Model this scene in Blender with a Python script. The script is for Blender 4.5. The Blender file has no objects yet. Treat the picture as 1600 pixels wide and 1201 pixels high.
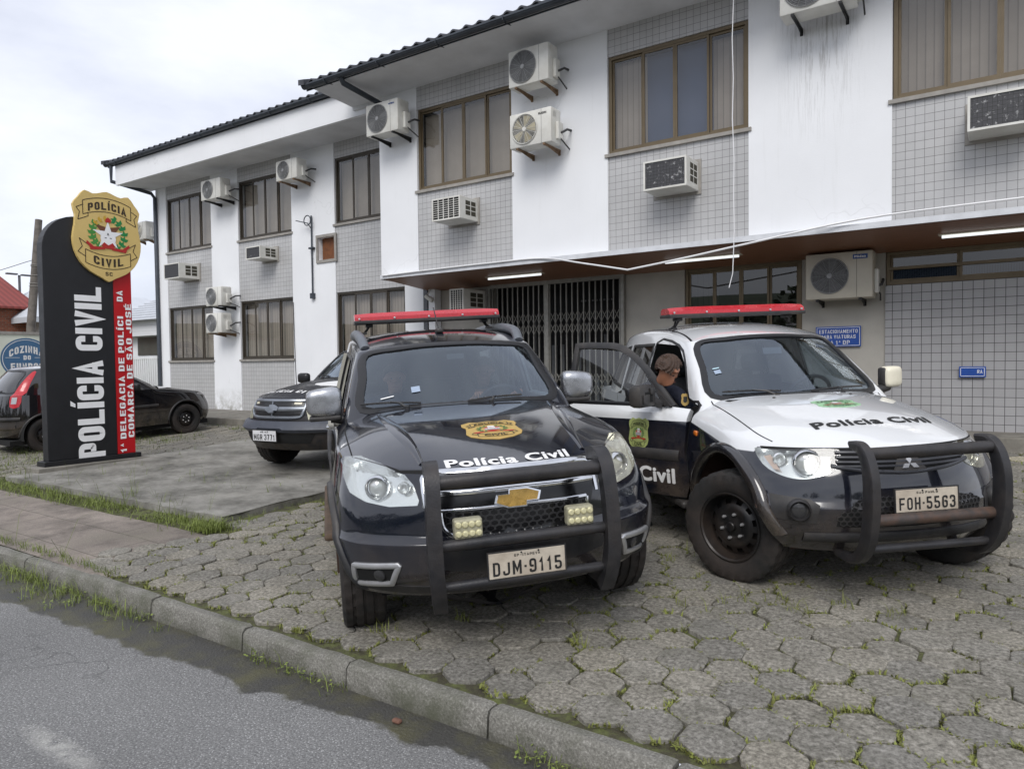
import bpy, bmesh, math, random
from math import sin, cos, pi, radians as R, sqrt, atan2, hypot
from mathutils import Vector as V, Matrix
from mathutils.bvhtree import BVHTree
random.seed(7)
S = bpy.context.scene
COL = S.collection
# ---------------------------------------------------------------- camera
cd = bpy.data.cameras.new("camera"); cam = bpy.data.objects.new("camera", cd); COL.objects.link(cam)
cd.sensor_width = 36; cd.lens = 1125.4/1600*36; cd.clip_end = 2000; cd.clip_start = .05
def _camrot(yaw, pitch, roll):
    f = V((-sin(yaw)*cos(pitch), cos(yaw)*cos(pitch), -sin(pitch)))
    r = V((cos(yaw), sin(yaw), 0)); d = f.cross(r)
    r2 = r*cos(roll)+d*sin(roll); d2 = d*cos(roll)-r*sin(roll)
    return Matrix((r2, -d2, -f)).transposed().to_4x4()
cam.matrix_world = Matrix.Translation((0, 0, 1.55)) @ _camrot(R(34.405), R(1.761), R(.661))
S.camera = cam
# ---------------------------------------------------------------- sky, sun, exposure
w = bpy.data.worlds.new("World"); S.world = w; w.use_nodes = True
SUN_EL, SUN_AZ = R(44), R(160)       # azimuth clockwise from +Y
def world_nodes():
    nt = w.node_tree; n = nt.nodes; L = nt.links; n.clear()
    out = n.new('ShaderNodeOutputWorld'); bg = n.new('ShaderNodeBackground'); L.new(bg.outputs[0], out.inputs[0])
    sky = n.new('ShaderNodeTexSky'); sky.sky_type = 'NISHITA'; sky.sun_disc = False
    sky.sun_elevation = SUN_EL; sky.sun_rotation = SUN_AZ
    tc = n.new('ShaderNodeTexCoord'); mp = n.new('ShaderNodeMapping'); mp.inputs['Scale'].default_value = (1.2, 1.2, 3.2)
    L.new(tc.outputs['Generated'], mp.inputs[0])
    nz = n.new('ShaderNodeTexNoise'); nz.inputs['Scale'].default_value = 2.2; nz.inputs['Detail'].default_value = 7; nz.inputs['Roughness'].default_value = .55
    L.new(mp.outputs[0], nz.inputs[0])
    rp = n.new('ShaderNodeValToRGB'); e = rp.color_ramp.elements
    e[0].position = .32; e[0].color = (5.9, 6.2, 7.2, 1); e[1].position = .62; e[1].color = (8.2, 8.45, 9.2, 1)
    L.new(nz.outputs[0], rp.inputs[0])
    mx = n.new('ShaderNodeMixRGB'); mx.inputs[0].default_value = .9
    L.new(sky.outputs[0], mx.inputs[1]); L.new(rp.outputs[0], mx.inputs[2]); L.new(mx.outputs[0], bg.inputs[0])
    bg.inputs[1].default_value = .09
world_nodes()
sl = bpy.data.lights.new("sun", 'SUN'); sl.energy = 1.5; sl.angle = R(30); sl.color = (1, .975, .935)
so = bpy.data.objects.new("sun", sl); COL.objects.link(so)
sd = V((sin(SUN_AZ)*cos(SUN_EL), cos(SUN_AZ)*cos(SUN_EL), sin(SUN_EL)))
so.rotation_euler = sd.to_track_quat('Z', 'Y').to_euler()
S.view_settings.view_transform = 'Standard'; S.view_settings.look = 'None'; S.view_settings.gamma = 1
S.view_settings.exposure = 0.55
S.cycles.max_bounces = 8; S.cycles.transparent_max_bounces = 12
# ---------------------------------------------------------------- materials
def lin(c):
    c = c/255
    return c/12.92 if c <= .04045 else ((c+.055)/1.055)**2.4
def rgb(r, g, b): return (lin(r), lin(g), lin(b), 1)
class NT:
    def __init__(s, name):
        s.m = bpy.data.materials.new(name); s.m.use_nodes = True; s.t = s.m.node_tree; s.n = s.t.nodes; s.L = s.t.links
        s.b = s.n['Principled BSDF']; s.out = s.n['Material Output']; s._c = None
    def new(s, typ, **kw):
        x = s.n.new('ShaderNode'+typ)
        for k, v in kw.items():
            if k.startswith('_'): setattr(x, k[1:], v)
            else:
                k = int(k[1:]) if k[0] == 'i' and k[1:].isdigit() else k.replace('__', ' ')
                s.put(v, x.inputs[k])
        return x
    def put(s, v, sock):
        if isinstance(v, bpy.types.NodeSocket): s.L.new(v, sock)
        elif isinstance(v, bpy.types.Node): s.L.new(v.outputs[0], sock)
        else: sock.default_value = v
    def co(s):
        if s._c is None: s._c = s.new('TexCoord').outputs['Object']
        return s._c
    def xyz(s):
        x = s.new('SeparateXYZ', i0=s.co()); return x.outputs
    def noise(s, scale, detail=4, rough=.55, vec=None, dist=0):
        x = s.new('TexNoise', Vector=vec or s.co(), Scale=scale, Detail=detail, Roughness=rough, Distortion=dist); return x.outputs[0]
    def math(s, op, a, b=0, c=0, clamp=False):
        x = s.new('Math', _operation=op, _use_clamp=clamp, i0=a, i1=b); 
        if op in ('MULTIPLY_ADD', 'SMOOTH_MIN'): s.put(c, x.inputs[2])
        return x.outputs[0]
    def ramp(s, f, *st):
        x = s.new('ValToRGB', i0=f); e = x.color_ramp.elements
        while len(e) < len(st): e.new(.5)
        for q, (p, c) in zip(e, st):
            q.position = p; q.color = c if isinstance(c, tuple) else (c, c, c, 1)
        return x.outputs[0]
    def mix(s, f, a, b, mode='MIX'):
        x = s.new('MixRGB', _blend_type=mode, i0=f, i1=a, i2=b); return x.outputs[0]
    def bump(s, h, strength=.3, dist=.01):
        x = s.new('Bump', Height=h, Strength=strength, Distance=dist); s.L.new(x.outputs[0], s.b.inputs['Normal'])
    def set(s, **kw):
        for k, v in kw.items(): s.put(v, s.b.inputs[k.replace('_', ' ')])
        return s.m
def flat(name, c, rough=.5, metal=0, var=.12, vs=6, bump=0, bs=80, coat=0, dirt=None, dirt_amt=.5, ior=1.5):
    t = NT(name); base = c
    if var:
        k = t.ramp(t.noise(vs, 5), (.3, 1-var), (.7, 1+var*.5)); base = t.mix(1, c, k, 'MULTIPLY')
    if dirt:
        k = t.ramp(t.noise(3.5, 7, .65), (.42, 0.), (.72, dirt_amt)); base = t.mix(k, base, dirt)
    rr = t.ramp(t.noise(vs*1.7, 4), (.3, max(0, rough-.07)), (.7, min(1, rough+.07))) if var else rough
    t.set(Base_Color=base, Roughness=rr, Metallic=metal, IOR=ior)
    if coat: t.set(Coat_Weight=coat, Coat_Roughness=.03)
    if bump: t.bump(t.noise(bs, 5), bump, .01)
    return t.m
def glass(name, tint=(.8, .85, .85, 1), trans=.8, rough=.02, dust=.0, refl=1.5, gc=(1, 1, 1, 1)):
    """thin pane: tinted see-through plus mirror reflection by Fresnel"""
    t = NT(name); t.n.remove(t.b)
    tr = t.new('BsdfTransparent', Color=tuple(x*trans for x in tint[:3])+(1,))
    gl = t.new('BsdfGlossy', Color=gc, Roughness=rough)
    bk = t.new('NewGeometry').outputs['Backfacing']; fr = t.new('Fresnel', IOR=t.math('MULTIPLY_ADD', bk, 1/1.55-1.55, 1.55))
    f = t.math('MULTIPLY', fr.outputs[0], refl, clamp=True)
    mx = t.new('MixShader', i0=f); t.L.new(tr.outputs[0], mx.inputs[1]); t.L.new(gl.outputs[0], mx.inputs[2]); last = mx
    if dust:
        df = t.new('BsdfDiffuse', Color=rgb(176, 170, 158)); k = t.math('MULTIPLY', t.ramp(t.noise(4, 6, .6), (.3, .4), (.75, 1.)), dust)
        m2 = t.new('MixShader', i0=k); t.L.new(last.outputs[0], m2.inputs[1]); t.L.new(df.outputs[0], m2.inputs[2]); last = m2
    t.L.new(last.outputs[0], t.out.inputs[0])
    return t.m
def emit(name, c, s):
    t = NT(name); t.set(Base_Color=c, Emission_Color=c, Emission_Strength=s); return t.m
# ---------------------------------------------------------------- mesh helpers
def link(o, parent=None, label=None, cat=None, group=None, kind=None):
    if o.name not in COL.objects: COL.objects.link(o)
    if parent is not None: o.parent = parent
    for k, v in (('label', label), ('category', cat), ('group', group), ('kind', kind)):
        if v: o[k] = v
    return o
def empty(name, loc, label, cat, group=None, mat=None):
    o = bpy.data.objects.new(name, None); o.empty_display_size = .2
    if mat is not None: o.matrix_world = mat
    else: o.location = loc
    return link(o, None, label, cat, group)
class MB:
    """collects pieces of ONE part, then build() links it"""
    def __init__(s): s.v = []; s.f = []; s.mi = []; s.k = 0
    def add(s, vs, fs, M=None):
        o = len(s.v); s.v += [tuple(M @ V(p)) if M is not None else tuple(p) for p in vs]
        s.f += [tuple(i+o for i in f) for f in fs]; s.mi += [s.k]*len(fs); return s
    def box(s, a, b, M=None):
        (x0, y0, z0), (x1, y1, z1) = a, b
        x0, x1 = min(x0, x1), max(x0, x1); y0, y1 = min(y0, y1), max(y0, y1); z0, z1 = min(z0, z1), max(z0, z1)
        return s.add([(x0,y0,z0),(x1,y0,z0),(x1,y1,z0),(x0,y1,z0),(x0,y0,z1),(x1,y0,z1),(x1,y1,z1),(x0,y1,z1)],
                     [(0,3,2,1),(4,5,6,7),(0,1,5,4),(1,2,6,5),(2,3,7,6),(3,0,4,7)], M)
    def rbox(s, a, b, r, M=None, seg=2):
        bm = bmesh.new(); bmesh.ops.create_cube(bm, size=1)
        for v in bm.verts: v.co = V([(a[i]+b[i])/2+v.co[i]*abs(b[i]-a[i]) for i in range(3)])
        bmesh.ops.bevel(bm, geom=bm.edges[:], offset=r, segments=seg, profile=.5, affect='EDGES')
        s.addbm(bm, M); return s
    def addbm(s, bm, M=None):
        bm.verts.index_update(); s.add([v.co[:] for v in bm.verts], [[v.index for v in f.verts] for f in bm.faces], M); bm.free(); return s
    def tube(s, path, r, n=8, cap=True, M=None, closed=False, sec=None):
        P = [V(p) for p in path]; m = len(P); rs = r if isinstance(r, (list, tuple)) else [r]*m
        vs = []; up = None
        for i, p in enumerate(P):
            a = P[(i-1) % m] if (closed or i) else p; b = P[(i+1) % m] if (closed or i < m-1) else p
            t = (b-a).normalized()
            if up is None:
                up = V((0, 0, 1)) if abs(t.z) < .9 else V((1, 0, 0))
            x = up.cross(t)
            if x.length < 1e-6: x = V((1, 0, 0)).cross(t)
            x.normalize(); y = t.cross(x); up = y
            # widen at the mitre
            k = 1
            for j in range(n):
                an = 2*pi*j/n
                if sec: cx, cy = sec[j]
                else: cx, cy = rs[i]*cos(an), rs[i]*sin(an)
                vs.append(p+x*cx+y*cy)
        fs = []
        for i in range(m if closed else m-1):
            i2 = (i+1) % m
            for j in range(n): fs.append((i*n+j, i*n+(j+1) % n, i2*n+(j+1) % n, i2*n+j))
        if cap and not closed: fs += [tuple(range(n))[::-1], tuple((m-1)*n+j for j in range(n))]
        return s.add(vs, fs, M)
    def lathe(s, prof, n=32, axis='y', M=None, cap=True, skip=None):
        """prof: (radius, along) pairs; skip(i, j) drops a face"""
        vs = []; fs = []
        for r, a in prof:
            for j in range(n):
                t = 2*pi*j/n; c = (r*cos(t), r*sin(t))
                vs.append({'y': (c[0], a, c[1]), 'z': (c[0], c[1], a), 'x': (a, c[0], c[1])}[axis])
        for i in range(len(prof)-1):
            for j in range(n):
                if skip and skip(i, j): continue
                fs.append((i*n+j, i*n+(j+1) % n, (i+1)*n+(j+1) % n, (i+1)*n+j))
        if cap:
            if prof[0][0] > 1e-4: fs.append(tuple(range(n)))
            if prof[-1][0] > 1e-4: fs.append(tuple((len(prof)-1)*n+j for j in range(n)))
        return s.add(vs, fs, M)
    def prism(s, pts, h, M=None):
        """outline in xy, extruded to z=h"""
        n = len(pts); vs = [(p[0], p[1], 0) for p in pts]+[(p[0], p[1], h) for p in pts]
        fs = [tuple(range(n))[::-1], tuple(range(n, 2*n))]+[(i, (i+1) % n, (i+1) % n+n, i+n) for i in range(n)]
        return s.add(vs, fs, M)
    def grid(s, rows, M=None):
        n = len(rows[0]); return s.add([p for r in rows for p in r], [(i*n+j, i*n+j+1, (i+1)*n+j+1, (i+1)*n+j) for i in range(len(rows)-1) for j in range(n-1)], M)
    def quad(s, a, b, c, d, M=None): return s.add([a, b, c, d], [(0, 1, 2, 3)], M)
    def mesh(s, name):
        me = bpy.data.meshes.new(name); me.from_pydata(s.v, [], s.f)
        return me
    def build(s, name, mats, parent=None, smooth=None, bevel=0, fix=True, world=False, **kw):
        me = s.mesh(name); me.polygons.foreach_set('material_index', s.mi)
        if fix:
            bm = bmesh.new(); bm.from_mesh(me); bmesh.ops.recalc_face_normals(bm, faces=bm.faces[:]); bm.to_mesh(me); bm.free()
        for m in (mats if isinstance(mats, (list, tuple)) else [mats]): me.materials.append(m)
        o = bpy.data.objects.new(name, me); link(o, parent, **kw)
        if world and parent is not None: o.location = -V(parent.location)
        finish(o, smooth, bevel); return o
def finish(o, smooth=None, bevel=0):
    if bevel:
        b = o.modifiers.new('bevel', 'BEVEL'); b.width = bevel; b.segments = 2; b.limit_method = 'ANGLE'; b.angle_limit = R(40)
    if smooth is not None:
        o.data.polygons.foreach_set('use_smooth', [True]*len(o.data.polygons))
        o.data.set_sharp_from_angle(angle=R(smooth))
def text_mesh(txt, size=1, sx=1, spacing=1, bold=0):
    """flat letters as (verts, faces), centred on the origin, in xy"""
    c = bpy.data.curves.new('t', 'FONT'); c.body = txt; c.size = size; c.align_x = 'CENTER'; c.align_y = 'CENTER'; c.fill_mode = 'FRONT'
    c.space_character = spacing; c.offset = bold; c.resolution_u = 4
    o = bpy.data.objects.new('t', c); COL.objects.link(o)
    dg = bpy.context.evaluated_depsgraph_get(); dg.update(); me = bpy.data.meshes.new_from_object(o.evaluated_get(dg))
    vs = [(v.co.x*sx, v.co.y, 0) for v in me.vertices]; fs = [tuple(p.vertices) for p in me.polygons]
    bpy.data.objects.remove(o); bpy.data.curves.remove(c); bpy.data.meshes.remove(me)
    if vs:
        cx = (min(v[0] for v in vs)+max(v[0] for v in vs))/2; cy = (min(v[1] for v in vs)+max(v[1] for v in vs))/2
        vs = [(v[0]-cx, v[1]-cy, 0) for v in vs]
    return vs, fs
def text_fit(txt, wid, hei, bold=.02):
    """letters stretched to wid x hei; bold thickens the strokes with shifted copies, each a hair higher"""
    vs, fs = text_mesh(txt, 1, 1, 1+bold*2.2)
    W = max(v[0] for v in vs)*2; H = max(v[1] for v in vs)*2; b = bold*hei*1.6
    base = [(v[0]*(wid-2*b)/W, v[1]*(hei-2*b)/H) for v in vs]; ov = []; of = []
    sh = [(0, 0)]+([(b, 0), (-b, 0), (0, b*.8), (0, -b*.8), (b*.7, b*.6), (-b*.7, b*.6), (b*.7, -b*.6), (-b*.7, -b*.6)] if b else [])
    for k, (dx, dy) in enumerate(sh):
        o = len(ov); ov += [(x+dx, y+dy, .00025*k) for x, y in base]; of += [tuple(i+o for i in f) for f in fs]
    return ov, of
# heavy block capitals drawn as strokes: "x y [r]" points, r rounds the corner, z closes the stroke
GLY = {'P': "0 0;0 1;1 1 r;1 .44 r;.72 .44", 'O': "0 0 r;1 0 r;1 1 r;0 1 r z", 'L': "0 1;0 0;1 0", 'I': ".5 0;.5 1", 'C': "1 .68;1 1 r;0 1 r;0 0 r;1 0 r;1 .32", 'A': "0 0;.5 1.06;1 0|.2 .27;.8 .27", 'V': "0 1;.5 -.06;1 1",
 'D': "0 0;1 0 r;1 1 r;0 1 z", 'E': "1 0;0 0;0 1;1 1|0 .5;.85 .5", 'F': "0 0;0 1;1 1|0 .5;.85 .5", 'G': "1 .72;1 1 r;0 1 r;0 0 r;1 0 r;1 .46;.55 .46", 'S': "0 .27;0 0 r;1 0 r;1 .5 r;0 .5 r;0 1 r;1 1 r;1 .73", 'T': "0 1;1 1|.5 1;.5 0", 'N': "0 0;0 1;1 0;1 1", 'U': "0 1;0 0 r;1 0 r;1 1",
 'R': "0 0;0 1;1 1 r;1 .46 r;.72 .46|.45 .46;1 0", 'M': "0 0;0 1|.03 1;.5 .25;.97 1|1 1;1 0", 'J': "0 .3;0 0 r;1 0 r;1 1", 'H': "0 0;0 1|1 0;1 1|0 .5;1 .5", 'Z': "0 1;1 1;0 0;1 0", 'K': "0 0;0 1|1 1;.1 .45|.3 .6;1 0",
 '1': ".15 .76;.6 1;.6 0", '3': "0 .75;0 1 r;1 1 r;1 .52 r;.4 .52|.4 .52;1 .52 r;1 0 r;0 0 r;0 .25", '5': "1 1;0 1;0 .56;1 .56 r;1 0 r;0 0 r;0 .25", '6': "1 .78;1 1 r;0 1 r;0 0 r;1 0 r;1 .55 r;.36 .55", '7': "0 1;1 1;.35 0", '9': "0 .22;0 0 r;1 0 r;1 1 r;0 1 r;0 .46 r;.64 .46", '-': "0 .5;1 .5", '·': ".35 .5;.65 .5"}
def block_text(txt, wid, hei, t=.2, gap=.10):
    """condensed heavy capitals, wid x hei, centred; t = stroke, in heights"""
    acc = {'Í': ('I', "´"), 'Ã': ('A', "~"), 'É': ('E', "´"), 'ª': ('A', 's')}; em = .5; x = 0; ovs = []; ofs = []; k = 0
    def stroke(pts, closed, sx, x0, sc, y0, butt=False):
        nonlocal k
        q = []
        n = len(pts)
        for i, (a, b, r) in enumerate(pts):
            p = V((x0+(t/2+a*(sx-t))*sc, y0+(t/2+b*(1-t))*sc))
            if r:
                pa, pb = pts[i-1], pts[(i+1) % n]; A = V((x0+(t/2+pa[0]*(sx-t))*sc, y0+(t/2+pa[1]*(1-t))*sc)); Bq = V((x0+(t/2+pb[0]*(sx-t))*sc, y0+(t/2+pb[1]*(1-t))*sc))
                rr = min((sx-t)*.5*sc, (A-p).length*.5, (Bq-p).length*.5); u_, v_ = p+(A-p).normalized()*rr, p+(Bq-p).normalized()*rr
                q += [u_*(1-s_)**2+p*2*s_*(1-s_)+v_*s_*s_ for s_ in (0, .2, .4, .6, .8, 1)]
            else: q.append(p)
        m = len(q); vs = []
        for i, p in enumerate(q):
            a = q[(i-1) % m] if closed or i else None; b = q[(i+1) % m] if closed or i < m-1 else None
            d1 = (p-a).normalized() if a is not None and (p-a).length > 1e-9 else None; d2 = (b-p).normalized() if b is not None and (b-p).length > 1e-9 else None
            d1 = d1 or d2; d2 = d2 or d1; n1 = V((-d1.y, d1.x)); n2 = V((-d2.y, d2.x)); mm = (n1+n2); mm = mm.normalized() if mm.length > .1 else n1; l = t*sc/2/max(.45, mm.dot(n1)); e = V((0, 0))
            if not closed and i == 0 and not butt: e = -d2*t*sc/2
            if not closed and i == m-1 and not butt: e = d1*t*sc/2
            vs += [(*(p+mm*l+e), .0002*k), (*(p-mm*l+e), .0002*k)]
        o = len(ovs); ovs.extend(vs); ofs.extend([(o+2*i+1, o+(2*i+3) % (2*m), o+(2*i+2) % (2*m), o+2*i) for i in range(m if closed else m-1)]); k = (k+1) % 12
    for c in txt:
        if c == ' ': x += em*.55; continue
        base, ac = acc.get(c, (c, None)); sx = t if base == 'I' else t*1.15 if base == '·' else em*(1.25 if base == 'M' else .75 if base == '1' else 1.)
        sc = .5 if ac == 's' else 1; y0 = .5 if ac == 's' else 0
        for part in GLY[base].split('|'):
            cl = part.endswith('z'); pts = [(float(w_[0]), float(w_[1]), len(w_) > 2) for w_ in (p.split() for p in part.rstrip(' z').split(';'))]; stroke(pts, cl, sx, x, sc, y0, base in 'CGSJ3569')
        if ac == "´": o = len(ovs); cx = x+sx/2; ovs.extend([(cx-.06, 1.07, 0), (cx+.06, 1.07, 0), (cx+.17, 1.25, 0), (cx+.0, 1.25, 0)]); ofs.append((o, o+1, o+2, o+3))
        if ac == "~": o = len(ovs); cx = x+sx/2; ovs.extend([(cx-.2, 1.12, 0), (cx+.2, 1.12, 0), (cx+.2, 1.22, 0), (cx-.2, 1.22, 0)]); ofs.append((o, o+1, o+2, o+3))
        x += sx*sc+gap
    W = x-gap; return [((a/W-.5)*wid, (b-.5)*hei, c) for a, b, c in ovs], ofs
def frame_mat(o, x, y, z=None):
    x = V(x).normalized(); y = V(y).normalized(); z = x.cross(y)
    return Matrix.Translation(o) @ Matrix((x, y, z)).transposed().to_4x4()
# ================================================================ materials used in many places
def m_wall():
    t = NT("white_wall_paint"); o = t.xyz()
    big = t.ramp(t.noise(.9, 5), (.3, .93), (.7, 1.))
    st = t.new('Mapping', i0=t.co()); st.inputs['Scale'].default_value = (9, 9, .55)
    streak = t.ramp(t.noise(1.3, 7, .68, vec=st.outputs[0]), (.58, 0.), (.82, .2))
    base = t.mix(1, (.80, .81, .83, 1), big, 'MULTIPLY'); base = t.mix(streak, base, (.50, .50, .48, 1))
    foot = t.math('MULTIPLY', t.ramp(o[2], (0, 1.), (1, 0.)), t.ramp(t.noise(3.2, 7, .7), (.42, 0.), (.6, .8)))
    fz = t.new('MapRange', i0=o[2]); fz.inputs[1].default_value = .45; fz.inputs[2].default_value = 1.0; fz.inputs[3].default_value = 1; fz.inputs[4].default_value = 0
    foot = t.math('MULTIPLY', fz.outputs[0], t.ramp(t.noise(3.2, 7, .7), (.42, 0.), (.6, .8)))
    base = t.mix(foot, base, (.24, .23, .19, 1))
    # the drip stain under one air conditioner
    dx = t.math('MULTIPLY', t.math('ABSOLUTE', t.math('ADD', o[0], 1.95)), 1.7)
    dz = t.new('MapRange', i0=o[2]); dz.inputs[1].default_value = 4.2; dz.inputs[2].default_value = 5.9
    dm = t.math('MULTIPLY', t.math('SUBTRACT', 1, dx, clamp=True), dz.outputs[0], clamp=True)
    s2 = t.new('Mapping', i0=t.co()); s2.inputs['Scale'].default_value = (38, 38, 2.2)
    dd = t.math('MULTIPLY', dm, t.ramp(t.noise(1., 5, .8, vec=s2.outputs[0]), (.5, 0.), (.62, 1.)))
    base = t.mix(t.math('MULTIPLY', dd, .75), base, (.20, .19, .17, 1))
    # hairline cracks
    vo = t.new('TexVoronoi', _feature='DISTANCE_TO_EDGE', Vector=t.new('VectorMath', i0=t.co(), i1=t.new('TexNoise', Vector=t.co(), Scale=2.5).outputs[1]).outputs[0], Scale=.55)
    cr = t.math('MULTIPLY', t.ramp(vo.outputs[0], (0, .35), (.006, 0.)), t.ramp(t.noise(.5, 2), (.5, 0.), (.6, 1.)))
    base = t.mix(cr, base, (.45, .45, .45, 1))
    t.bump(t.noise(45, 5), .12, .01)
    return t.set(Base_Color=base, Roughness=.75)
def m_tile(name, c=(.47, .467, .468, 1), g=(.15, .147, .147, 1), s=.1, gap=.005):
    t = NT(name); o = t.xyz(); v = t.new('CombineXYZ', i0=o[0], i1=o[2])
    b = t.new('TexBrick', Vector=v.outputs[0], Color1=c, Color2=tuple(x*.93 for x in c[:3])+(1,), Mortar=g, Scale=1.)
    b.offset = 0; b.squash = 1
    for k, x in (('Mortar Size', gap/2), ('Mortar Smooth', .15), ('Bias', 0), ('Brick Width', s), ('Row Height', s)): b.inputs[k].default_value = x
    k = t.ramp(t.noise(1.4, 6, .6), (.3, .90), (.7, 1.04)); base = t.mix(1, b.outputs[0], k, 'MULTIPLY')
    sv = t.new('Mapping', i0=t.co()); sv.inputs['Scale'].default_value = (7, 7, .6)
    base = t.mix(t.ramp(t.noise(1.5, 6, .7, vec=sv.outputs[0]), (.6, 0.), (.8, .22)), base, (.22, .22, .21, 1))
    t.bump(t.math('SUBTRACT', 1, b.outputs[1]), .5, .004)
    return t.set(Base_Color=base, Roughness=t.ramp(b.outputs[1], (0, .28), (1, .8)))
M_WALL = m_wall(); M_TILE = m_tile("grey_wall_tile"); M_TILE2 = m_tile("grey_wall_tile_canopy_shade", (.38, .376, .382, 1), (.06, .058, .06, 1), .115, .007)  # second tile is a darker copy, canopy shade put into its colour
M_FRAME = flat("bronze_window_frame", rgb(104, 91, 70), .45, .3, .1); M_FRAMED = flat("dark_bronze_window_frame", rgb(66, 60, 52), .5, .3, .1)
M_SILL = flat("sill_stone", rgb(150, 146, 140), .7, 0, .2, 8)
M_GLASS = glass("window_glass", (.80, .82, .83, 1), .92, .01, .03, 1.3)
M_GLASS_D = glass("dark_window_glass", (.30, .33, .36, 1), .7, .01, .02)
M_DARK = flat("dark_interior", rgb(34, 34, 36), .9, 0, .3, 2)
M_GREYMET = flat("grey_painted_metal", rgb(92, 94, 98), .5, .3, .15, 10)
M_ROOF = flat("grey_concrete_roof_tile", rgb(66, 68, 74), .8, 0, .35, 4, .3, 60)
M_GUT = flat("dark_gutter_metal", rgb(70, 75, 82), .5, .4, .25, 5)
M_SOFF = flat("soffit_paint", (.66, .67, .69, 1), .8, 0, .12, 2)
M_CONC = flat("concrete", rgb(128, 124, 116), .9, 0, .3, 3, .4, 40, dirt=rgb(60, 58, 50), dirt_amt=.6)
def blinds_mat(name, c, per=.09, dark=.55):
    t = NT(name); o = t.xyz(); k = t.math('FRACT', t.math('DIVIDE', o[0], per))
    k = t.ramp(k, (0, dark), (.12, 1.), (.85, .92), (1, dark)); base = t.mix(1, c, k, 'MULTIPLY')
    base = t.mix(1, base, t.ramp(t.noise(3, 4), (.3, .85), (.7, 1.)), 'MULTIPLY')
    return t.set(Base_Color=base, Roughness=.9)
M_BLIND = blinds_mat("beige_blind", rgb(186, 172, 158)); M_CURT = blinds_mat("plain_curtain", rgb(182, 168, 152), .5, .93)
M_BLUE = flat("blue_pane_reflection", rgb(92, 102, 126), .8, 0, .1, 2)  # not a blind: blue-grey pane reflection put into a sheet's colour
# ================================================================ ground
def gz(x, y):
    k = min(.046, max(.012, .045+.0018*x))
    return .036*max(0, y-2.3)+k*max(0, y-7.2)
def gp(x, y, dz=0): return V((x, y, gz(x, y)+dz))
ROADZ = -.125
def m_road():
    t = NT("worn_asphalt"); o = t.xyz()
    sp = t.noise(105, 4, .8); sp2 = t.new('TexVoronoi', Vector=t.co(), Scale=60).outputs[0]
    big = t.ramp(t.noise(.8, 6, .6), (.3, .82), (.7, 1.1))
    base = t.ramp(sp, (.36, (.10, .099, .098, 1)), (.5, (.18, .179, .177, 1)), (.66, (.32, .318, .312, 1)))
    base = t.mix(t.ramp(sp2, (.12, .7), (.27, 0.)), base, (.52, .52, .51, 1))
    base = t.mix(1, base, big, 'MULTIPLY')
    vo = t.new('TexVoronoi', _feature='DISTANCE_TO_EDGE', Vector=t.new('VectorMath', i0=t.co(), i1=t.new('TexNoise', Vector=t.co(), Scale=3.).outputs[1]).outputs[0], Scale=1.3)
    base = t.mix(t.math('MULTIPLY', t.ramp(vo.outputs[0], (0, .55), (.018, 0.)), t.ramp(t.noise(.7, 3), (.5, 0.), (.6, 1.))), base, (.05, .05, .05, 1))
    # worn paint smear
    px = t.math('DIVIDE', t.math('ADD', o[0], 3.42), .42); py = t.math('DIVIDE', t.math('ADD', o[1], -1.44), .075)
    pr = t.math('SQRT', t.math('ADD', t.math('MULTIPLY', px, px), t.math('MULTIPLY', py, py)))
    pm = t.math('MULTIPLY', t.ramp(pr, (.3, 1.), (1., 0.)), t.ramp(t.noise(14, 5, .7), (.36, 0.), (.55, .45)))
    base = t.mix(pm, base, (.55, .54, .50, 1))
    # wet muddy gutter along the kerb
    e = t.math('ADD', o[1], t.math('MULTIPLY', t.math('SUBTRACT', t.noise(2.6, 6, .62), .5), .38))
    e = t.math('ADD', e, t.math('MULTIPLY_ADD', o[0], -.055, -.29))
    wet = t.ramp(t.math('SUBTRACT', e, 1.2), (.955, 0.), (.985, 1.))
    mud = t.mix(t.ramp(t.noise(5, 6, .65), (.42, 0.), (.66, .9)), (.045, .043, .038, 1), (.085, .08, .035, 1))
    mud = t.mix(t.ramp(t.noise(70, 3), (.6, 0.), (.75, .5)), mud, (.16, .15, .13, 1))
    base = t.mix(t.math('MULTIPLY', wet, .94), base, mud)
    t.bump(t.math('ADD', sp, t.math('MULTIPLY', sp2, .6)), .6, .012)
    return t.set(Base_Color=base, Roughness=t.math('SUBTRACT', .88, t.math('MULTIPLY', wet, .36)))
def m_soil():
    t = NT("mossy_soil"); k = t.noise(9, 7, .7)
    base = t.ramp(k, (.3, (.040, .034, .022, 1)), (.45, (.06, .056, .03, 1)), (.56, (.095, .105, .035, 1)), (.72, (.15, .175, .05, 1)))
    t.bump(t.noise(60, 5), .8, .02)
    return t.set(Base_Color=base, Roughness=.95)
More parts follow.
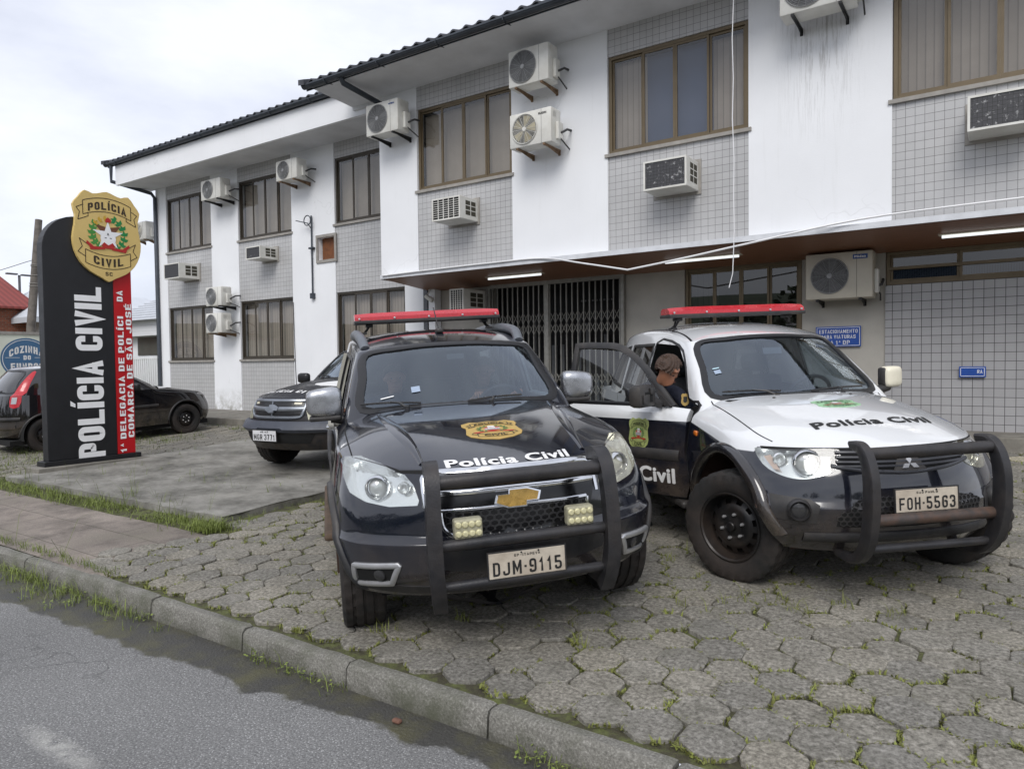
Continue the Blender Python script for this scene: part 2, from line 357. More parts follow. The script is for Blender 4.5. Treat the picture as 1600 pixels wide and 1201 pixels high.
def m_paver():
    t = NT("weathered_concrete_paver")
    a = t.new('Attribute'); a.attribute_name = 'rnd'; f = a.outputs['Fac']
    sp = t.noise(48, 6, .72); pb = t.new('TexVoronoi', Vector=t.new('VectorMath', i0=t.co(), i1=t.new('VectorMath', _operation='SCALE', i0=t.new('TexNoise', Vector=t.co(), Scale=60.).outputs[1]).outputs[0]).outputs[0], Scale=30)
    base = t.ramp(sp, (.33, (.085, .08, .066, 1)), (.5, (.235, .222, .192, 1)), (.67, (.44, .42, .375, 1)))
    lim = t.ramp(t.noise(2.2, 3), (.4, .10), (.65, .34))
    st = t.math('LESS_THAN', pb.outputs[0], lim)
    base = t.mix(t.math('MULTIPLY', t.ramp(t.math('SUBTRACT', lim, pb.outputs[0]), (0, 0.), (.12, 1.)), .75), base, (.55, .54, .51, 1))
    tone = t.ramp(f, (0, (.80, .80, .81, 1)), (.35, (.92, .91, .89, 1)), (.8, (1.0, .98, .95, 1)), (.985, (1.06, 1.03, .97, 1)), (1, (1.7, 1.62, 1.4, 1)))
    base = t.mix(1, base, tone, 'MULTIPLY')
    base = t.mix(1, base, t.ramp(t.noise(1.1, 6, .6), (.3, .84), (.7, 1.08)), 'MULTIPLY')
    base = t.mix(t.ramp(t.noise(6, 7, .7), (.52, 0.), (.74, .5)), base, (.085, .085, .06, 1))
    t.bump(t.math('ADD', sp, t.math('MULTIPLY', pb.outputs[0], -.5)), .55, .008)
    return t.set(Base_Color=base, Roughness=.9)
M_ROAD = m_road(); M_SOIL = m_soil(); M_PAVER = m_paver()
SLAB = (-10.95, -6.15, 4.06, 9.1)
def build_ground():
    mb = MB(); xs = [-400, -120, -60, -40]+[-30+i*1. for i in range(46)]+[30, 60, 150, 400]; ys = [2.62, 3, 4, 5, 6, 7, 7.2, 8, 9, 10, 11, 12, 14, 20, 60, 200, 500]
    mb.grid([[(x, y, gz(max(-20, min(4, x)), min(y, 12))*(1 if y < 20 else .3)-.02) for x in xs] for y in ys])
    mb.build("ground", M_SOIL, smooth=30, kind='structure')
    mb = MB(); mb.grid([[(x, y, ROADZ) for x in (-400, -60, -20, 0, 20, 60, 400)] for y in (-200, -30, -8, 0, 2.7)])
    mb.build("road", M_ROAD, kind='structure')
    # hexagonal paving
    mb = MB(); Rr = .1435; dx = Rr*sqrt(3); dy = Rr*1.5; rnd = []
    for j in range(-2, 45):
        for i in range(-95, 40):
            x = i*dx+(dx/2 if j % 2 else 0)+.032; y = 2.8+j*dy
            if y < 2.60 or y > 10.4: continue
            if y < 4.0 and x < -6.0+.3*(y-2.7)-.25*random.random(): continue
            if SLAB[0]-.12 < x < SLAB[1]+.1 and 3.6 < y < 9.2: continue
            if x <= SLAB[0]+.1 and (y > 9.05 or y < 4.3 or x < -21): continue
            if x > 5.5: continue
            if y > 6 and -6.1 < x and x > 4.5: continue
            a0 = random.gauss(0, .03); s = Rr*(.945+random.uniform(-.025, .012)); zz = random.gauss(0, .0045); tx, ty = random.gauss(0, .018), random.gauss(0, .018)
            x += random.gauss(0, .006); y += random.gauss(0, .006); rv = random.random()
            rad = [s*(1+random.uniform(-.022, .012)) for _ in range(6)]
            if rv < .012: rv = 1.
            elif rv > .985: rv = .985
            top = []; mid = []; bot = []
            for k in range(12):
                c = k//2; an = pi/2+a0+c*pi/3+(.13 if k % 2 else -.13); r_ = rad[c]*.965
                px, py = cos(an)*r_, sin(an)*r_
                z = gz(x+px, y+py)+zz+px*tx+py*ty
                top.append((x+px*.965, y+py*.965, z)); mid.append((x+px*1.01, y+py*1.01, z-.004)); bot.append((x+px*1.03, y+py*1.03, z-.07))
            split = random.random() < .02
            o = len(mb.f)
            n = 12; fs = [tuple(range(n))]+[(k, k+n, (k+1) % n+n, (k+1) % n) for k in range(n)]+[(k+n, k+2*n, (k+1) % n+2*n, (k+1) % n+n) for k in range(n)]
            mb.add(top+mid+bot, fs); rnd += [rv]*len(fs)
    o = mb.build("paving", M_PAVER, smooth=25, kind='structure')
    at = o.data.attributes.new('rnd', 'FLOAT', 'FACE'); at.data.foreach_set('value', rnd)
    # kerb stones
    mk = NT("kerb_concrete"); sp = mk.noise(90, 4, .65); b = mk.ramp(sp, (.3, (.10, .096, .083, 1)), (.55, (.20, .192, .17, 1)), (.75, (.36, .35, .32, 1)))
    zc = mk.new('MapRange', i0=mk.xyz()[2]); zc.inputs[1].default_value = -.13; zc.inputs[2].default_value = .0; 
    dz = mk.math('SUBTRACT', mk.ramp(mk.noise(6, 6, .7), (.3, .2), (.7, 1.)), zc.outputs[0], clamp=True)
    b = mk.mix(dz, b, (.05, .048, .035, 1)); b = mk.mix(mk.ramp(mk.noise(3, 6, .65), (.46, 0.), (.7, .7)), b, (.075, .08, .05, 1))
    mk.bump(sp, .6, .012); MK = mk.set(Base_Color=b, Roughness=.9)
    mb = MB(); x = -60.
    while x < 12:
        L = random.uniform(.86, 1.06) if x > -25 else 3
        y0 = 2.545+random.gauss(0, .008); y1 = 2.628; dz = random.gauss(0, .007); g = .007
        n = max(3, int(L/.12)); sec = lambda xx, en: [(xx, y0-.012, -.18), (xx, y0-.002+random.gauss(0, .0025), -.018+en), (xx, y0+.008, -.004+dz+random.gauss(0, .003)+en), (xx, y0+.022, .006+dz+random.gauss(0, .0025)+en), (xx, y1-.01, .006+dz+random.gauss(0, .002)+en), (xx, y1, -.004+dz+en), (xx, y1, -.15)]
        rows = [sec(x+g, -.006)]+[sec(x+g+.02+(L-2*g-.04)*i/n, 0) for i in range(n+1)]+[sec(x+L-g, -.006)]
        k = len(mb.v); mb.grid(rows); mb.f += [tuple(range(k, k+7)), tuple(range(k+(n+2)*7, k+(n+3)*7))]; mb.mi += [0, 0]
        x += L
    mb.build("kerb", MK, smooth=35, kind='structure')
    # brown footpath slabs on the left
    t = NT("brown_concrete_footpath"); o = t.xyz(); v = t.new('CombineXYZ', i0=o[0], i1=o[1])
    br = t.new('TexBrick', Vector=v.outputs[0], Color1=(.235, .20, .172, 1), Color2=(.20, .172, .148, 1), Mortar=(.09, .08, .06, 1), Scale=1.); br.offset = .5
    for k, x in (('Mortar Size', .005), ('Brick Width', .95), ('Row Height', .48), ('Mortar Smooth', .3)): br.inputs[k].default_value = x
    b = t.mix(1, br.outputs[0], t.ramp(t.noise(2.6, 9, .72), (.32, .5), (.5, .95), (.7, 1.5)), 'MULTIPLY'); b = t.mix(t.ramp(t.noise(1.3, 6, .7), (.52, 0.), (.68, .55)), b, (.10, .095, .07, 1)); b = t.mix(1, b, t.ramp(t.noise(110, 3), (.3, .75), (.7, 1.25)), 'MULTIPLY')
    t.bump(t.math('ADD', t.noise(60, 5), t.math('MULTIPLY', br.outputs[1], -3)), .4, .01); MS = t.set(Base_Color=b, Roughness=.9)
    mb = MB(); xs = [-60, -30, -20]+[-18+.3*i for i in range(43)]
    rows = []
    for y in (2.625, 2.9, 3.2, 3.5, 3.72):
        rows.append([(x+random.gauss(0, .004), y, gz(x, y)+random.gauss(0, .003)-(.004 if x < -6.2 else .013)) for x in xs if x < -5.35])
    mb.grid(rows).build("footpath", MS, smooth=30, kind='structure')
    # raised rough concrete slab
    t = NT("rough_dark_concrete"); m2 = t.new('Mapping', i0=t.co()); m2.inputs['Scale'].default_value = (1, 1.25, 1); m2.inputs['Rotation'].default_value = (0, 0, .5)
    k = t.noise(1.7, 12, .74, vec=m2.outputs[0]); b = t.ramp(k, (.32, (.065, .063, .054, 1)), (.45, (.145, .139, .122, 1)), (.58, (.235, .226, .203, 1)), (.72, (.34, .33, .30, 1)))
    b = t.mix(t.ramp(t.noise(1.2, 5), (.55, 0.), (.7, .5)), b, (.34, .325, .29, 1)); t.bump(t.noise(14, 8, .7), .6, .015); MC = t.set(Base_Color=b, Roughness=.92)
    mb = MB(); x0, x1, y0, y1 = SLAB; nx, ny = 24, 24; rows = []
    rows.append([(x0+(x1-x0)*i/nx, y0, gz(x0, y0)-.08) for i in range(nx+1)])
    for j in range(ny+1):
        rows.append([(x0+(x1-x0)*i/nx+(random.gauss(0, .008) if i in (0, nx) else 0), y0+(y1-y0)*j/ny+(random.gauss(0, .012) if j == 0 else 0), gz(-8, y0+(y1-y0)*j/ny)+.05+random.gauss(0, .003)) for i in range(nx+1)])
    mb.grid(rows)
    for X in (x0, x1): mb.grid([[(X, y0+(y1-y0)*j/ny, gz(-8, y0+(y1-y0)*j/ny)+.049) for j in range(ny+1)], [(X, y0+(y1-y0)*j/ny, -.1) for j in range(ny+1)]])
    mb.build("concrete_slab", MC, smooth=30, kind='structure')
    # walkway along the building
    mb = MB(); mb.box((-21, 9.15, 0), (-9.0, 11.2, .435)); mb.box((-8.998, 10.25, .05), (6, 12.9, .60)); mb.build("walkway", M_CONC, bevel=.015, kind='structure')
build_ground()
# ================================================================ police station
B = empty("police_station", (-6, 11, .45), "long white two storey police station with grey tile panels and dark tiled roof", "building")
def bb(name, mat, boxes, bevel=0, parent=B):
    o = None
    for a, b in boxes: o = MB().box(a, b).build(name, mat, parent, bevel=bevel, world=True)
    return o
YM, YL, YG = 9.8, 11.0, 11.0
ZS, ZT, ZS0, ZT0 = 4.63, 6.06, 1.70, 3.13
MAINP = [(-8.70, -6.65), (-4.92, -2.84), (-1.14, 1.0)]
LEFTP = [(-18.85, -16.80), (-15.67, -13.65), (-12.20, -10.15)]
def window(x0, x1, z0, z1, Y, blinds=(1, 1, 1, 1), bm=None, n=4, gm=None, sill=True, off=0):
    f = .045; mb = MB(); yo, yi = Y+.02, Y+.085
    mb.box((x0, yo, z0), (x1, yi, z0+f)); mb.box((x0, yo, z1-f), (x1, yi, z1)); mb.box((x0, yo, z0+f), (x0+f, yi, z1-f)); mb.box((x1-f, yo, z0+f), (x1, yi, z1-f))
    ws = (x1-x0-2*f)/n; gl = MB(); bl = MB()
    bl.k = 0
    for i in range(n):
        a = x0+f+ws*i; b = a+ws; yy = yo+.012+(.02 if i in (1, 2) else .034)*(1 if i in (1, 2) else 1)
        t = .032
        ya, yb = (yo+.006, yo+.026) if i in (1, 2) else (yo+.030, yo+.050)
        mb.box((a+.001, ya, z0+f+.001), (a+t, yb, z1-f-.001)); mb.box((b-t, ya, z0+f+.001), (b-.001, yb, z1-f-.001))
        mb.box((a+t, ya, z0+f+.001), (b-t, yb, z0+f+t)); mb.box((a+t, ya, z1-f-t), (b-t, yb, z1-f-.001))
        gl.quad((a+t, (ya+yb)/2, z0+f+t), (b-t, (ya+yb)/2, z0+f+t), (b-t, (ya+yb)/2, z1-f-t), (a+t, (ya+yb)/2, z1-f-t))
        if blinds[i]:
            bl.k = blinds[i]-1; y = Y+.17+random.random()*.02; zt = z1-.05-random.random()*.03
            m = 6; bl.grid([[(a-.01+(b-a+.02)*q/m, y+(.012 if q % 2 else 0), z) for q in range(m+1)] for z in (z0+.03, zt)])
    w = mb.build("window", M_FRAMED if Y > 10 and x1 < -10 else M_FRAME, B, world=True)
    for m_, nm, mt in ((gl, "pane", gm or M_GLASS), (bl, "blind", bm or [M_BLIND, M_CURT, M_BLUE])):
        if m_.f:
            o = m_.build(nm, mt, w, smooth=20 if nm == 'blind' else None)
    if sill: MB().box((x0-.05, Y-.045, z0-.05), (x1+.05, Y+.018, z0-.002)).build("sill", M_SILL, w)
    return w
def build_station():
    # main block, upper floor
    zt = 6.47; walls = []; tiles = []
    xs = [-9.62]+[v for p in MAINP for v in p]+[4.5]
    for i in range(0, len(xs), 2): walls.append(((xs[i], YM-.02, 3.2), (xs[i+1], YM+.18, zt)))
    for a, b in MAINP: tiles += [((a, YM, 3.2), (b, YM+.15, ZS-.05)), ((a, YM, ZT), (b, YM+.15, zt))]
    walls += [((-9.62, YM+.18, 3.2), (-9.45, 13, zt)), ((4.4, YM+.18, 0), (4.5, 13, zt))]
    # left wing
    xs = [-19.35]+[v for p in LEFTP for v in p]+[-9.55]
    for i in range(0, len(xs), 2): walls.append(((xs[i], YL-.02, .2), (xs[i+1], YL+.18, 6.5)))
    walls.append(((-19.35, YL+.18, .2), (-19.2, 16, 6.5)))
    for a, b in LEFTP: tiles += [((a, YL, .2), (b, YL+.15, ZS0-.05)), ((a, YL, ZT0), (b, YL+.15, ZS-.05)), ((a, YL, ZT), (b, YL+.15, 6.5))]
    # the small hole boarded with timber is cut out of the wall by splitting it
    bb("wall", M_WALL, [w for w in walls if not (w[0][0] == -13.65 and w[0][1] < YL)]
       +[((-13.65, YL-.02, .2), (-12.74, YL+.18, 6.5)), ((-12.74, YL-.02, .2), (-12.2, YL+.18, 3.88)), ((-12.74, YL-.02, 4.38), (-12.2, YL+.18, 6.5))])
    bb("tile_panel", M_TILE, tiles)
    h = bb("window_opening", flat("timber_board", rgb(112, 66, 34), .7, 0, .4, 12), [((-12.72, YL+.08, 3.88), (-12.2, YL+.1, 4.38))])
    fr = [((-12.80, YL-.05, 3.82), (-12.14, YL-.021, 3.88)), ((-12.80, YL-.05, 4.38), (-12.14, YL-.021, 4.44)), ((-12.80, YL-.05, 3.881), (-12.74, YL-.021, 4.379)), ((-12.20, YL-.05, 3.881), (-12.14, YL-.021, 4.379))]
    mb = MB(); [mb.box(a, b) for a, b in fr]; mb.build("frame", M_SILL, h)
    # windows
    window(MAINP[0][0]+.01, MAINP[0][1]-.01, ZS, ZT-.003, YM, (2, 2, 2, 2)); window(MAINP[1][0]+.01, MAINP[1][1]-.01, ZS, ZT-.003, YM, (1, 3, 3, 1)); window(MAINP[2][0]+.01, MAINP[2][1]-.01, ZS, ZT-.003, YM)  # blue sheets behind the two middle panes stand for their reflection
    for i, (a, b) in enumerate(LEFTP): window(a+.01, b-.01, ZS, ZT-.003, YL, (2, 2, 2, 2) if i != 1 else (2, 2, 2, 2)); window(a+.01, b-.01, ZS0, ZT0-.003, YL, (1, 1, 1, 1))
    # ground floor of the main block
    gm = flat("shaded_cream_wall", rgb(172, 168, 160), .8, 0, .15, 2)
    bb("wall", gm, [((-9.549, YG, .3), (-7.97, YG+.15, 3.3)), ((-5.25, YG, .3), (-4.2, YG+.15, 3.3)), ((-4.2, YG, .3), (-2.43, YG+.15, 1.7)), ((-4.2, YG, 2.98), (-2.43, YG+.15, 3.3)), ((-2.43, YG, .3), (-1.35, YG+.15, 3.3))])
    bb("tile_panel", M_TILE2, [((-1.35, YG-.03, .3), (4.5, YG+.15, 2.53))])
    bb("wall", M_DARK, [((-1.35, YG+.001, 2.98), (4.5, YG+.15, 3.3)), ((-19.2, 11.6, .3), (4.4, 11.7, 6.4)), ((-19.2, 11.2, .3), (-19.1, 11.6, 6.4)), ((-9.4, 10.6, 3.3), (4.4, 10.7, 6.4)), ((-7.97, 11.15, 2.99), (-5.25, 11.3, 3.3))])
    window(-4.19, -2.44, 1.7, 2.975, YG, (1, 0, 0, 0), gm=M_GLASS_D, sill=True)
    window(-1.34, .35, 2.535, 2.975, YG-.03, (0, 0, 0, 0), n=2, gm=M_GLASS_D, sill=False); window(.36, 2.05, 2.535, 2.975, YG-.03, (0, 0, 0, 0), n=2, gm=M_GLASS_D, sill=False)
    bb("window_rail", M_FRAME, [((-1.34, YG-.028, 2.735), (2.05, YG+.0, 2.775))])
    bb("louvre", blinds_mat("ribbed_blue_glass", rgb(120, 132, 150), .028, .25), [((-1.30+.85*i, YG+.03, 2.58), (-1.30+.85*i+.78, YG+.04, 2.735)) for i in range(4)])
    bb("column", M_GREYMET, [((-9.53, YG-.16, .5), (-9.43, YG-.04, 3.12))]); bb("column", M_WALL, [((-9.36, YG-.2, .5), (-9.2, YG-.02, 3.12))])
    # canopy: timber soffit with a thin white edge
    t = NT("brown_timber_soffit"); o = t.xyz(); k = t.math('FRACT', t.math('DIVIDE', o[1], .1)); wv = t.new('Mapping', i0=t.co()); wv.inputs['Scale'].default_value = (1.2, 14, 1)
    b = t.mix(t.noise(3, 6, vec=wv.outputs[0]), rgb(106, 72, 54), rgb(146, 104, 80)); b = t.mix(t.ramp(k, (0, .85), (.1, 0.)), b, rgb(34, 20, 14)); MT = t.set(Base_Color=b, Roughness=.45)
    MB().add([(-9.45, 9.66, 3.10), (4.4, 9.66, 3.10), (4.4, 10.998, 2.978), (-9.45, 10.998, 2.978), (-9.45, 9.66, 3.17), (4.4, 9.66, 3.17), (4.4, 10.998, 3.17), (-9.45, 10.998, 3.17)], [(0, 3, 2, 1), (4, 5, 6, 7), (0, 1, 5, 4), (1, 2, 6, 5), (2, 3, 7, 6), (3, 0, 4, 7)]).build("canopy", MT, B, world=True)
    bb("canopy_edge", flat("white_metal_edge", rgb(206, 208, 212), .5, 0, .15), [((-9.5, 9.62, 3.105), (4.4, 9.655, 3.165)), ((-9.5, 9.656, 3.09), (-9.455, 10.95, 3.165)), ((-9.5, 9.62, 3.1655), (4.4, 9.81, 3.176))])
    # eaves
    bb("soffit", M_SOFF, [((-19.6, 10.14, 6.40), (-9.7, 11.0, 6.46))]); bb("fascia", M_WALL, [((-19.65, 10.06, 6.39), (-9.9, 10.14, 6.98))])
    mb = MB(); mb.add([(-10.35, 8.84, 6.52), (5, 8.84, 6.52), (5, 9.82, 6.46), (-10.35, 9.82, 6.46), (-10.35, 8.84, 6.58), (5, 8.84, 6.58), (5, 9.82, 6.55), (-10.35, 9.82, 6.55)], [(0, 3, 2, 1), (4, 5, 6, 7), (0, 1, 5, 4), (1, 2, 6, 5), (2, 3, 7, 6), (3, 0, 4, 7)])
    mb.add([(-10.35, 9.82, 6.4), (-9.63, 9.82, 6.4), (-9.63, 9.9, 6.4), (-10.35, 9.9, 6.4), (-10.35, 9.82, 6.55), (-9.63, 9.82, 6.55), (-9.63, 9.9, 6.55), (-10.35, 9.9, 6.55)], [(0, 3, 2, 1), (4, 5, 6, 7), (0, 1, 5, 4), (1, 2, 6, 5), (2, 3, 7, 6), (3, 0, 4, 7)])
    mb.build("soffit", M_SOFF, B, world=True)
    for (xa, xb, yg, zg) in ((-20.0, -10.2, 9.98, 6.96), (-10.5, 5, 8.78, 6.56)):
        mb = MB(); prof = [(yg+.06*cos(a), zg+.055*sin(a)) for a in [pi+pi*i/6 for i in range(7)]]
        prof2 = [(y_, z_) for y_, z_ in prof]+[(yg+.07, zg+.03), (yg-.07, zg+.03)][::-1][:0]
        mb.grid([[(x, y_, z_) for y_, z_ in prof] for x in [xa+(xb-xa)*i/20 for i in range(21)]])
        mb.box((xa, yg-.068, zg-.012), (xb, yg-.056, zg+.012)); mb.box((xa, yg+.061, zg-.06), (xb, yg+.075, zg+.05))
        x = xa+.6
        while x < xb: mb.tube([(x, yg-.07, zg+.01), (x, yg-.066, zg-.04), (x, yg, zg-.066), (x, yg+.2, zg-.03)], .010, 5); x += 1.28
        g = mb.build("gutter", M_GUT, B, world=True, smooth=40)
        # wavy tiles
        mb = MB(); per = .25; n = int((xb-xa)/per*8); rise = .36
        for c in range(16):
            ya = yg-.05+c*.36; za = zg+.055+(ya-yg)*rise
            prof = lambda x: 0.034*max(-.25, cos(2*pi*x/per))
            rows = [[(xa+(xb-xa)*i/n, ya, za-.015+prof((xb-xa)*i/n)) for i in range(n+1)], [(xa+(xb-xa)*i/n, ya, za+.012+prof((xb-xa)*i/n)) for i in range(n+1)], [(xa+(xb-xa)*i/n, ya+.40, za+.40*rise-.012+prof((xb-xa)*i/n)) for i in range(n+1)]]
            mb.grid(rows)
        mb.box((xa-.02, yg-.05, zg+.02), (xa+.02, yg+.0, zg+.09))
        mb.add([(xa-.03, yg-.1, zg+.1), (xa+.12, yg-.1, zg+.08), (xa+.12, yg+5.6, zg+.1+5.7*rise), (xa-.03, yg+5.6, zg+.12+5.7*rise), (xa-.03, yg-.1, zg+.0), (xa+.12, yg-.1, zg-.02), (xa+.12, yg+5.6, zg+5.7*rise), (xa-.03, yg+5.6, zg+5.7*rise)], [(0, 1, 2, 3), (4, 7, 6, 5), (0, 4, 5, 1), (1, 5, 6, 2), (2, 6, 7, 3), (3, 7, 4, 0)])
        mb.build("roof", M_ROOF, B, world=True, smooth=40)
    # downpipe on the far left corner and the short one under the main eave
    MB().tube([(-19.75, 10.0, 6.95), (-19.75, 10.0, 6.5), (-19.42, 10.9, 6.3), (-19.28, 10.92, 6.15), (-19.26, 10.92, .5)], .05, 10).build("downpipe", M_GUT, B, world=True, smooth=50)
    MB().tube([(-9.55, 8.8, 6.52), (-9.55, 8.85, 6.44), (-9.45, 9.72, 6.28)], .05, 10).build("downpipe", M_GUT, B, world=True, smooth=50)
    # folding gate
    mg = flat("grey_folding_gate", rgb(142, 140, 134), .5, .4, .2, 12); mb = MB(); x0, x1 = -7.94, -5.27; zb, ztp = .62, 2.97; n = 23; xp = [x0+.03+(x1-x0-.06)*i/n for i in range(n+1)]
    for x in xp: mb.box((x-.009, 10.93, zb), (x+.009, 10.955, ztp-.05))
    for za, zc in ((2.02, 2.42), (.95, 1.35)):
        for i in range(n):
            for k in (0, 1):
                p, q = (za, zc) if k else (zc, za); d = .5*(zc-za)
                for zz in (0, ):
                    mb.tube([(xp[i], 10.925 if k else 10.96, p+zz), (xp[i+1], 10.925 if k else 10.96, (p+q)/2+zz), ], .007, 4); mb.tube([(xp[i], 10.925 if k else 10.96, (p+q)/2), (xp[i+1], 10.925 if k else 10.96, q)], .007, 4)
    mb.box((x0, 10.9, ztp-.05), (x1, 10.98, ztp+.02)); mb.box((-6.75, 10.9, zb), (-6.67, 10.985, ztp-.051)); mb.box((x0-.05, 10.9, zb), (x0, 10.99, ztp)); mb.box((x1, 10.9, zb), (x1+.06, 10.99, ztp+.02))
    mb.build("folding_gate", mg, B, world=True)
    mb = MB(); random.seed(3)
    for i in range(14):
        x = x0+.1+i*.18; mb.box((x, 11.45, .62), (x+random.uniform(.02, .1), 11.5, random.uniform(1.2, 2.6)))
    for i in range(9): mb.box((-6.3+i*.075, 11.42, 2.62), (-6.27+i*.075, 11.44, 2.65))
    mb.build("lobby", flat("lobby_things", rgb(96, 98, 100), .7, 0, .4, 2), B, world=True)
build_station()
# ================================================================ car builder
def cage(ring, cap, creases=(), level=4):
    """half ring of columns (each a list of rows, y>=0) plus a cap grid; mirrored, subdivided"""
    bm = bmesh.new(); key = {}
    def vert(p):
        k = tuple(round(c, 4) for c in p)
        if k not in key: key[k] = bm.verts.new(k)
        return key[k]
    def quad(a, b, c, d):
        for s in (1, -1):
            vs = [vert((p[0], p[1]*s, p[2])) for p in (a, b, c, d)]
            if s < 0: vs.reverse()
            u = []
            for v in vs:
                if v not in u: u.append(v)
            if len(u) > 2:
                try: bm.faces.new(u)
                except ValueError: pass
    for k in range(len(ring)-1):
        for r in range(len(ring[0])-1): quad(ring[k][r], ring[k+1][r], ring[k+1][r+1], ring[k][r+1])
    for i in range(len(cap)-1):
        for j in range(len(cap[0])-1): quad(cap[i][j], cap[i][j+1], cap[i+1][j+1], cap[i+1][j])
    lay = bm.edges.layers.float.new('crease_edge')
    for line, wt in creases:
        for a, b in zip(line, line[1:]):
            for s in (1, -1):
                va = key.get((round(a[0], 4), round(a[1]*s, 4), round(a[2], 4))); vb = key.get((round(b[0], 4), round(b[1]*s, 4), round(b[2], 4)))
                if va and vb:
                    e = bm.edges.get((va, vb))
                    if e: e[lay] = wt
    me = bpy.data.meshes.new('cage'); bm.to_mesh(me); bm.free()
    o = bpy.data.objects.new('cage', me); COL.objects.link(o); m = o.modifiers.new('s', 'SUBSURF'); m.levels = m.render_levels = level; m.boundary_smooth = 'PRESERVE_CORNERS'
    dg = bpy.context.evaluated_depsgraph_get(); dg.update(); r = bpy.data.meshes.new_from_object(o.evaluated_get(dg))
    bpy.data.objects.remove(o); bpy.data.meshes.remove(me)
    return r
def axes(d, u):
    d = V(d).normalized(); u = V(u); u = (u-d*u.dot(d)).normalized(); return d, u, d.cross(u)
FRONT = axes((1, 0, 0), (0, 1, 0)); LEFT = axes((0, 1, 0), (-1, 0, 0)); RIGHT = axes((0, -1, 0), (1, 0, 0)); TOP = axes((0, 0, 1), (1, 0, 0))
SCREEN = axes((.62, 0, .78), (0, 1, 0))
def slant(a, s=1): return axes((cos(R(a)), s*sin(R(a)), 0), (-s*sin(R(a)), cos(R(a)), 0))
def inside(p, poly):
    x, y = p; c = False; n = len(poly); j = n-1
    for i in range(n):
        xi, yi = poly[i]; xj, yj = poly[j]
        if (yi > y) != (yj > y) and x < (xj-xi)*(y-yi)/(yj-yi)+xi: c = not c
        j = i
    return c
def smooth_poly(P, n=4, closed=True):
    """Catmull-Rom through the points"""
    P = [V(p) for p in P]; m = len(P); out = []
    for i in range(m if closed else m-1):
        if closed: a, b, c, d = P[i-1], P[i], P[(i+1) % m], P[(i+2) % m]
        else: a, b, c, d = P[max(0, i-1)], P[i], P[i+1], P[min(m-1, i+2)]
        for k in range(n):
            t = k/n; out.append(.5*((2*b)+(c-a)*t+(2*a-5*b+4*c-d)*t*t+(3*b-a-3*c+d)*t**3))
    if not closed: out.append(P[-1])
    return out
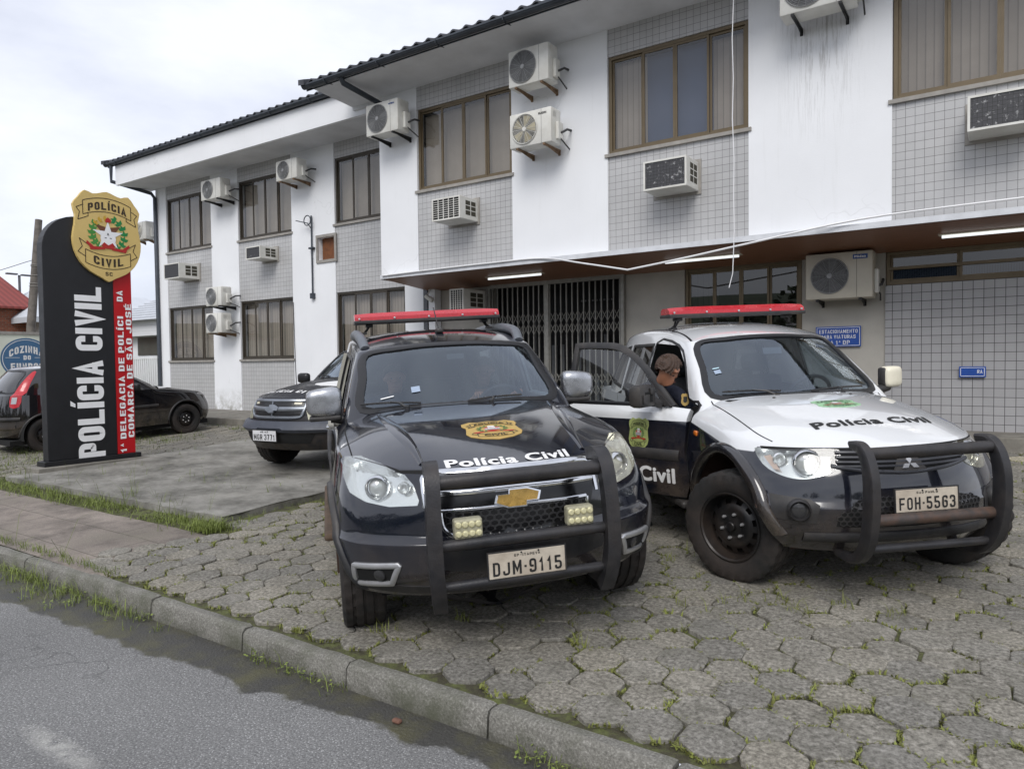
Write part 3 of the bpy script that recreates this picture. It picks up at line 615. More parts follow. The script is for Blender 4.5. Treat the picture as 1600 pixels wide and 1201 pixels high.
class Shell:
    def __init__(s, *meshes):
        s.parts = []; vs = []; fs = []
        for me in meshes:
            o = len(vs); vs += [v.co.copy() for v in me.vertices]; fs += [[i+o for i in p.vertices] for p in me.polygons]
        s.bvh = BVHTree.FromPolygons(vs, fs)
    def hit(s, a, b, ax):
        d, u, v = ax; return s.bvh.ray_cast(u*a+v*b+d*8, -d, 16)[:2]
    def uv(s, pts, ax): return [(V(p).dot(ax[1]), V(p).dot(ax[2])) for p in pts]
    def cut(s, me, pts, ax, facing=.05, snap=.03):
        """delete what lies inside the outline, then pull the ragged edge onto it"""
        d, u, v = ax; poly = s.uv(pts, ax); bm = bmesh.new(); bm.from_mesh(me); bm.normal_update()
        kill = []
        for f in bm.faces:
            c = f.calc_center_median()
            if f.normal.dot(d) > facing and inside((c.dot(u), c.dot(v)), poly): kill.append(f)
        rim = set()
        for f in kill:
            for vv in f.verts: rim.add(vv)
        bmesh.ops.delete(bm, geom=kill, context='FACES')
        seg = [(V(poly[i]), V(poly[(i+1) % len(poly)])) for i in range(len(poly))]
        for vv in rim:
            if not vv.is_valid or not vv.link_faces: continue
            p = V((vv.co.dot(u), vv.co.dot(v))); best = None
            for a, b in seg:
                ab = b-a; t = max(0, min(1, (p-a).dot(ab)/max(1e-9, ab.length_squared))); q = a+ab*t; l = (q-p).length
                if best is None or l < best[0]: best = (l, q)
            if best[0] < snap:
                h, n = s.hit(best[1].x, best[1].y, ax)
                dep = vv.co.dot(d)
                if h is not None and abs(h.dot(d)-dep) < .06: vv.co = h
        bm.to_mesh(me); bm.free()
    def drape(s, bm, ax, off, rim, step, flip=False):
        d, u, v = ax
        if step:
            xs = [q.co.x for q in bm.verts]; ys = [q.co.y for q in bm.verts]
            for lo, hi, no in ((min(xs), max(xs), V((1, 0, 0))), (min(ys), max(ys), V((0, 1, 0)))):
                c = lo+step
                while c < hi:
                    bmesh.ops.bisect_plane(bm, geom=bm.verts[:]+bm.edges[:]+bm.faces[:], plane_co=no*c, plane_no=no, dist=1e-6); c += step
        info = {}; last = None
        hs = {}
        for q in bm.verts: hs[q] = s.hit(q.co.x, q.co.y, ax)
        ok = [h[0].dot(d) for h in hs.values() if h[0] is not None]; av = sum(ok)/max(1, len(ok))
        for q in bm.verts:
            h, n = hs[q]
            if h is None: h = u*q.co.x+v*q.co.y+d*av; n = d
            q.co = h+n*(off+q.co.z); info[q] = n.copy()
        if rim:
            be = [e for e in bm.edges if len(e.link_faces) == 1]
            ext = bmesh.ops.extrude_edge_only(bm, edges=be)['geom']
            nv = [g for g in ext if isinstance(g, bmesh.types.BMVert)]
            tree = {tuple(round(c, 5) for c in q.co): n for q, n in info.items()}
            for q in nv:
                n = tree.get(tuple(round(c, 5) for c in q.co), d); q.co = q.co-n*(rim+off)
    def patch(s, pts, ax, off=.003, rim=.004, step=.03, holes=None):
        """a sheet over the outline that follows the body"""
        d, u, v = ax; poly = s.uv(pts, ax); bm = bmesh.new()
        f = bm.faces.new([bm.verts.new((a, b, 0)) for a, b in poly]); bmesh.ops.triangulate(bm, faces=[f], ngon_method='EAR_CLIP')
        s.drape(bm, ax, off, rim, step); return MB().addbm(bm)
    def flatmesh(s, vf, at, ax, ang=0, off=.003, rim=0, step=.04, curve=None):
        d, u, v = ax; vs, fs = vf; a0, b0 = V(at).dot(u), V(at).dot(v); bm = bmesh.new(); ca, sa = cos(ang), sin(ang)
        q = []
        for p in vs:
            x, y = p[0], p[1]
            if curve: x, y = curve(x, y)
            q.append(bm.verts.new((a0+x*ca-y*sa, b0+x*sa+y*ca, p[2])))
        for f in fs:
            try: bm.faces.new([q[i] for i in f])
            except ValueError: pass
        bmesh.ops.triangulate(bm, faces=bm.faces[:]); s.drape(bm, ax, off, rim, step); return MB().addbm(bm)
    def strip(s, pts, wd, ax, off=.003, rim=.003, closed=False, step=.02, h=None, sides=None):
        """a band of width wd along a line drawn on the body; h > 0 makes it a raised bead"""
        d, u, v = ax; P = [V(p) for p in s.uv(pts, ax)]; out = []
        m = len(P)
        for i in range(m if closed else m-1):
            a, b = P[i], P[(i+1) % m]; n = max(1, int((b-a).length/step))
            out += [a.lerp(b, k/n) for k in range(n)]
        if not closed: out.append(P[-1])
        m = len(out); rows = []
        for i, p in enumerate(out):
            a = out[(i-1) % m] if closed or i else p; b = out[(i+1) % m] if closed or i < m-1 else p
            t = (b-a).normalized(); nn = V((-t.y, t.x)); r = []
            w_ = wd(i/(m-1)) if callable(wd) else wd
            hh = h or 0
            for k, (f, e) in enumerate(((-.5, -rim), (-.5, off), (-.22, off+hh), (.22, off+hh), (.5, off), (.5, -rim))):
                q = p+nn*f*w_; hp, hn = s.hit(q.x, q.y, ax)
                if hp is None:
                    hp, hn = s.hit(p.x, p.y, ax)
                    if hp is None: hp, hn = (V(rows[-1][0]) if rows else d*0), d
                    else: hp = hp+(u*(q.x-p.x)+v*(q.y-p.y))
                r.append(tuple(hp+hn*e))
            rows.append(r)
        if closed: rows.append(rows[0])
        return MB().grid(rows)
def mir(P): return [(p[0], -p[1], p[2]) for p in P]
def sym(P):
    """half outline with its ends on the centre line -> whole outline"""
    return list(P)+[(p[0], -p[1], p[2]) for p in reversed(P) if abs(p[1]) > 1e-6]
def circ(cx, cz, r, a0=0, a1=360, n=48, y=0): return [(cx+r*cos(R(a0+(a1-a0)*i/n)), y, cz+r*sin(R(a0+(a1-a0)*i/n))) for i in range(n+(a1-a0 != 360))]
# ---------------------------------------------------------------- materials for vehicles
def m_paint(name, base, dirt=(.20, .15, .10, 1), dz=(.25, .75), amt=.5, rough=.12, coat=1.):
    t = NT(name); o = t.xyz(); k = t.new('MapRange', i0=o[2]); k.inputs[1].default_value = dz[0]; k.inputs[2].default_value = dz[1]; k.inputs[3].default_value = 1; k.inputs[4].default_value = .0
    dm = t.math('MULTIPLY', t.math('ADD', k.outputs[0], .06), t.ramp(t.noise(5, 7, .68), (.32, 0.), (.66, 1.)), clamp=True)
    dm = t.math('MULTIPLY', dm, amt)
    b = t.mix(dm, base(t, o) if callable(base) else base, dirt)
    rr = t.math('ADD', t.ramp(t.noise(7, 6, .65), (.35, rough*.35), (.75, rough*1.3)), t.math('MULTIPLY', dm, .6), clamp=True)
    return t.set(Base_Color=b, Roughness=rr, Coat_Weight=coat, Coat_Roughness=t.math('ADD', .015, t.math('MULTIPLY', dm, .5)), IOR=1.5)
M_TYRE = flat("tyre_rubber", (.016, .0155, .015, 1), .8, 0, .25, 14, .2, 60, dirt=(.07, .045, .034, 1), dirt_amt=.4)
M_STEEL = flat("black_steel_wheel", (.012, .012, .013, 1), .4, .2, .2, 12, dirt=(.09, .06, .04, 1), dirt_amt=.35)
M_RUST = flat("rusty_underbody", (.06, .032, .022, 1), .9, 0, .5, 6)
M_PLAST = flat("worn_black_plastic", (.022, .022, .024, 1), .5, 0, .3, 10, .1, 120, dirt=(.12, .10, .08, 1), dirt_amt=.35)
M_BAR = flat("worn_black_bar", (.022, .022, .025, 1), .4, .1, .35, 12, .15, 90, dirt=(.11, .09, .075, 1), dirt_amt=.3)
M_CHROME = flat("chrome", (.72, .73, .75, 1), .12, 1, .15, 8)
M_SILV = flat("silver_plastic", (.55, .55, .56, 1), .35, .7, .12, 10)
M_SEAL = flat("black_window_seal", (.010, .010, .011, 1), .35, 0, .1, 20)
M_VOID = flat("black_void", (.004, .004, .004, 1), .9, 0, 0)
M_CGLASS = glass("car_glass", (.66, .76, .84, 1), .86, .003, .012, 2.5, (.80, .90, 1, 1))
M_CGLASS_D = glass("tinted_car_glass", (.16, .17, .18, 1), .8, .01, .02)
M_LENS = glass("headlight_lens", (.93, .95, .93, 1), .97, .03, .03)
M_LENSY = glass("yellowed_headlight_lens", (.92, .91, .80, 1), .9, .05, .16)
M_REFL = flat("headlight_reflector", (.80, .81, .82, 1), .24, .8, 0, 20)
M_GOLD = flat("badge_gold", rgb(182, 152, 84), .4, 0, .1, 30); M_LIME = flat("faded_badge_green", rgb(160, 170, 104), .5, 0, .2, 30); M_MINT = flat("faded_mint_badge", rgb(146, 188, 146), .5, 0, .25, 30)
M_INK = flat("black_lettering", (.012, .012, .012, 1), .5, 0, 0); M_WHITE = flat("white_lettering", (.80, .80, .80, 1), .5, 0, .12, 30, dirt=(.35, .30, .25, 1), dirt_amt=.25)
M_RED = flat("red_plastic", (.46, .012, .022, 1), .25, 0, .12, 10, coat=.5); M_DRED = flat("badge_red", rgb(176, 38, 34), .5, 0, 0); M_DGREEN = flat("badge_green", rgb(36, 104, 56), .5, 0, 0); M_BROWN = flat("badge_brown", rgb(110, 66, 40), .5, 0, 0)
M_BLUEP = flat("badge_blue", rgb(50, 80, 140), .5, 0, 0)
M_PLATE = flat("number_plate", rgb(196, 186, 170), .5, .1, .15, 20, dirt=rgb(120, 96, 76), dirt_amt=.5); M_SEAT = flat("dark_seat_fabric", (.03, .03, .032, 1), .9, 0, .3, 30); M_DASH = flat("dashboard", (.02, .02, .022, 1), .7, 0, .2, 20)
M_TRIM = flat("pale_cabin_trim", rgb(170, 168, 158), .8, 0, .1, 6)
M_AMBER = flat("amber_lens", (.62, .16, .02, 1), .2, 0, 0, coat=.5)
def wheel(parent, loc, side, r, wd, rr, steer=0, style='steel', tread=True):
    """side = +1 when the outer face looks to +y"""
    M = Matrix.Translation(loc) @ Matrix.Rotation(steer, 4, 'Z') @ Matrix.Diagonal((1, side, 1, 1))
    n = 84; h = wd/2; mb = MB(); pr = [(rr-.005, -h*.8), (rr+.02, -h*.92), (r*.80, -h), (r*.93, -h*.96), (r*.985, -h*.84), (r*.992, -h*.62)]
    prof = pr+[(r*.992, -h*.55), (r*.975, -h*.52), (r*.975, -h*.40), (r, -h*.37), (r, -h*.08), (r*.975, -h*.05), (r*.975, h*.05), (r, h*.08), (r, h*.37), (r*.975, h*.40), (r*.975, h*.52), (r*.992, h*.55)]+[(a, -b) for a, b in pr[::-1]]
    bm = bmesh.new(); t = MB().lathe(prof, n, 'y', cap=False); me = t.mesh('x'); bm.from_mesh(me); bpy.data.meshes.remove(me)
    for v in bm.verts:
        a = atan2(v.co.z, v.co.x); q = hypot(v.co.x, v.co.z)
        k = int(round(a/(2*pi)*n)) % 3
        ph = (k+(1 if v.co.y > .02 else 0)+(1 if abs(v.co.y) > h*.5 else 0)) % 3
        if q > r*.97 and tread and ph == 0 and abs(v.co.y) > .012: v.co.x *= .974; v.co.z *= .974
    mb.addbm(bm); tyre = None
    root = MB()
    y = h*.45
    if style == 'steel':
        root.k = 0
        root.lathe([(rr+.004, h*.93), (rr-.004, h*.95), (rr-.014, h*.88), (rr-.022, h*.60), (rr-.03, h*.42), (rr*.86, h*.30)], 48, 'y', cap=False)
        root.lathe([(rr*.86, h*.30), (rr*.80, h*.34), (rr*.66, h*.50), (rr*.58, h*.62), (rr*.46, h*.64), (rr*.34, h*.56), (rr*.30, h*.54), (rr*.20, h*.60), (.0001, h*.62)], 48, 'y', cap=False, skip=lambda i, j: i == 1 and j % 4 in (1, 2))
        root.lathe([(rr*.9, h*.2), (.001, h*.2)], 32, 'y', cap=False)
        root.lathe([(.030, h*.58), (.030, h*.80), (.026, h*.84), (.001, h*.85)], 20, 'y', cap=False)
        root.k = 1
        for k in range(6):
            a = 2*pi*k/6+.3; root.lathe([(.011, h*.56), (.011, h*.72), (.007, h*.77), (.001, h*.77)], 6, 'y', Matrix.Translation((cos(a)*rr*.36, 0, sin(a)*rr*.36)), cap=False)
    else:
        root.lathe([(rr+.004, h*.93), (rr-.006, h*.95), (rr-.016, h*.86), (rr-.03, h*.3), (rr-.03, -h*.8)], 48, 'y', cap=False)
        for k in range(6):
            a = 2*pi*k/6; c = Matrix.Rotation(-a, 4, 'Y')
            root.rbox((.05, h*.52, -.032), (rr-.008, h*.78, .032), .012, c)
        root.lathe([(.075, h*.4), (.075, h*.80), (.06, h*.84), (.001, h*.85)], 24, 'y', cap=False)
        root.lathe([(rr*.9, h*.1), (.001, h*.1)], 32, 'y', cap=False)
    w_ = bpy.data.objects.new('wheel', bpy.data.meshes.new('wheel'))
    me = mb.mesh('tyre'); bm = bmesh.new(); bm.from_mesh(me); bmesh.ops.recalc_face_normals(bm, faces=bm.faces[:]); bm.to_mesh(me); bm.free(); me.materials.append(M_TYRE); me.name = 'wheel'
    w_.data = me; link(w_, parent); finish(w_, 35); w_.matrix_local = M
    rim = root.build('rim', [M_STEEL if style == 'steel' else M_SILV, M_SILV], w_, smooth=35)
    return w_
def shield(k=1.):
    """police badge outline, unit height 1, centred"""
    P = [(0, .47), (.13, .43), (.24, .47), (.36, .38), (.37, .25), (.33, .14), (.345, 0), (.37, -.16), (.33, -.30), (.20, -.42), (.07, -.47), (0, -.5)]
    q = P+[(-x, y) for x, y in reversed(P) if x > 0]
    return [(x*k, y, 0) for x, y in smooth_poly([(a, b, 0) for a, b in q], 3)] if False else [(x*k, y, 0) for x, y in q]
def poly_fan(pts): return [tuple(p) for p in pts], [tuple(range(len(pts)))]
def ellipse(cx, cy, a, b, n=16): return [(cx+a*cos(2*pi*i/n), cy+b*sin(2*pi*i/n), 0) for i in range(n)]
def arc_text(txt, wid, hei, sag, bold=.02):
    vs, fs = text_fit(txt, wid, hei, bold); return [(x, y-sag*(2*x/wid)**2, z) for x, y, z in vs], fs
def shifted(vf, dx, dy): return [(x+dx, y+dy, z) for x, y, z in vf[0]], vf[1]
def joinvf(*L):
    vs = []; fs = []
    for a, b in L:
        o = len(vs); vs += a; fs += [tuple(i+o for i in f) for f in b]
    return vs, fs
def badge_layers(kx=1.0):
    """(layer name, (verts, faces), level) of the state police badge, unit height"""
    def o(pts): return poly_fan([(x*kx, y, 0) for x, y, *_ in pts])
    lines = []
    def line(P, w_=.012):
        for a, b in zip(P, P[1:]):
            a = V((a[0], a[1], 0)); b = V((b[0], b[1], 0)); t = (b-a).normalized(); n = V((-t.y, t.x, 0))*w_/2
            lines.append(o([a+n, b+n, b-n, a-n][::-1]))
    arc = lambda y0, sag, w_, n=8: [(-w_/2+w_*i/n, y0-sag*(2*i/n-1)**2) for i in range(n+1)]
    line(arc(.40, .06, .50)); line(arc(.25, .06, .50)); line([(-.25, .34), (-.25, .19)]); line([(.25, .34), (.25, .19)])
    line([(-.25, .30), (-.31, .24), (-.27, .20), (-.30, .13), (-.20, .18)]); line([(.25, .30), (.31, .24), (.27, .20), (.30, .13), (.20, .18)])
    line(arc(-.24, -.05, .46)); line(arc(-.37, -.05, .46)); line([(-.23, -.19), (-.23, -.32)]); line([(.23, -.19), (.23, -.32)])
    line([(-.23, -.25), (-.30, -.20), (-.27, -.14), (-.19, -.18)]); line([(.23, -.25), (.30, -.20), (.27, -.14), (.19, -.18)])
    tx = joinvf(shifted(arc_text("POLÍCIA", .40*kx, .095, .045), 0, .325), shifted(arc_text("CIVIL", .30*kx, .085, -.03), 0, -.305), *lines)
    leaf = []
    for s in (1, -1):
        for k in range(7):
            a = R(-62+k*20); cx, cy = s*(.17+.0*k)*cos(a)*1.05, .02+.15*sin(a)
            for dd in (-.6, .6):
                an = (a+pi/2+dd) if s > 0 else (pi-a-pi/2+dd); leaf.append(o([(cx+.055*cos(an)*t_-.016*sin(an)*q, cy+.055*sin(an)*t_+.016*cos(an)*q) for t_, q in ((0, 0), (.5, -1), (1, 0), (.5, 1))]))
    return tx, leaf, o
# ---------------------------------------------------------------- the two patrol cars: cages
def car_matrix(o, h, n):
    h = V(h).normalized(); n = V(n).normalized(); l = n.cross(h).normalized(); h = l.cross(n)
    return Matrix.Translation(o) @ Matrix((h, l, n)).transposed().to_4x4()
CAR1 = car_matrix((-2.604, 3.584, .046), (.753, -.658, -.024), (-.015, -.053, .998))
CAR2 = car_matrix((-.892, 5.35, .11), (.67, -.741, -.027), (-.004, -.04, .999))
def ledge(c, dz, dx, n=4):
    """one more row above the bumper: a step in front, level on the sides"""
    for k, q in enumerate(c):
        a, b = V(q[2]), V(q[3]); f = a.lerp(b, dz/(b.z-a.z))
        if k < n:
            o = V((1, 0, 0)) if k < 2 else V((.85, .5, 0)) if k == 2 else V((.5, .85, 0)); f -= o*dx
        q.insert(3, tuple(f))
def cage1():
    c = [[(.62,0,.32),(.74,0,.44),(.76,0,.62),(.74,0,.82),(.68,0,.99)],
         [(.60,.33,.32),(.72,.33,.44),(.74,.33,.62),(.71,.33,.82),(.64,.32,.985)],
         [(.52,.60,.32),(.62,.61,.44),(.63,.62,.62),(.57,.60,.82),(.46,.57,.97)],
         [(.33,.845,.33),(.43,.885,.45),(.44,.90,.62),(.36,.885,.82),(.20,.83,1.0)],
         [(.14,.89,.34),(.18,.93,.48),(.17,.95,.64),(.10,.935,.84),(-.04,.875,1.03)],
         [(-.2,.88,.36),(-.2,.93,.48),(-.2,.95,.64),(-.2,.94,.84),(-.24,.885,1.055)],
         [(-.52,.87,.36),(-.52,.91,.48),(-.52,.93,.64),(-.52,.925,.84),(-.54,.88,1.075)],
         [(-.85,.87,.36),(-.85,.91,.48),(-.85,.925,.64),(-.85,.925,.84),(-.85,.885,1.09)],
         [(-1.4,.87,.36),(-1.4,.91,.48),(-1.4,.925,.64),(-1.4,.925,.84),(-1.4,.89,1.10)],
         [(-2.1,.87,.36),(-2.1,.91,.48),(-2.1,.925,.64),(-2.1,.925,.84),(-2.1,.89,1.105)],
         [(-2.9,.87,.36),(-2.9,.92,.48),(-2.9,.94,.64),(-2.9,.93,.84),(-2.9,.885,1.11)],
         [(-3.4,.86,.36),(-3.4,.90,.48),(-3.4,.92,.64),(-3.4,.91,.84),(-3.35,.86,1.11)],
         [(-3.75,.74,.38),(-3.82,.78,.48),(-3.83,.80,.64),(-3.80,.80,.84),(-3.72,.77,1.11)],
         [(-3.85,.4,.38),(-3.95,.42,.48),(-3.96,.42,.64),(-3.92,.42,.84),(-3.82,.4,1.11)],
         [(-3.87,0,.38),(-3.97,0,.48),(-3.98,0,.64),(-3.94,0,.84),(-3.84,0,1.11)]]
    cap = [[c[0][4], c[1][4], c[2][4], c[3][4]],
           [(.42,0,1.065),(.39,.31,1.065),(.24,.58,1.05), c[4][4]],
           [(.10,0,1.135),(.08,.33,1.135),(-.04,.62,1.115), c[5][4]],
           [(-.23,0,1.185),(-.25,.34,1.185),(-.34,.645,1.16), c[6][4]],
           [(-.60,0,1.22),(-.62,.36,1.215),(-.70,.68,1.185), c[7][4]]]
    ledge(c, .035, .03)
    cr = [([q[5] for q in c[0:4]], .75), ([q[5] for q in c[3:12]], .5), ([q[2] for q in c[:5]], .7), ([q[3] for q in c[:4]], .7), (cap[-1], 1), ([q[0] for q in c], .8), (c[3][3:], .25)]
    g = [[(-.50,0,1.15),(-.84,0,1.41),(-1.14,0,1.638)],
         [(-.54,.40,1.145),(-.87,.375,1.405),(-1.17,.35,1.63)],
         [(-.60,.835,1.02),(-.96,.765,1.35),(-1.30,.665,1.60)],
         [(-1.2,.87,1.04),(-1.35,.80,1.36),(-1.62,.69,1.66)],
         [(-1.95,.87,1.05),(-2.0,.80,1.37),(-2.05,.70,1.695)],
         [(-2.7,.86,1.06),(-2.65,.79,1.37),(-2.65,.695,1.69)],
         [(-3.68,.78,1.06),(-3.52,.72,1.37),(-3.35,.62,1.63)],
         [(-3.80,.4,1.06),(-3.68,.38,1.37),(-3.5,.35,1.645)],
         [(-3.83,0,1.06),(-3.72,0,1.37),(-3.53,0,1.65)]]
    gc = [[g[0][2], g[1][2], g[2][2]], [(-1.52,0,1.728),(-1.54,.38,1.722), g[3][2]], [(-2.05,0,1.765),(-2.06,.38,1.758), g[4][2]], [(-2.65,0,1.762),(-2.65,.38,1.755), g[5][2]], [g[8][2], g[7][2], g[6][2]]]
    gcr = [([q[2] for q in g], .6), (g[2], .5), ([q[0] for q in g], 1)]
    return cage(c, cap, cr), cage(g, gc, gcr)
def cage2():
    c = [[(.58,0,.30),(.69,0,.42),(.71,0,.58),(.67,0,.77),(.58,0,.935)],
         [(.56,.30,.30),(.67,.30,.42),(.69,.30,.58),(.65,.30,.77),(.555,.29,.935)],
         [(.46,.56,.30),(.57,.58,.42),(.58,.59,.58),(.53,.58,.77),(.43,.56,.94)],
         [(.28,.80,.32),(.37,.84,.44),(.38,.855,.58),(.30,.835,.77),(.17,.775,.94)],
         [(.12,.84,.34),(.16,.88,.46),(.15,.89,.60),(.08,.875,.80),(-.06,.815,.98)],
         [(-.2,.83,.34),(-.2,.87,.46),(-.2,.885,.60),(-.2,.87,.80),(-.24,.82,1.00)],
         [(-.50,.83,.34),(-.50,.865,.46),(-.50,.88,.60),(-.50,.87,.80),(-.50,.835,1.02)],
         [(-.80,.83,.34),(-.80,.865,.46),(-.80,.88,.60),(-.80,.875,.80),(-.80,.845,1.04)],
         [(-1.4,.83,.34),(-1.4,.865,.46),(-1.4,.88,.60),(-1.4,.875,.80),(-1.4,.85,1.06)],
         [(-2.1,.83,.34),(-2.1,.865,.46),(-2.1,.88,.60),(-2.1,.875,.80),(-2.1,.85,1.07)],
         [(-2.85,.83,.34),(-2.85,.87,.46),(-2.85,.89,.60),(-2.85,.88,.80),(-2.85,.85,1.08)],
         [(-3.3,.82,.36),(-3.3,.86,.48),(-3.3,.875,.60),(-3.3,.87,.80),(-3.28,.83,1.08)],
         [(-3.6,.72,.38),(-3.66,.76,.48),(-3.67,.77,.60),(-3.64,.77,.80),(-3.58,.74,1.08)],
         [(-3.7,.4,.38),(-3.78,.4,.48),(-3.79,.4,.60),(-3.75,.4,.80),(-3.68,.4,1.08)],
         [(-3.72,0,.38),(-3.80,0,.48),(-3.81,0,.60),(-3.77,0,.80),(-3.70,0,1.08)]]
    cap = [[c[0][4], c[1][4], c[2][4], c[3][4]],
           [(.37,0,1.05),(.34,.29,1.05),(.19,.55,1.035), c[4][4]],
           [(.06,0,1.105),(.04,.31,1.105),(-.08,.60,1.085), c[5][4]],
           [(-.24,0,1.15),(-.26,.33,1.15),(-.33,.63,1.125), c[6][4]],
           [(-.54,0,1.18),(-.56,.35,1.175),(-.63,.65,1.15), c[7][4]]]
    ledge(c, .05, .008)
    cr = [([q[5] for q in c[0:4]], .6), ([q[5] for q in c[3:12]], .4), ([q[2] for q in c[:5]], .5), ([q[3] for q in c[:4]], .5), (cap[-1], 1), ([q[0] for q in c], .8)]
    g = [[(-.44,0,1.11),(-.78,0,1.38),(-1.08,0,1.62)],
         [(-.48,.38,1.105),(-.81,.35,1.375),(-1.11,.32,1.612)],
         [(-.50,.80,.99),(-.86,.715,1.32),(-1.22,.60,1.58)],
         [(-1.15,.835,1.01),(-1.30,.745,1.34),(-1.55,.63,1.645)],
         [(-1.9,.835,1.02),(-1.95,.745,1.35),(-2.0,.645,1.68)],
         [(-2.6,.825,1.03),(-2.6,.735,1.35),(-2.55,.645,1.675)],
         [(-3.52,.75,1.03),(-3.4,.68,1.35),(-3.2,.57,1.60)],
         [(-3.65,.4,1.03),(-3.55,.36,1.35),(-3.38,.33,1.62)],
         [(-3.68,0,1.03),(-3.58,0,1.35),(-3.4,0,1.625)]]
    gc = [[g[0][2], g[1][2], g[2][2]], [(-1.46,0,1.708),(-1.48,.35,1.70), g[3][2]], [(-2.0,0,1.755),(-2.0,.35,1.745), g[4][2]], [(-2.6,0,1.75),(-2.58,.35,1.74), g[5][2]], [g[8][2], g[7][2], g[6][2]]]
    gcr = [([q[2] for q in g], .6), (g[2], .5), ([q[0] for q in g], 1)]
    return cage(c, cap, cr), cage(g, gc, gcr)
# ---------------------------------------------------------------- parts shared by the two patrol cars
def joined(*meshes):
    mb = MB()
    for me in meshes: mb.add([v.co[:] for v in me.vertices], [tuple(p.vertices) for p in me.polygons])
    return mb
def body_part(meshes, mat, car, sharp=42):
    return joined(*meshes).build('body', mat, car, smooth=sharp, fix=False)
def arch(sh, cx, cz, r, s, wd, a0=-12, a1=192, out=0, n=40):
    """wheel-arch lip on side s; returns flare mesh"""
    ax = LEFT if s > 0 else RIGHT
    return sh.strip([(cx+r*cos(R(a0+(a1-a0)*i/n)), s, cz+r*sin(R(a0+(a1-a0)*i/n))) for i in range(n+1)], wd, ax, off=.006, rim=.03, h=out, step=.03)
def well(car, cx, cz, r, s, y0=.45, y1=.84, mat=None):
    mb = MB(); pr = [(cx+r*cos(R(22+170*i/24)), cz+r*sin(R(22+170*i/24))) for i in range(25)]
    mb.grid([[(x, s*y0, z) for x, z in pr], [(x, s*y1, z) for x, z in pr]]); mb.grid([[(cx, s*y0, cz)]*25, [(x, s*y0, z) for x, z in pr]])
    mb.build('wheel_well', mat or M_RUST, car, smooth=40, fix=False)
def number_plate(car, M, txt, small, pm=None, paint=None, wd=.40, ht=.13):
    mb = MB(); mb.rbox((-wd/2, -ht/2, -.004), (wd/2, ht/2, .003), .0025)
    p = mb.build('number_plate', paint or M_PLATE, car); p.matrix_local = M
    f = MB(); e = .006
    for a, b in (((-wd/2-e, -ht/2-e, -.008), (wd/2+e, -ht/2, .004)), ((-wd/2-e, ht/2, -.008), (wd/2+e, ht/2+e, .004)), ((-wd/2-e, -ht/2, -.008), (-wd/2, ht/2, .004)), ((wd/2, -ht/2, -.008), (wd/2+e, ht/2, .004))): f.box(a, b)
    f.build('frame', M_PLAST, p)
    t = MB(); a, b = block_text(txt, wd*.90, ht*.54, .15, .19); t.add([(x, y-ht*.13, .0042+z) for x, y, z in a], b)
    a, b = block_text(small, wd*.34, ht*.10, .16, .2); t.add([(x, y+ht*.34, .0042+z) for x, y, z in a], b)
    for x in (-.03, .06): t.lathe([(.005, .0035), (.005, .006), (.001, .0062)], 8, 'z', Matrix.Translation((x*wd/.4, ht*.43, 0)))
    t.build('lettering', M_INK, p)
def put_badge(sh, owner, at, ax, wid, hei, base, ang=0, emblem='state', step=.03):
    kx = wid/hei/.74; s = lambda vf: ([(x*hei, y*hei, z) for x, y, z in vf[0]], vf[1])
    tx, leaf, o = badge_layers(kx)
    b = sh.flatmesh(s(poly_fan(shield(kx))), at, ax, ang, .003, .002, step).build('badge', base, owner, smooth=30)
    rim = MB()
    q = [V((x*hei, y*hei, 0)) for x, y, z in shield(kx)]
    sh.flatmesh(s(tx), at, ax, ang, .0048, 0, .05).build('lettering', M_INK, b)
    gl = sh.flatmesh(s(joinvf(*leaf)), at, ax, ang, .0046, 0, 0); gl.build('emblem', M_DGREEN, b)
    rd = joinvf(o([(-.10, .10), (.10, .10), (.10, .0), (.06, -.06), (0, -.09), (-.06, -.06), (-.10, 0)][::-1]), o([(-.27, -.12), (-.05, -.09), (.05, -.09), (.27, -.12), (.25, -.17), (.05, -.13), (-.05, -.13), (-.25, -.17)][::-1]))
    m = sh.flatmesh(s(rd), at, ax, ang, .0046, 0, .03); m.build('emblem', M_DRED, b)
    st = [o([(-.10, y), (.10, y), (.10, y-.014), (-.10, y-.014)][::-1]) for y in (.045, .015, -.015)]
    sh.flatmesh(s(joinvf(o([(-.04, .16), (.04, .16), (.05, .11), (-.05, .11)][::-1]), o([(-.05, .09), (.05, .09), (.05, .055), (-.05, .055)][::-1]), *st)), at, ax, ang, .0052, 0, 0).build('emblem', M_WHITE, b)
    sh.flatmesh(s(joinvf(*[o([(-.10, y-.014), (.10, y-.014), (.10, y-.028), (-.10, y-.028)][::-1]) for y in (.045, .015, -.015)])), at, ax, ang, .0051, 0, 0).build('emblem', M_INK, b)
    return b
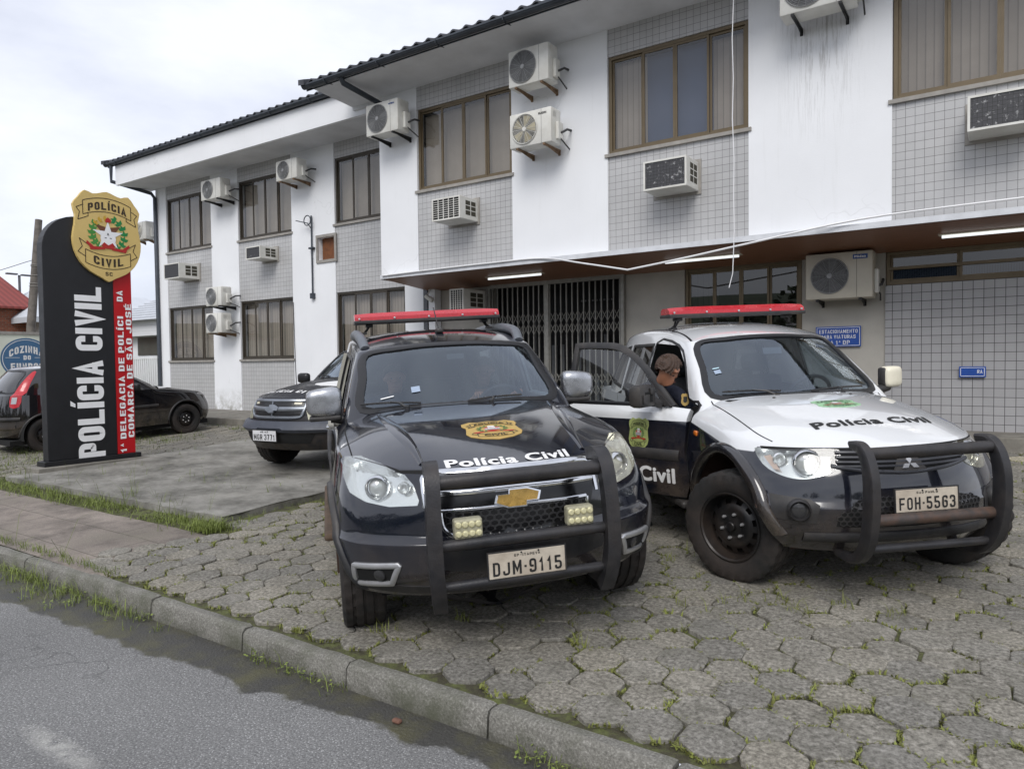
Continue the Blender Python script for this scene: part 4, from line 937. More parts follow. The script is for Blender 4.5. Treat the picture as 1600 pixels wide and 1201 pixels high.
def honeycomb(sh, owner, poly, ax, cell, mat, off=.004, name='grille_mesh', hgt=.008, sq=.62):
    """hexagonal mesh draped over a dark opening"""
    P = sh.uv(poly, ax); x0, x1 = min(p[0] for p in P), max(p[0] for p in P); y0, y1 = min(p[1] for p in P), max(p[1] for p in P); bm = bmesh.new()
    dx, dy = cell*1.73, cell*1.5*sq*1.15; j = 0; y = y0-dy
    while y < y1+dy:
        x = x0-dx+(dx/2 if j % 2 else 0)
        while x < x1+dx:
            if inside((x, y), P):
                ro = [(x+cell*cos(pi/2+k*pi/3), y+cell*sq*1.15*sin(pi/2+k*pi/3)) for k in range(6)]; ri = [(x+cell*.76*cos(pi/2+k*pi/3), y+cell*sq*1.15*.72*sin(pi/2+k*pi/3)) for k in range(6)]
                a = [bm.verts.new((p[0], p[1], 0)) for p in ro]; b = [bm.verts.new((p[0], p[1], 0)) for p in ri]
                for k in range(6): bm.faces.new((a[k], a[(k+1) % 6], b[(k+1) % 6], b[k]))
            x += dx
        y += dy; j += 1
    sh.drape(bm, ax, off, hgt, 0)
    return MB().addbm(bm).build(name, mat, owner)
def seat(car, x, y, mat=M_SEAT):
    mb = MB(); mb.rbox((x-.25, y-.25, .55), (x+.27, y+.25, .72), .06); M = Matrix.Translation((x-.27, y, .66)) @ Matrix.Rotation(R(-16), 4, 'Y')
    mb.rbox((-.08, -.25, 0), (.06, .25, .60), .06, M); mb.rbox((-.05, -.13, .63), (.05, .13, .80), .05, M); mb.tube([(0, -.06, .58), (0, -.06, .66)], .008, 6, M=M); mb.tube([(0, .06, .58), (0, .06, .66)], .008, 6, M=M)
    return mb.build('seat', mat, car, smooth=50)
def steering_wheel(car, c, r=.185):
    M = Matrix.Translation(c) @ Matrix.Rotation(R(-62), 4, 'Y'); mb = MB()
    mb.tube([(r*cos(a), r*sin(a), 0) for a in [2*pi*i/32 for i in range(32)]], .016, 8, closed=True, M=M); mb.rbox((-.06, -.075, -.03), (.06, .075, .02), .02, M)
    for a in (0, pi, -pi/2): mb.tube([(0, 0, -.01), (r*cos(a+pi/2), r*sin(a+pi/2), 0)], .014, 6, M=M)
    mb.tube([(0, 0, -.02), (0, 0, -.3)], .03, 8, M=M)
    mb.build('steering_wheel', M_DASH, car, smooth=50)
def light_bar(car, x, z, hw, y0=0, name='light_bar'):
    hl = .13; mb = MB(); n = 10
    # lens: chamfered long body
    sec = [(-hl, .0), (-hl*.97, .04), (-hl*.6, .064), (hl*.55, .064), (hl*.97, .030), (hl, .0)]
    rows = []
    for i in range(n+1):
        y = -hw+2*hw*i/n; k = 1 if 1 < i < n-1 else .97 if 0 < i < n else .86
        rows.append([(x+a*k, y, z+b*k) for a, b in sec])
    mb.grid(rows); m = len(sec)
    mb.f += [tuple(range(m)), tuple(range(n*m, n*m+m))]; mb.mi += [0, 0]
    b = mb.build(name, M_RED, car, smooth=30)
    mb = MB(); mb.rbox((x-hl-.004, -hw-.004, z-.032), (x+hl+.006, hw+.004, z-.0005), .008); mb.build('base', M_PLAST, b)
    mb = MB()
    for i in range(5):
        y = -hw*.94+hw*1.88*i/4; mb.lathe([(.009, 0), (.009, .012), (.001, .014)], 10, 'x', Matrix.Translation((x+hl*.99, y, z+.013)), cap=True)
    mb.build('bolt', M_SILV, b)
    return b
def mounts(bar, x, z, zr, ys):
    for s in (-1, 1):
        mb = MB(); y = s*ys; mb.rbox((x-.05, y-.03, z-.06), (x+.06, y+.03, z-.033), .008)
        for dx in (-.04, .05): mb.tube([(x+dx, y, z-.05), (x+dx*.3, y+s*.025, zr+.03), (x+dx*1.2, y+s*.05, zr+.002)], .010, 6)
        mb.rbox((x-.06, y+s*.045-.02, zr-.004), (x+.07, y+s*.045+.02, zr+.014), .005); mb.build('mount', M_PLAST, bar)
def wiper(car, sh, a, b, pivot):
    """arm and blade lying on the windscreen"""
    mb = MB(); A, Bv, P = V(a), V(b), V(pivot); m = A.lerp(Bv, .5)
    up = V((.012, 0, .016))
    mb.tube([P, P.lerp(m, .45)+up*1.6, m+up*1.3], [.011, .009, .006], 6); mb.tube([A+up*.5, A.lerp(Bv, .25)+up*.8, m+up, A.lerp(Bv, .75)+up*.8, Bv+up*.5], .0075, 5); mb.lathe([(.018, -.01), (.018, .014), (.001, .02)], 12, 'z', Matrix.Translation(P))
    mb.build('wiper', M_PLAST, car, smooth=40)
def headlight(sh, car, outline, ax, lens, bowl, centre, r, turn, depth=.06, label=None, sm=3):
    """reflector bowl sunk in the body, projector, clear cover"""
    o = smooth_poly(outline, sm)
    h = sh.patch(o, ax, off=.004, rim=.006, step=.04).build('headlight', lens, car, smooth=30)
    if label: h['label'] = label
    sh.patch(o, ax, off=-depth, rim=.0001, step=.03).build('reflector', bowl, h, smooth=40)
    d, u, v = ax; hp, n = sh.hit(V(centre).dot(u), V(centre).dot(v), ax); hp = hp if hp is not None else V(centre)
    c = hp-d*(depth*.75); M = Matrix.Translation(c) @ V((0, 1, 0)).rotation_difference(V((1, 0, 0)).lerp(d, .5).normalized()).to_matrix().to_4x4()
    mb = MB(); mb.lathe([(r*1.28, -.01), (r*1.28, .03), (r*1.16, .042), (r*1.06, .03), (r*1.02, .01)], 28, 'y', M, cap=False); mb.build('lamp_ring', M_CHROME, h, smooth=40)
    mb = MB(); mb.lathe([(r, .0), (r*.9, .018), (r*.6, .032), (.001, .038)], 24, 'y', M, cap=False); mb.build('lamp', flat_lamp, h, smooth=50)
    hp, n = sh.hit(V(turn).dot(u), V(turn).dot(v), ax); hp = hp if hp is not None else V(turn)
    M = Matrix.Translation(hp-d*depth*.75) @ V((0, 1, 0)).rotation_difference(V((1, 0, 0)).lerp(d, .5).normalized()).to_matrix().to_4x4()
    mb = MB(); mb.lathe([(r*.62, .0), (r*.62, .022), (r*.5, .03), (r*.3, .012), (.001, .008)], 20, 'y', M, cap=False); mb.build('lamp', M_REFL, h, smooth=40)
    return h
M_FOG = flat("dark_lamp_glass", (.05, .05, .052, 1), .15, .2, 0)
flat_lamp = flat("projector_glass", (.55, .56, .56, 1), .08, .3, 0, coat=1)
def seal(sh, owner, pts, ax, wd=.022, off=.004, mat=None, name='seal', smooth=4):
    return sh.strip(smooth_poly(pts, smooth), wd, ax, off=off, rim=.012, closed=True, h=.002).build(name, mat or M_SEAL, owner, smooth=30)
def window_glass(sh, car, pts, ax, name, mat, off=-.006):
    return sh.patch(smooth_poly(pts, 4), ax, off=off, rim=0, step=.06).build(name, mat, car, smooth=30)
# ================================================================ black patrol car, left
M_LEDH = flat("cream_lamp_body", rgb(168, 164, 140), .4, .2, .15, 20)
def build_car1():
    car = empty("patrol_car", (0, 0, 0), "black police off-road wagon with red light bar and plate DJM 9115", "car", mat=CAR1)
    lo, up = cage1(); sh = Shell(lo, up); WX, WZ, WR = -.08, .375, .445
    rear = -2.9
    # -- cuts
    scr = smooth_poly(sym([(-.60, 0, 1.20), (-.64, .36, 1.20), (-.75, .685, 1.215), (-1.0, .665, 1.42), (-1.235, .622, 1.575), (-1.19, .35, 1.605), (-1.165, 0, 1.612)]), 4)
    sh.cut(up, scr, SCREEN); wins = {}
    W = [("front_door_window", [(-.98, 1, 1.14), (-1.22, 1, 1.42), (-1.40, 1, 1.545), (-1.93, 1, 1.585), (-1.93, 1, 1.14)]), ("rear_door_window", [(-2.03, 1, 1.14), (-2.03, 1, 1.585), (-2.70, 1, 1.575), (-2.74, 1, 1.15)]), ("rear_quarter_window", [(-2.87, 1, 1.16), (-2.85, 1, 1.555), (-3.22, 1, 1.52), (-3.42, 1, 1.21)])]
    dens = lambda P: [q for a, b in zip(P, P[1:]+P[:1]) for q in (V(a).lerp(V(b), .04), V(a).lerp(V(b), .5), V(a).lerp(V(b), .96))]
    for s, ax in ((1, LEFT), (-1, RIGHT)):
        for nm, P in W: sh.cut(up, smooth_poly(dens([(x, s, z) for x, _, z in P]), 2), ax)
        for cx in (WX, rear): sh.cut(lo, circ(cx, WZ, WR), ax, facing=-.3, snap=.04)
    HL = [(.04, -.825, 1.018), (.13, -.755, 1.024), (.32, -.650, .998), (.487, -.545, .955), (.547, -.510, .909), (.598, -.492, .835), (.596, -.498, .812), (.514, -.633, .803), (.412, -.74, .822), (.306, -.815, .862), (.17, -.85, .945)]
    for s in (-1, 1):
        ax = slant(38, s); sh.cut(lo, smooth_poly(HL if s < 0 else mir(HL), 1), ax)
    GR = sym([(.66, 0, .965), (.64, .30, .962), (.55, .455, .948), (.60, .44, .80), (.66, .375, .66), (.70, .28, .645), (.71, 0, .642)])
    body = body_part((lo, up), m_paint("black_car_paint", (.006, .008, .015, 1), amt=.5, dirt=(.13, .10, .075, 1), dz=(.2, .7), coat=.7, rough=.16), car)
    # -- glass
    g = window_glass(sh, car, scr[::4], SCREEN, "windscreen", M_CGLASS); seal(sh, g, scr[::4], SCREEN, .06, .003)
    MB().quad((-1.07, -.03, 1.51), (-1.07, .10, 1.51), (-1.09, .10, 1.55), (-1.09, -.03, 1.55)).build("mirror", M_SEAL, g)
    sh.patch([(-.8, -.56, 1.24), (-.8, -.47, 1.24), (-.8, -.47, 1.256), (-.8, -.56, 1.256)], SCREEN, .0005, 0, 0).build("sticker", M_WHITE, g)
    sh.patch([(-.8, -.345, 1.24), (-.8, -.285, 1.24), (-.84, -.285, 1.285), (-.84, -.345, 1.285)], SCREEN, .0005, 0, 0).build("sticker", flat("pale_sticker", rgb(150, 165, 185), .5), g)
    for s, ax in ((1, LEFT), (-1, RIGHT)):
        for nm, P in W:
            q = dens([(x, s, z) for x, _, z in P])
            if nm == "front_door_window" and s < 0:
                seal(sh, body, q, ax, .022, .004, smooth=2, name="window_frame"); continue
            g = window_glass(sh, car, q, ax, nm, M_CGLASS if s > 0 else M_CGLASS_D); seal(sh, g, q, ax, .022, .004, smooth=2)
    # -- seams
    seam = lambda P, ax, wd=.006: sh.strip(smooth_poly(P, 6, False), wd, ax, .0006, .001)
    mb = MB()
    for s, ax in ((1, LEFT), (-1, RIGHT)):
        for P in ([(-.74, s, 1.08), (-.76, s, .7), (-.70, s, .42)], [(-1.97, s, 1.6), (-1.97, s, 1.1), (-1.97, s, .42)], [(-2.78, s, 1.1), (-2.60, s, .86), (-2.48, s, .62)]):
            q = seam(P, ax); mb.add(q.v, q.f)
        q = seam([(.12, s*.80, 1.03), (-.2, s*.815, 1.07), (-.55, s*.82, 1.12), (-.76, s*.80, 1.17)], TOP, .008); mb.add(q.v, q.f)
        q = seam([(.46, s*.565, .972), (.30, s*.67, .998), (.12, s*.79, 1.025)], TOP, .009); mb.add(q.v, q.f)
    q = seam(sym([(.655, 0, .985), (.62, .3, .98), (.46, .56, .968)]), FRONT, .010); mb.add(q.v, q.f)
    mb.build("panel_gap", M_VOID, car)
    # raised hood creases
    for s in (-1, 1):
        sh.strip(smooth_poly([(.47, s*.455, 1), (.25, s*.475, 1), (-.05, s*.52, 1), (-.35, s*.565, 1), (-.58, s*.59, 1)], 5, False), lambda t: .028+.05*sin(pi*t), TOP, .0005, .001, h=.008).build("bonnet_ridge", body.data.materials[0], car, smooth=60)
    # -- front
    gb = sh.patch(smooth_poly(GR, 2), FRONT, .004, .01, .05).build("grille", flat("gloss_black_grille", (.008, .008, .009, 1), .2, 0, .15, 10), car, smooth=30)
    lower = [(.67, -.375, .765), (.674, -.365, .70), (.69, -.32, .66), (.70, -.26, .652), (.70, .26, .652), (.69, .32, .66), (.67, .365, .70), (.67, .375, .765)]
    sh.patch(lower, FRONT, .0055, .006, 0).build("opening", M_VOID, gb); honeycomb(sh, gb, lower, FRONT, .026, flat("grille_bar", (.035, .035, .037, 1), .35, .1, .2), .007)
    mb = MB()
    for P, wd in ((smooth_poly([(.56, -.465, .80), (.55, -.462, .90), (.56, -.455, .945), (.60, -.39, .966), (.64, -.2, .973), (.65, 0, .975), (.64, .2, .973), (.60, .39, .966), (.56, .455, .945), (.55, .462, .90), (.56, .465, .80)], 5, False), .026), (smooth_poly([(.6, -.445, .866), (.65, -.2, .874), (.66, 0, .877), (.65, .2, .874), (.6, .445, .866)], 5, False), .026), ([(.65, -.39, .783), (.69, 0, .793), (.65, .39, .783)], .018),
                  (smooth_poly([(.65, -.395, .78), (.66, -.385, .70), (.68, -.335, .655), (.70, -.27, .642)], 5, False), .02), (smooth_poly([(.65, .395, .78), (.66, .385, .70), (.68, .335, .655), (.70, .27, .642)], 5, False), .02), ([(.70, -.27, .642), (.70, .27, .642)], .012)):
        q = sh.strip(P, wd, FRONT, .008, .005, h=.006); mb.add(q.v, q.f)
    mb.build("chrome_strip", M_CHROME, gb, smooth=40)
    bt = [(-.118, -.012), (-.05, -.012), (-.05, -.038), (.055, -.038), (.055, -.012), (.118, -.012), (.105, .026), (.05, .026), (.05, .05), (-.04, .05), (-.04, .026), (-.105, .026)]
    bt = [(-.118, -.018), (-.045, -.018), (-.052, -.042), (.042, -.042), (.045, -.018), (.105, -.018), (.118, .02), (.048, .02), (.052, .042), (-.042, .042), (-.045, .02), (-.105, .02)]
    sh.flatmesh(poly_fan([(x*1.06, y*1.1, 0) for x, y in bt]), (.72, 0, .825), FRONT, 0, .018, .018, 0).build("emblem", M_CHROME, gb); sh.flatmesh(poly_fan([(x*.95, y*.94, 0) for x, y in bt]), (.72, 0, .825), FRONT, 0, .022, .004, 0).build("emblem", flat("gold_emblem", rgb(196, 158, 84), .3, .5, .2, 40), gb)
    for s in (-1, 1):
        pts = HL if s < 0 else mir(HL); ax = slant(38, s)
        headlight(sh, car, pts, ax, M_LENS if s < 0 else M_LENSY, M_REFL, (.404, s*.70, .886), .052, (.51, s*.575, .889), .055, "yellowed headlight" if s > 0 else None, sm=1)
        fo = [(.39, s*.815, .498), (.31, s*.80, .385), (.53, s*.645, .408), (.598, s*.612, .515)]
        q = [V(fo[i]).lerp(V(fo[(i+1) % 4]), t) for i in range(4) for t in (.06, .5, .94)]; axf = slant(25, s)
        fb = sh.strip(smooth_poly(q, 3), .030, axf, .010, .02, closed=True, h=.006).build("fog_lamp", M_SILV, car, smooth=40)
        c = V((.465, s*.715, .45)); ins = [c+(V(p)-c)*.84 for p in fo]; sh.patch(ins, axf, .0025, .001, .03).build("recess", M_VOID, fb)
        h, n = sh.hit(c.dot(axf[1])-s*.03, .455, axf); h = h+n*.004; Mx = Matrix.Translation(h) @ V((0, 1, 0)).rotation_difference(n).to_matrix().to_4x4()
        MB().lathe([(.032, -.004), (.032, .006), (.024, .010), (.001, .009)], 20, 'y', Mx, cap=False).build("lamp", M_FOG, fb, smooth=40)
    sh.patch(sym([(.74, 0, .59), (.72, .40, .585), (.68, .49, .555), (.68, .47, .50), (.72, .3, .47), (.74, 0, .465)]), FRONT, .004, .004, .05).build("air_intake", M_PLAST, car, smooth=30)
    sh.strip(smooth_poly([(.42, -.82, .385), (.60, -.55, .365), (.68, -.30, .36), (.69, 0, .36), (.68, .30, .36), (.60, .55, .365), (.42, .82, .385)], 5, False), .05, FRONT, .004, .004).build("lower_valance", M_PLAST, car, smooth=30)
    # -- bull bar
    ups = []
    for s in (-1, 1):
        pr = smooth_poly([(.66, s*.44, 1.0), (.745, s*.445, 1.012), (.80, s*.45, .97), (.825, s*.455, .88), (.84, s*.46, .72), (.84, s*.46, .55), (.81, s*.45, .42), (.76, s*.44, .325)], 4, False)
        rows = []
        for i, p in enumerate(pr):
            t = (pr[min(i+1, len(pr)-1)]-pr[max(0, i-1)]).normalized(); nn = V((-t.z, 0, t.x))*-1; nn = V((t.z, 0, -t.x)); dpt = .045
            rows.append([tuple(p+V((0, dy, 0))+nn*dn) for dy, dn in ((-.036, -dpt), (.036, -dpt), (.036, .022), (.028, .030), (-.028, .030), (-.036, .022))])
        mb = MB(); mb.grid([r+[r[0]] for r in rows]); mb.quad(*[rows[0][i] for i in (0, 1, 3, 4)]); mb.quad(*[rows[-1][i] for i in (0, 1, 3, 4)])
        mb.box((.55, s*.44-.015, .31), (.76, s*.44+.015, .40)); ups.append(mb)
    bar = None
    for z, r, x in ((.955, .038, .80), (.645, .029, .825), (.432, .025, .80)):
        n = 14; t_ = MB().tube([(x+.012*(1-(2*i/n-1)**2), -.43+.86*i/n, z+.006*(1-(2*i/n-1)**2)) for i in range(n+1)], r, 14).build("tube" if bar else "bull_bar", M_BAR, bar or car, smooth=50)
        if bar is None: bar = t_; [m.build("upright", M_BAR, bar, smooth=35) for m in ups]
    for s, y in ((-1, -.285), (1, .30)):
        mb = MB(); mb.rbox((.775, y-.072, .672), (.835, y+.072, .772), .012); mb.box((.80, y-.012, .64), (.82, y+.012, .675))
        L = mb.build("auxiliary_lamp", M_LEDH, car); e = MB()
        for i in range(4):
            for j in range(2): e.lathe([(.0165, 0), (.0165, .006), (.011, .012), (.001, .013)], 14, 'x', Matrix.Translation((.833, y-.051+.034*i, .699+.046*j)), cap=False)
        e.build("lamp", flat("led_cell", rgb(214, 208, 168), .25, .2, .2, 60), L, smooth=40)
    number_plate(car, frame_mat((.832, .005, .517), (0, 1, 0), (.0, 0, 1)), "DJM·9115", "SP-ITAPEVA")
    # -- hood writing
    put_badge(sh, car, (.17, .01, 1.1), axes((0, 0, 1), (0, 1, 0)), .335, .34, M_GOLD)
    hood = axes((.45, 0, 1), (0, 1, 0))
    vf = text_fit("Polícia Civil", .68, .094, .035); h0 = V((.655, 0, .985))
    sh.flatmesh(vf, h0, hood, 0, .003, 0, .04, curve=lambda x, y: (x, y+.055*(x/.34)**2+.05)).build("lettering", M_WHITE, car)
    # -- wipers, antenna, rails, light bar, mirrors
    wiper(car, sh, (-.775, -.70, 1.235), (-.655, -.30, 1.228), (-.60, -.40, 1.212)); wiper(car, sh, (-.60, .02, 1.222), (-.665, .42, 1.232), (-.575, .18, 1.212))
    mb = MB(); mb.rbox((-1.63, -.03, 1.715), (-1.52, .03, 1.755), .014); mb.tube([(-1.57, 0, 1.72), (-1.72, -.015, 1.93)], [.006, .004], 6); mb.build("antenna", M_PLAST, car, smooth=50)
    for s in (-1, 1):
        P = smooth_poly([(-1.38, s*.612, 1.612), (-1.48, s*.625, 1.675), (-1.65, s*.635, 1.712), (-2.1, s*.64, 1.742), (-2.7, s*.635, 1.738), (-3.1, s*.612, 1.71), (-3.3, s*.59, 1.66)], 5, False)
        MB().tube(P, [.040]*len(P), 10).build("roof_rail", flat("grey_roof_rail", rgb(110, 114, 120), .4, .3, .15, 8) if "grey_roof_rail" not in bpy.data.materials else bpy.data.materials["grey_roof_rail"], car, smooth=50)
    lb = light_bar(car, -2.25, 1.862, .645); mounts(lb, -2.25, 1.862, 1.745, .52)
    for s in (-1, 1):
        mb = MB(); bm = bmesh.new(); bmesh.ops.create_icosphere(bm, subdivisions=4, radius=1)
        for v in bm.verts:
            c = v.co; k = (abs(c.x)**4.5+abs(c.y)**4.5+abs(c.z)**4.5)**(-1/4.5); c *= k
            v.co = V((c.x*(.085 if c.x > 0 else .045)*(1-.25*max(0, c.y*s)), c.y*.122, c.z*.102*(1-.13*(c.y*s))))
        mb.addbm(bm, Matrix.Translation((-.965, s*.945, 1.262)) @ Matrix.Rotation(s*R(-8), 4, 'Z')); hd = mb.build("door_mirror", flat("worn_chrome", (.50, .51, .53, 1), .28, .9, .25, 9), car, smooth=60)
        MB().rbox((-1.03, s*.93-.12, 1.135), (-.90, s*.93+.10, 1.17), .012).build("housing", M_PLAST, hd); MB().tube([(-.95, s*.80, 1.13), (-.96, s*.90, 1.145)], .032, 10).build("bracket", M_PLAST, hd, smooth=40)
    # -- sides
    for s, ax in ((1, LEFT), (-1, RIGHT)):
        sh.strip([(-.62, s, .60), (-2.42, s, .60)], .075, ax, .006, .006, h=.012).build("side_moulding", M_PLAST, car, smooth=40)
        MB().rbox((-2.40, s*.84, .36), (-.60, s*1.0, .41), .02).build("side_step", flat("muddy_plastic", (.10, .068, .046, 1), .85, 0, .4, 6) if "muddy_plastic" not in bpy.data.materials else bpy.data.materials["muddy_plastic"], car)
        for x in (-1.80, -2.62):
            h, n = sh.hit(x*(-1 if s > 0 else 1), 1.0, ax); MB().tube([h+V((.09, 0, 0)), h+V((.07, s*.03, 0)), h+V((-.07, s*.03, 0)), h+V((-.09, 0, 0))], .012, 8).build("door_handle", M_CHROME, car, smooth=50)
        for cx in (WX, rear):
            arch(sh, cx, WZ, WR+.012, s, .05, out=.016).build("wheel_arch", M_PLAST, car, smooth=50); well(car, cx, WZ, WR+.03, s, mat=M_PLAST)
            wheel(car, (cx, s*.79, .372), s, .385, .25, .225, style='alloy')
        MB().box((WX-.48, s*.70, .16), (WX-.465, s*.93, .42)).build("mud_flap", M_RUST, car)
    # -- cabin
    mb = MB(); mb.rbox((-1.02, -.80, .70), (-.62, .80, 1.135), .07); mb.rbox((-1.10, .18, .98), (-.85, .60, 1.19), .05); mb.rbox((-1.06, -.14, .9), (-.80, .14, 1.10), .04); mb.build("dashboard", M_DASH, car, smooth=50)
    MB().box((-3.7, -.84, .45), (.1, .84, .50)).build("floor", M_VOID, car)
    for y in (-.37, .37): seat(car, -1.62, y)
    mb = MB(); mb.rbox((-2.75, -.68, .55), (-2.3, .68, .75), .06); mb.rbox((-2.92, -.68, .7), (-2.72, .68, 1.28), .06); mb.build("rear_seat", M_SEAT, car, smooth=50)
    steering_wheel(car, (-1.15, .38, 1.12))
    for s, ax in ((1, LEFT), (-1, RIGHT)):
        q = sh.strip([(-1.98, s, 1.585), (-1.98, s, 1.15)], .11, ax, -.030, -.028).build("pillar_trim", M_TRIM, car)
        sh.strip([(-1.05, s, 1.115), (-1.9, s, 1.115)], .10, ax, -.035, -.033).build("door_trim", M_TRIM, car)
    # B-pillar loop on the far side and under the body
    MB().box((-3.6, -.7, .28), (.35, .7, .33)).build("underbody", M_VOID, car)
    return car
# ================================================================ black and white patrol car, right
def build_car2():
    car = empty("patrol_car", (0, 0, 0), "white over black police off-road wagon with its front door open and plate FOH 5563", "car", mat=CAR2)
    lo, up = cage2(); sh = Shell(lo, up); WX, WZ, WR = -.06, .385, .45; rear = -2.82
    def two_tone(t, o):
        # white above a line that runs level along the doors and drops along the wing to the headlight
        f = t.math('MULTIPLY', t.math('ADD', o[0], .62), .16); lo_ = t.math('SUBTRACT', .985, t.math('MAXIMUM', f, 0)); lo_ = t.math('MAXIMUM', lo_, .885)
        nose = t.math('MULTIPLY', t.math('GREATER_THAN', o[0], .22), .03); lo_ = t.math('ADD', lo_, nose)
        k = t.ramp(t.math('MULTIPLY_ADD', t.math('SUBTRACT', o[2], lo_), 60, .5), (.3, 0.), (.7, 1.))
        return t.mix(k, (.006, .008, .015, 1), (.68, .69, .70, 1))
    paint = m_paint("black_and_white_car_paint", two_tone, dirt=(.16, .12, .085, 1), amt=.45, dz=(.2, .7), rough=.14)
    scr = smooth_poly(sym([(-.53, 0, 1.155), (-.57, .35, 1.155), (-.665, .655, 1.165), (-.90, .625, 1.38), (-1.165, .557, 1.562), (-1.12, .32, 1.588), (-1.10, 0, 1.594)]), 4)
    sh.cut(up, scr, SCREEN)
    dens = lambda P: [q for a, b in zip(P, P[1:]+P[:1]) for q in (V(a).lerp(V(b), .04), V(a).lerp(V(b), .5), V(a).lerp(V(b), .96))]
    FW = [(-.90, 1, 1.10), (-1.12, 1, 1.36), (-1.33, 1, 1.52), (-1.80, 1, 1.555), (-1.80, 1, 1.10)]
    W = [("front_door_window", FW), ("rear_door_window", [(-1.90, 1, 1.10), (-1.90, 1, 1.555), (-2.50, 1, 1.54), (-2.56, 1, 1.12)]), ("rear_quarter_window", [(-2.66, 1, 1.13), (-2.62, 1, 1.53), (-3.02, 1, 1.49), (-3.25, 1, 1.18)])]
    DOOR = [(-.64, -1, 1.10), (-.66, -1, .75), (-.60, -1, .50), (-.64, -1, .40), (-1.78, -1, .40), (-1.84, -1, .80), (-1.85, -1, 1.08), (-1.85, -1, 1.57), (-1.36, -1, 1.55), (-1.07, -1, 1.37), (-.84, -1, 1.14)]
    # ---- the open door is built on the closed body first, then swung about its hinge
    ax = RIGHT; C3 = [(p[0], -1, p[2]) for p in FW]
    low = [(-.65, -1, 1.075), (-.66, -1, .75), (-.615, -1, .52), (-.66, -1, .405), (-1.775, -1, .405), (-1.835, -1, .80), (-1.845, -1, 1.09), (-.83, -1, 1.09)]
    hinge = V((-.62, -.865, 0)); SW = Matrix.Translation(hinge) @ Matrix.Rotation(R(38), 4, 'Z') @ Matrix.Translation(-hinge)
    dm = sh.patch(low, ax, .001, .06, .04)
    fr = sh.strip(smooth_poly([(-.80, -1, 1.09), (-1.08, -1, 1.365), (-1.36, -1, 1.545), (-1.60, -1, 1.575), (-1.80, -1, 1.575), (-1.825, -1, 1.55), (-1.825, -1, 1.09)], 5, False), .05, ax, .002, .03, h=.003)
    glassm = sh.patch(smooth_poly(dens(C3), 2), ax, -.012, 0, .06)
    bot = sh.strip([(-.86, -1, 1.10), (-1.81, -1, 1.10)], .03, ax, .006, .01, h=.004)
    lining = sh.patch(low, ax, -.062, 0, .08)
    def swung(mb, name, mat, parent, smooth=40):
        o = mb.build(name, mat, parent, smooth=smooth); o.data.transform(SW) if parent is car else None; return o
    # colour follows the closed position, so keep a copy of the line as its own two faces
    d = MB(); d.mi = []
    for f in dm.f:
        c = sum((V(dm.v[i]) for i in f), V())/len(f); d.mi.append(0 if c.z > .985 else 1)
    bmm = bmesh.new(); me = dm.mesh('x'); bmm.from_mesh(me); bpy.data.meshes.remove(me)
    bmesh.ops.bisect_plane(bmm, geom=bmm.verts[:]+bmm.edges[:]+bmm.faces[:], plane_co=(0, 0, .985), plane_no=(0, 0, 1)); bmesh.ops.recalc_face_normals(bmm, faces=bmm.faces[:])
    d = MB().addbm(bmm); d.mi = [0 if sum(d.v[i][2] for i in f)/len(f) > .985 else 1 for f in d.f]
    door = d.build("front_door", [m_paint("white_door_paint", (.68, .69, .70, 1), amt=.1), m_paint("black_door_paint", (.006, .008, .015, 1), dirt=(.16, .12, .085, 1), amt=.55, dz=(.3, 1.0))], car, smooth=40, fix=False); door['label'] = "open front door"
    lk = dict()
    fr.build("window_frame", M_PLAST, door, smooth=40); bot.build("seal", M_SEAL, door); glassm.build("pane", glass("door_glass", (.8, .84, .85, 1), .93, .005, .02), door, smooth=40); lining.build("lining", M_SEAT, door, smooth=40)
    put_badge(sh, door, (-1.07, -1, .87), RIGHT, .185, .27, M_LIME, step=.03)
    vf = text_fit("Polícia Civil", .86, .125, .035); sh.flatmesh(vf, (-1.17, -1, .565), RIGHT, 0, .003, 0, .05).build("lettering", M_WHITE, door)
    sh.strip([(-.70, -1, .725), (-1.83, -1, .725)], .085, RIGHT, .004, .004, h=.012).build("moulding", M_PLAST, door, smooth=40)
    h, n = sh.hit(-1.66, .955, RIGHT); MB().rbox(h+V((-.10, -.028, -.012)), h+V((.09, .004, .014)), .01).build("handle", M_PLAST, door, smooth=40)
    mb = MB(); mb.rbox((-.99, -1.12, 1.10), (-.87, -.90, 1.27), .035); mb.tube([(-.90, -.82, 1.11), (-.91, -.92, 1.15)], .035, 10)
    for (a, b) in (((-.868, -1.09, 1.13), (-.860, -1.01, 1.20)), ((-.868, -1.00, 1.20), (-.856, -.94, 1.25))): mb.rbox(a, b, .004)
    mb.build("door_mirror", M_PLAST, door, smooth=40); MB().rbox((-.875, -1.06, 1.14), (-.866, -.96, 1.22), .004).build("recess", M_VOID, door)
    MB().add([(-.80, -.80, 1.095), (-.86, -.80, 1.095), (-1.04, -.76, 1.32), (-.80, -.82, 1.095), (-.86, -.82, 1.095), (-1.04, -.78, 1.32)], [(0, 1, 2), (3, 5, 4), (0, 2, 5, 3), (1, 4, 5, 2)]).build("corner_plate", M_PLAST, door)
    # ---- openings
    sh.cut(lo, DOOR, RIGHT); sh.cut(up, DOOR, RIGHT, facing=-.2)
    for s, ax in ((1, LEFT), (-1, RIGHT)):
        for nm, P in W:
            if s < 0 and nm == "front_door_window": continue
            sh.cut(up, smooth_poly(dens([(x, s, z) for x, _, z in P]), 2), ax)
        for cx in (WX, rear): sh.cut(lo, circ(cx, WZ, WR), ax, facing=-.3, snap=.04)
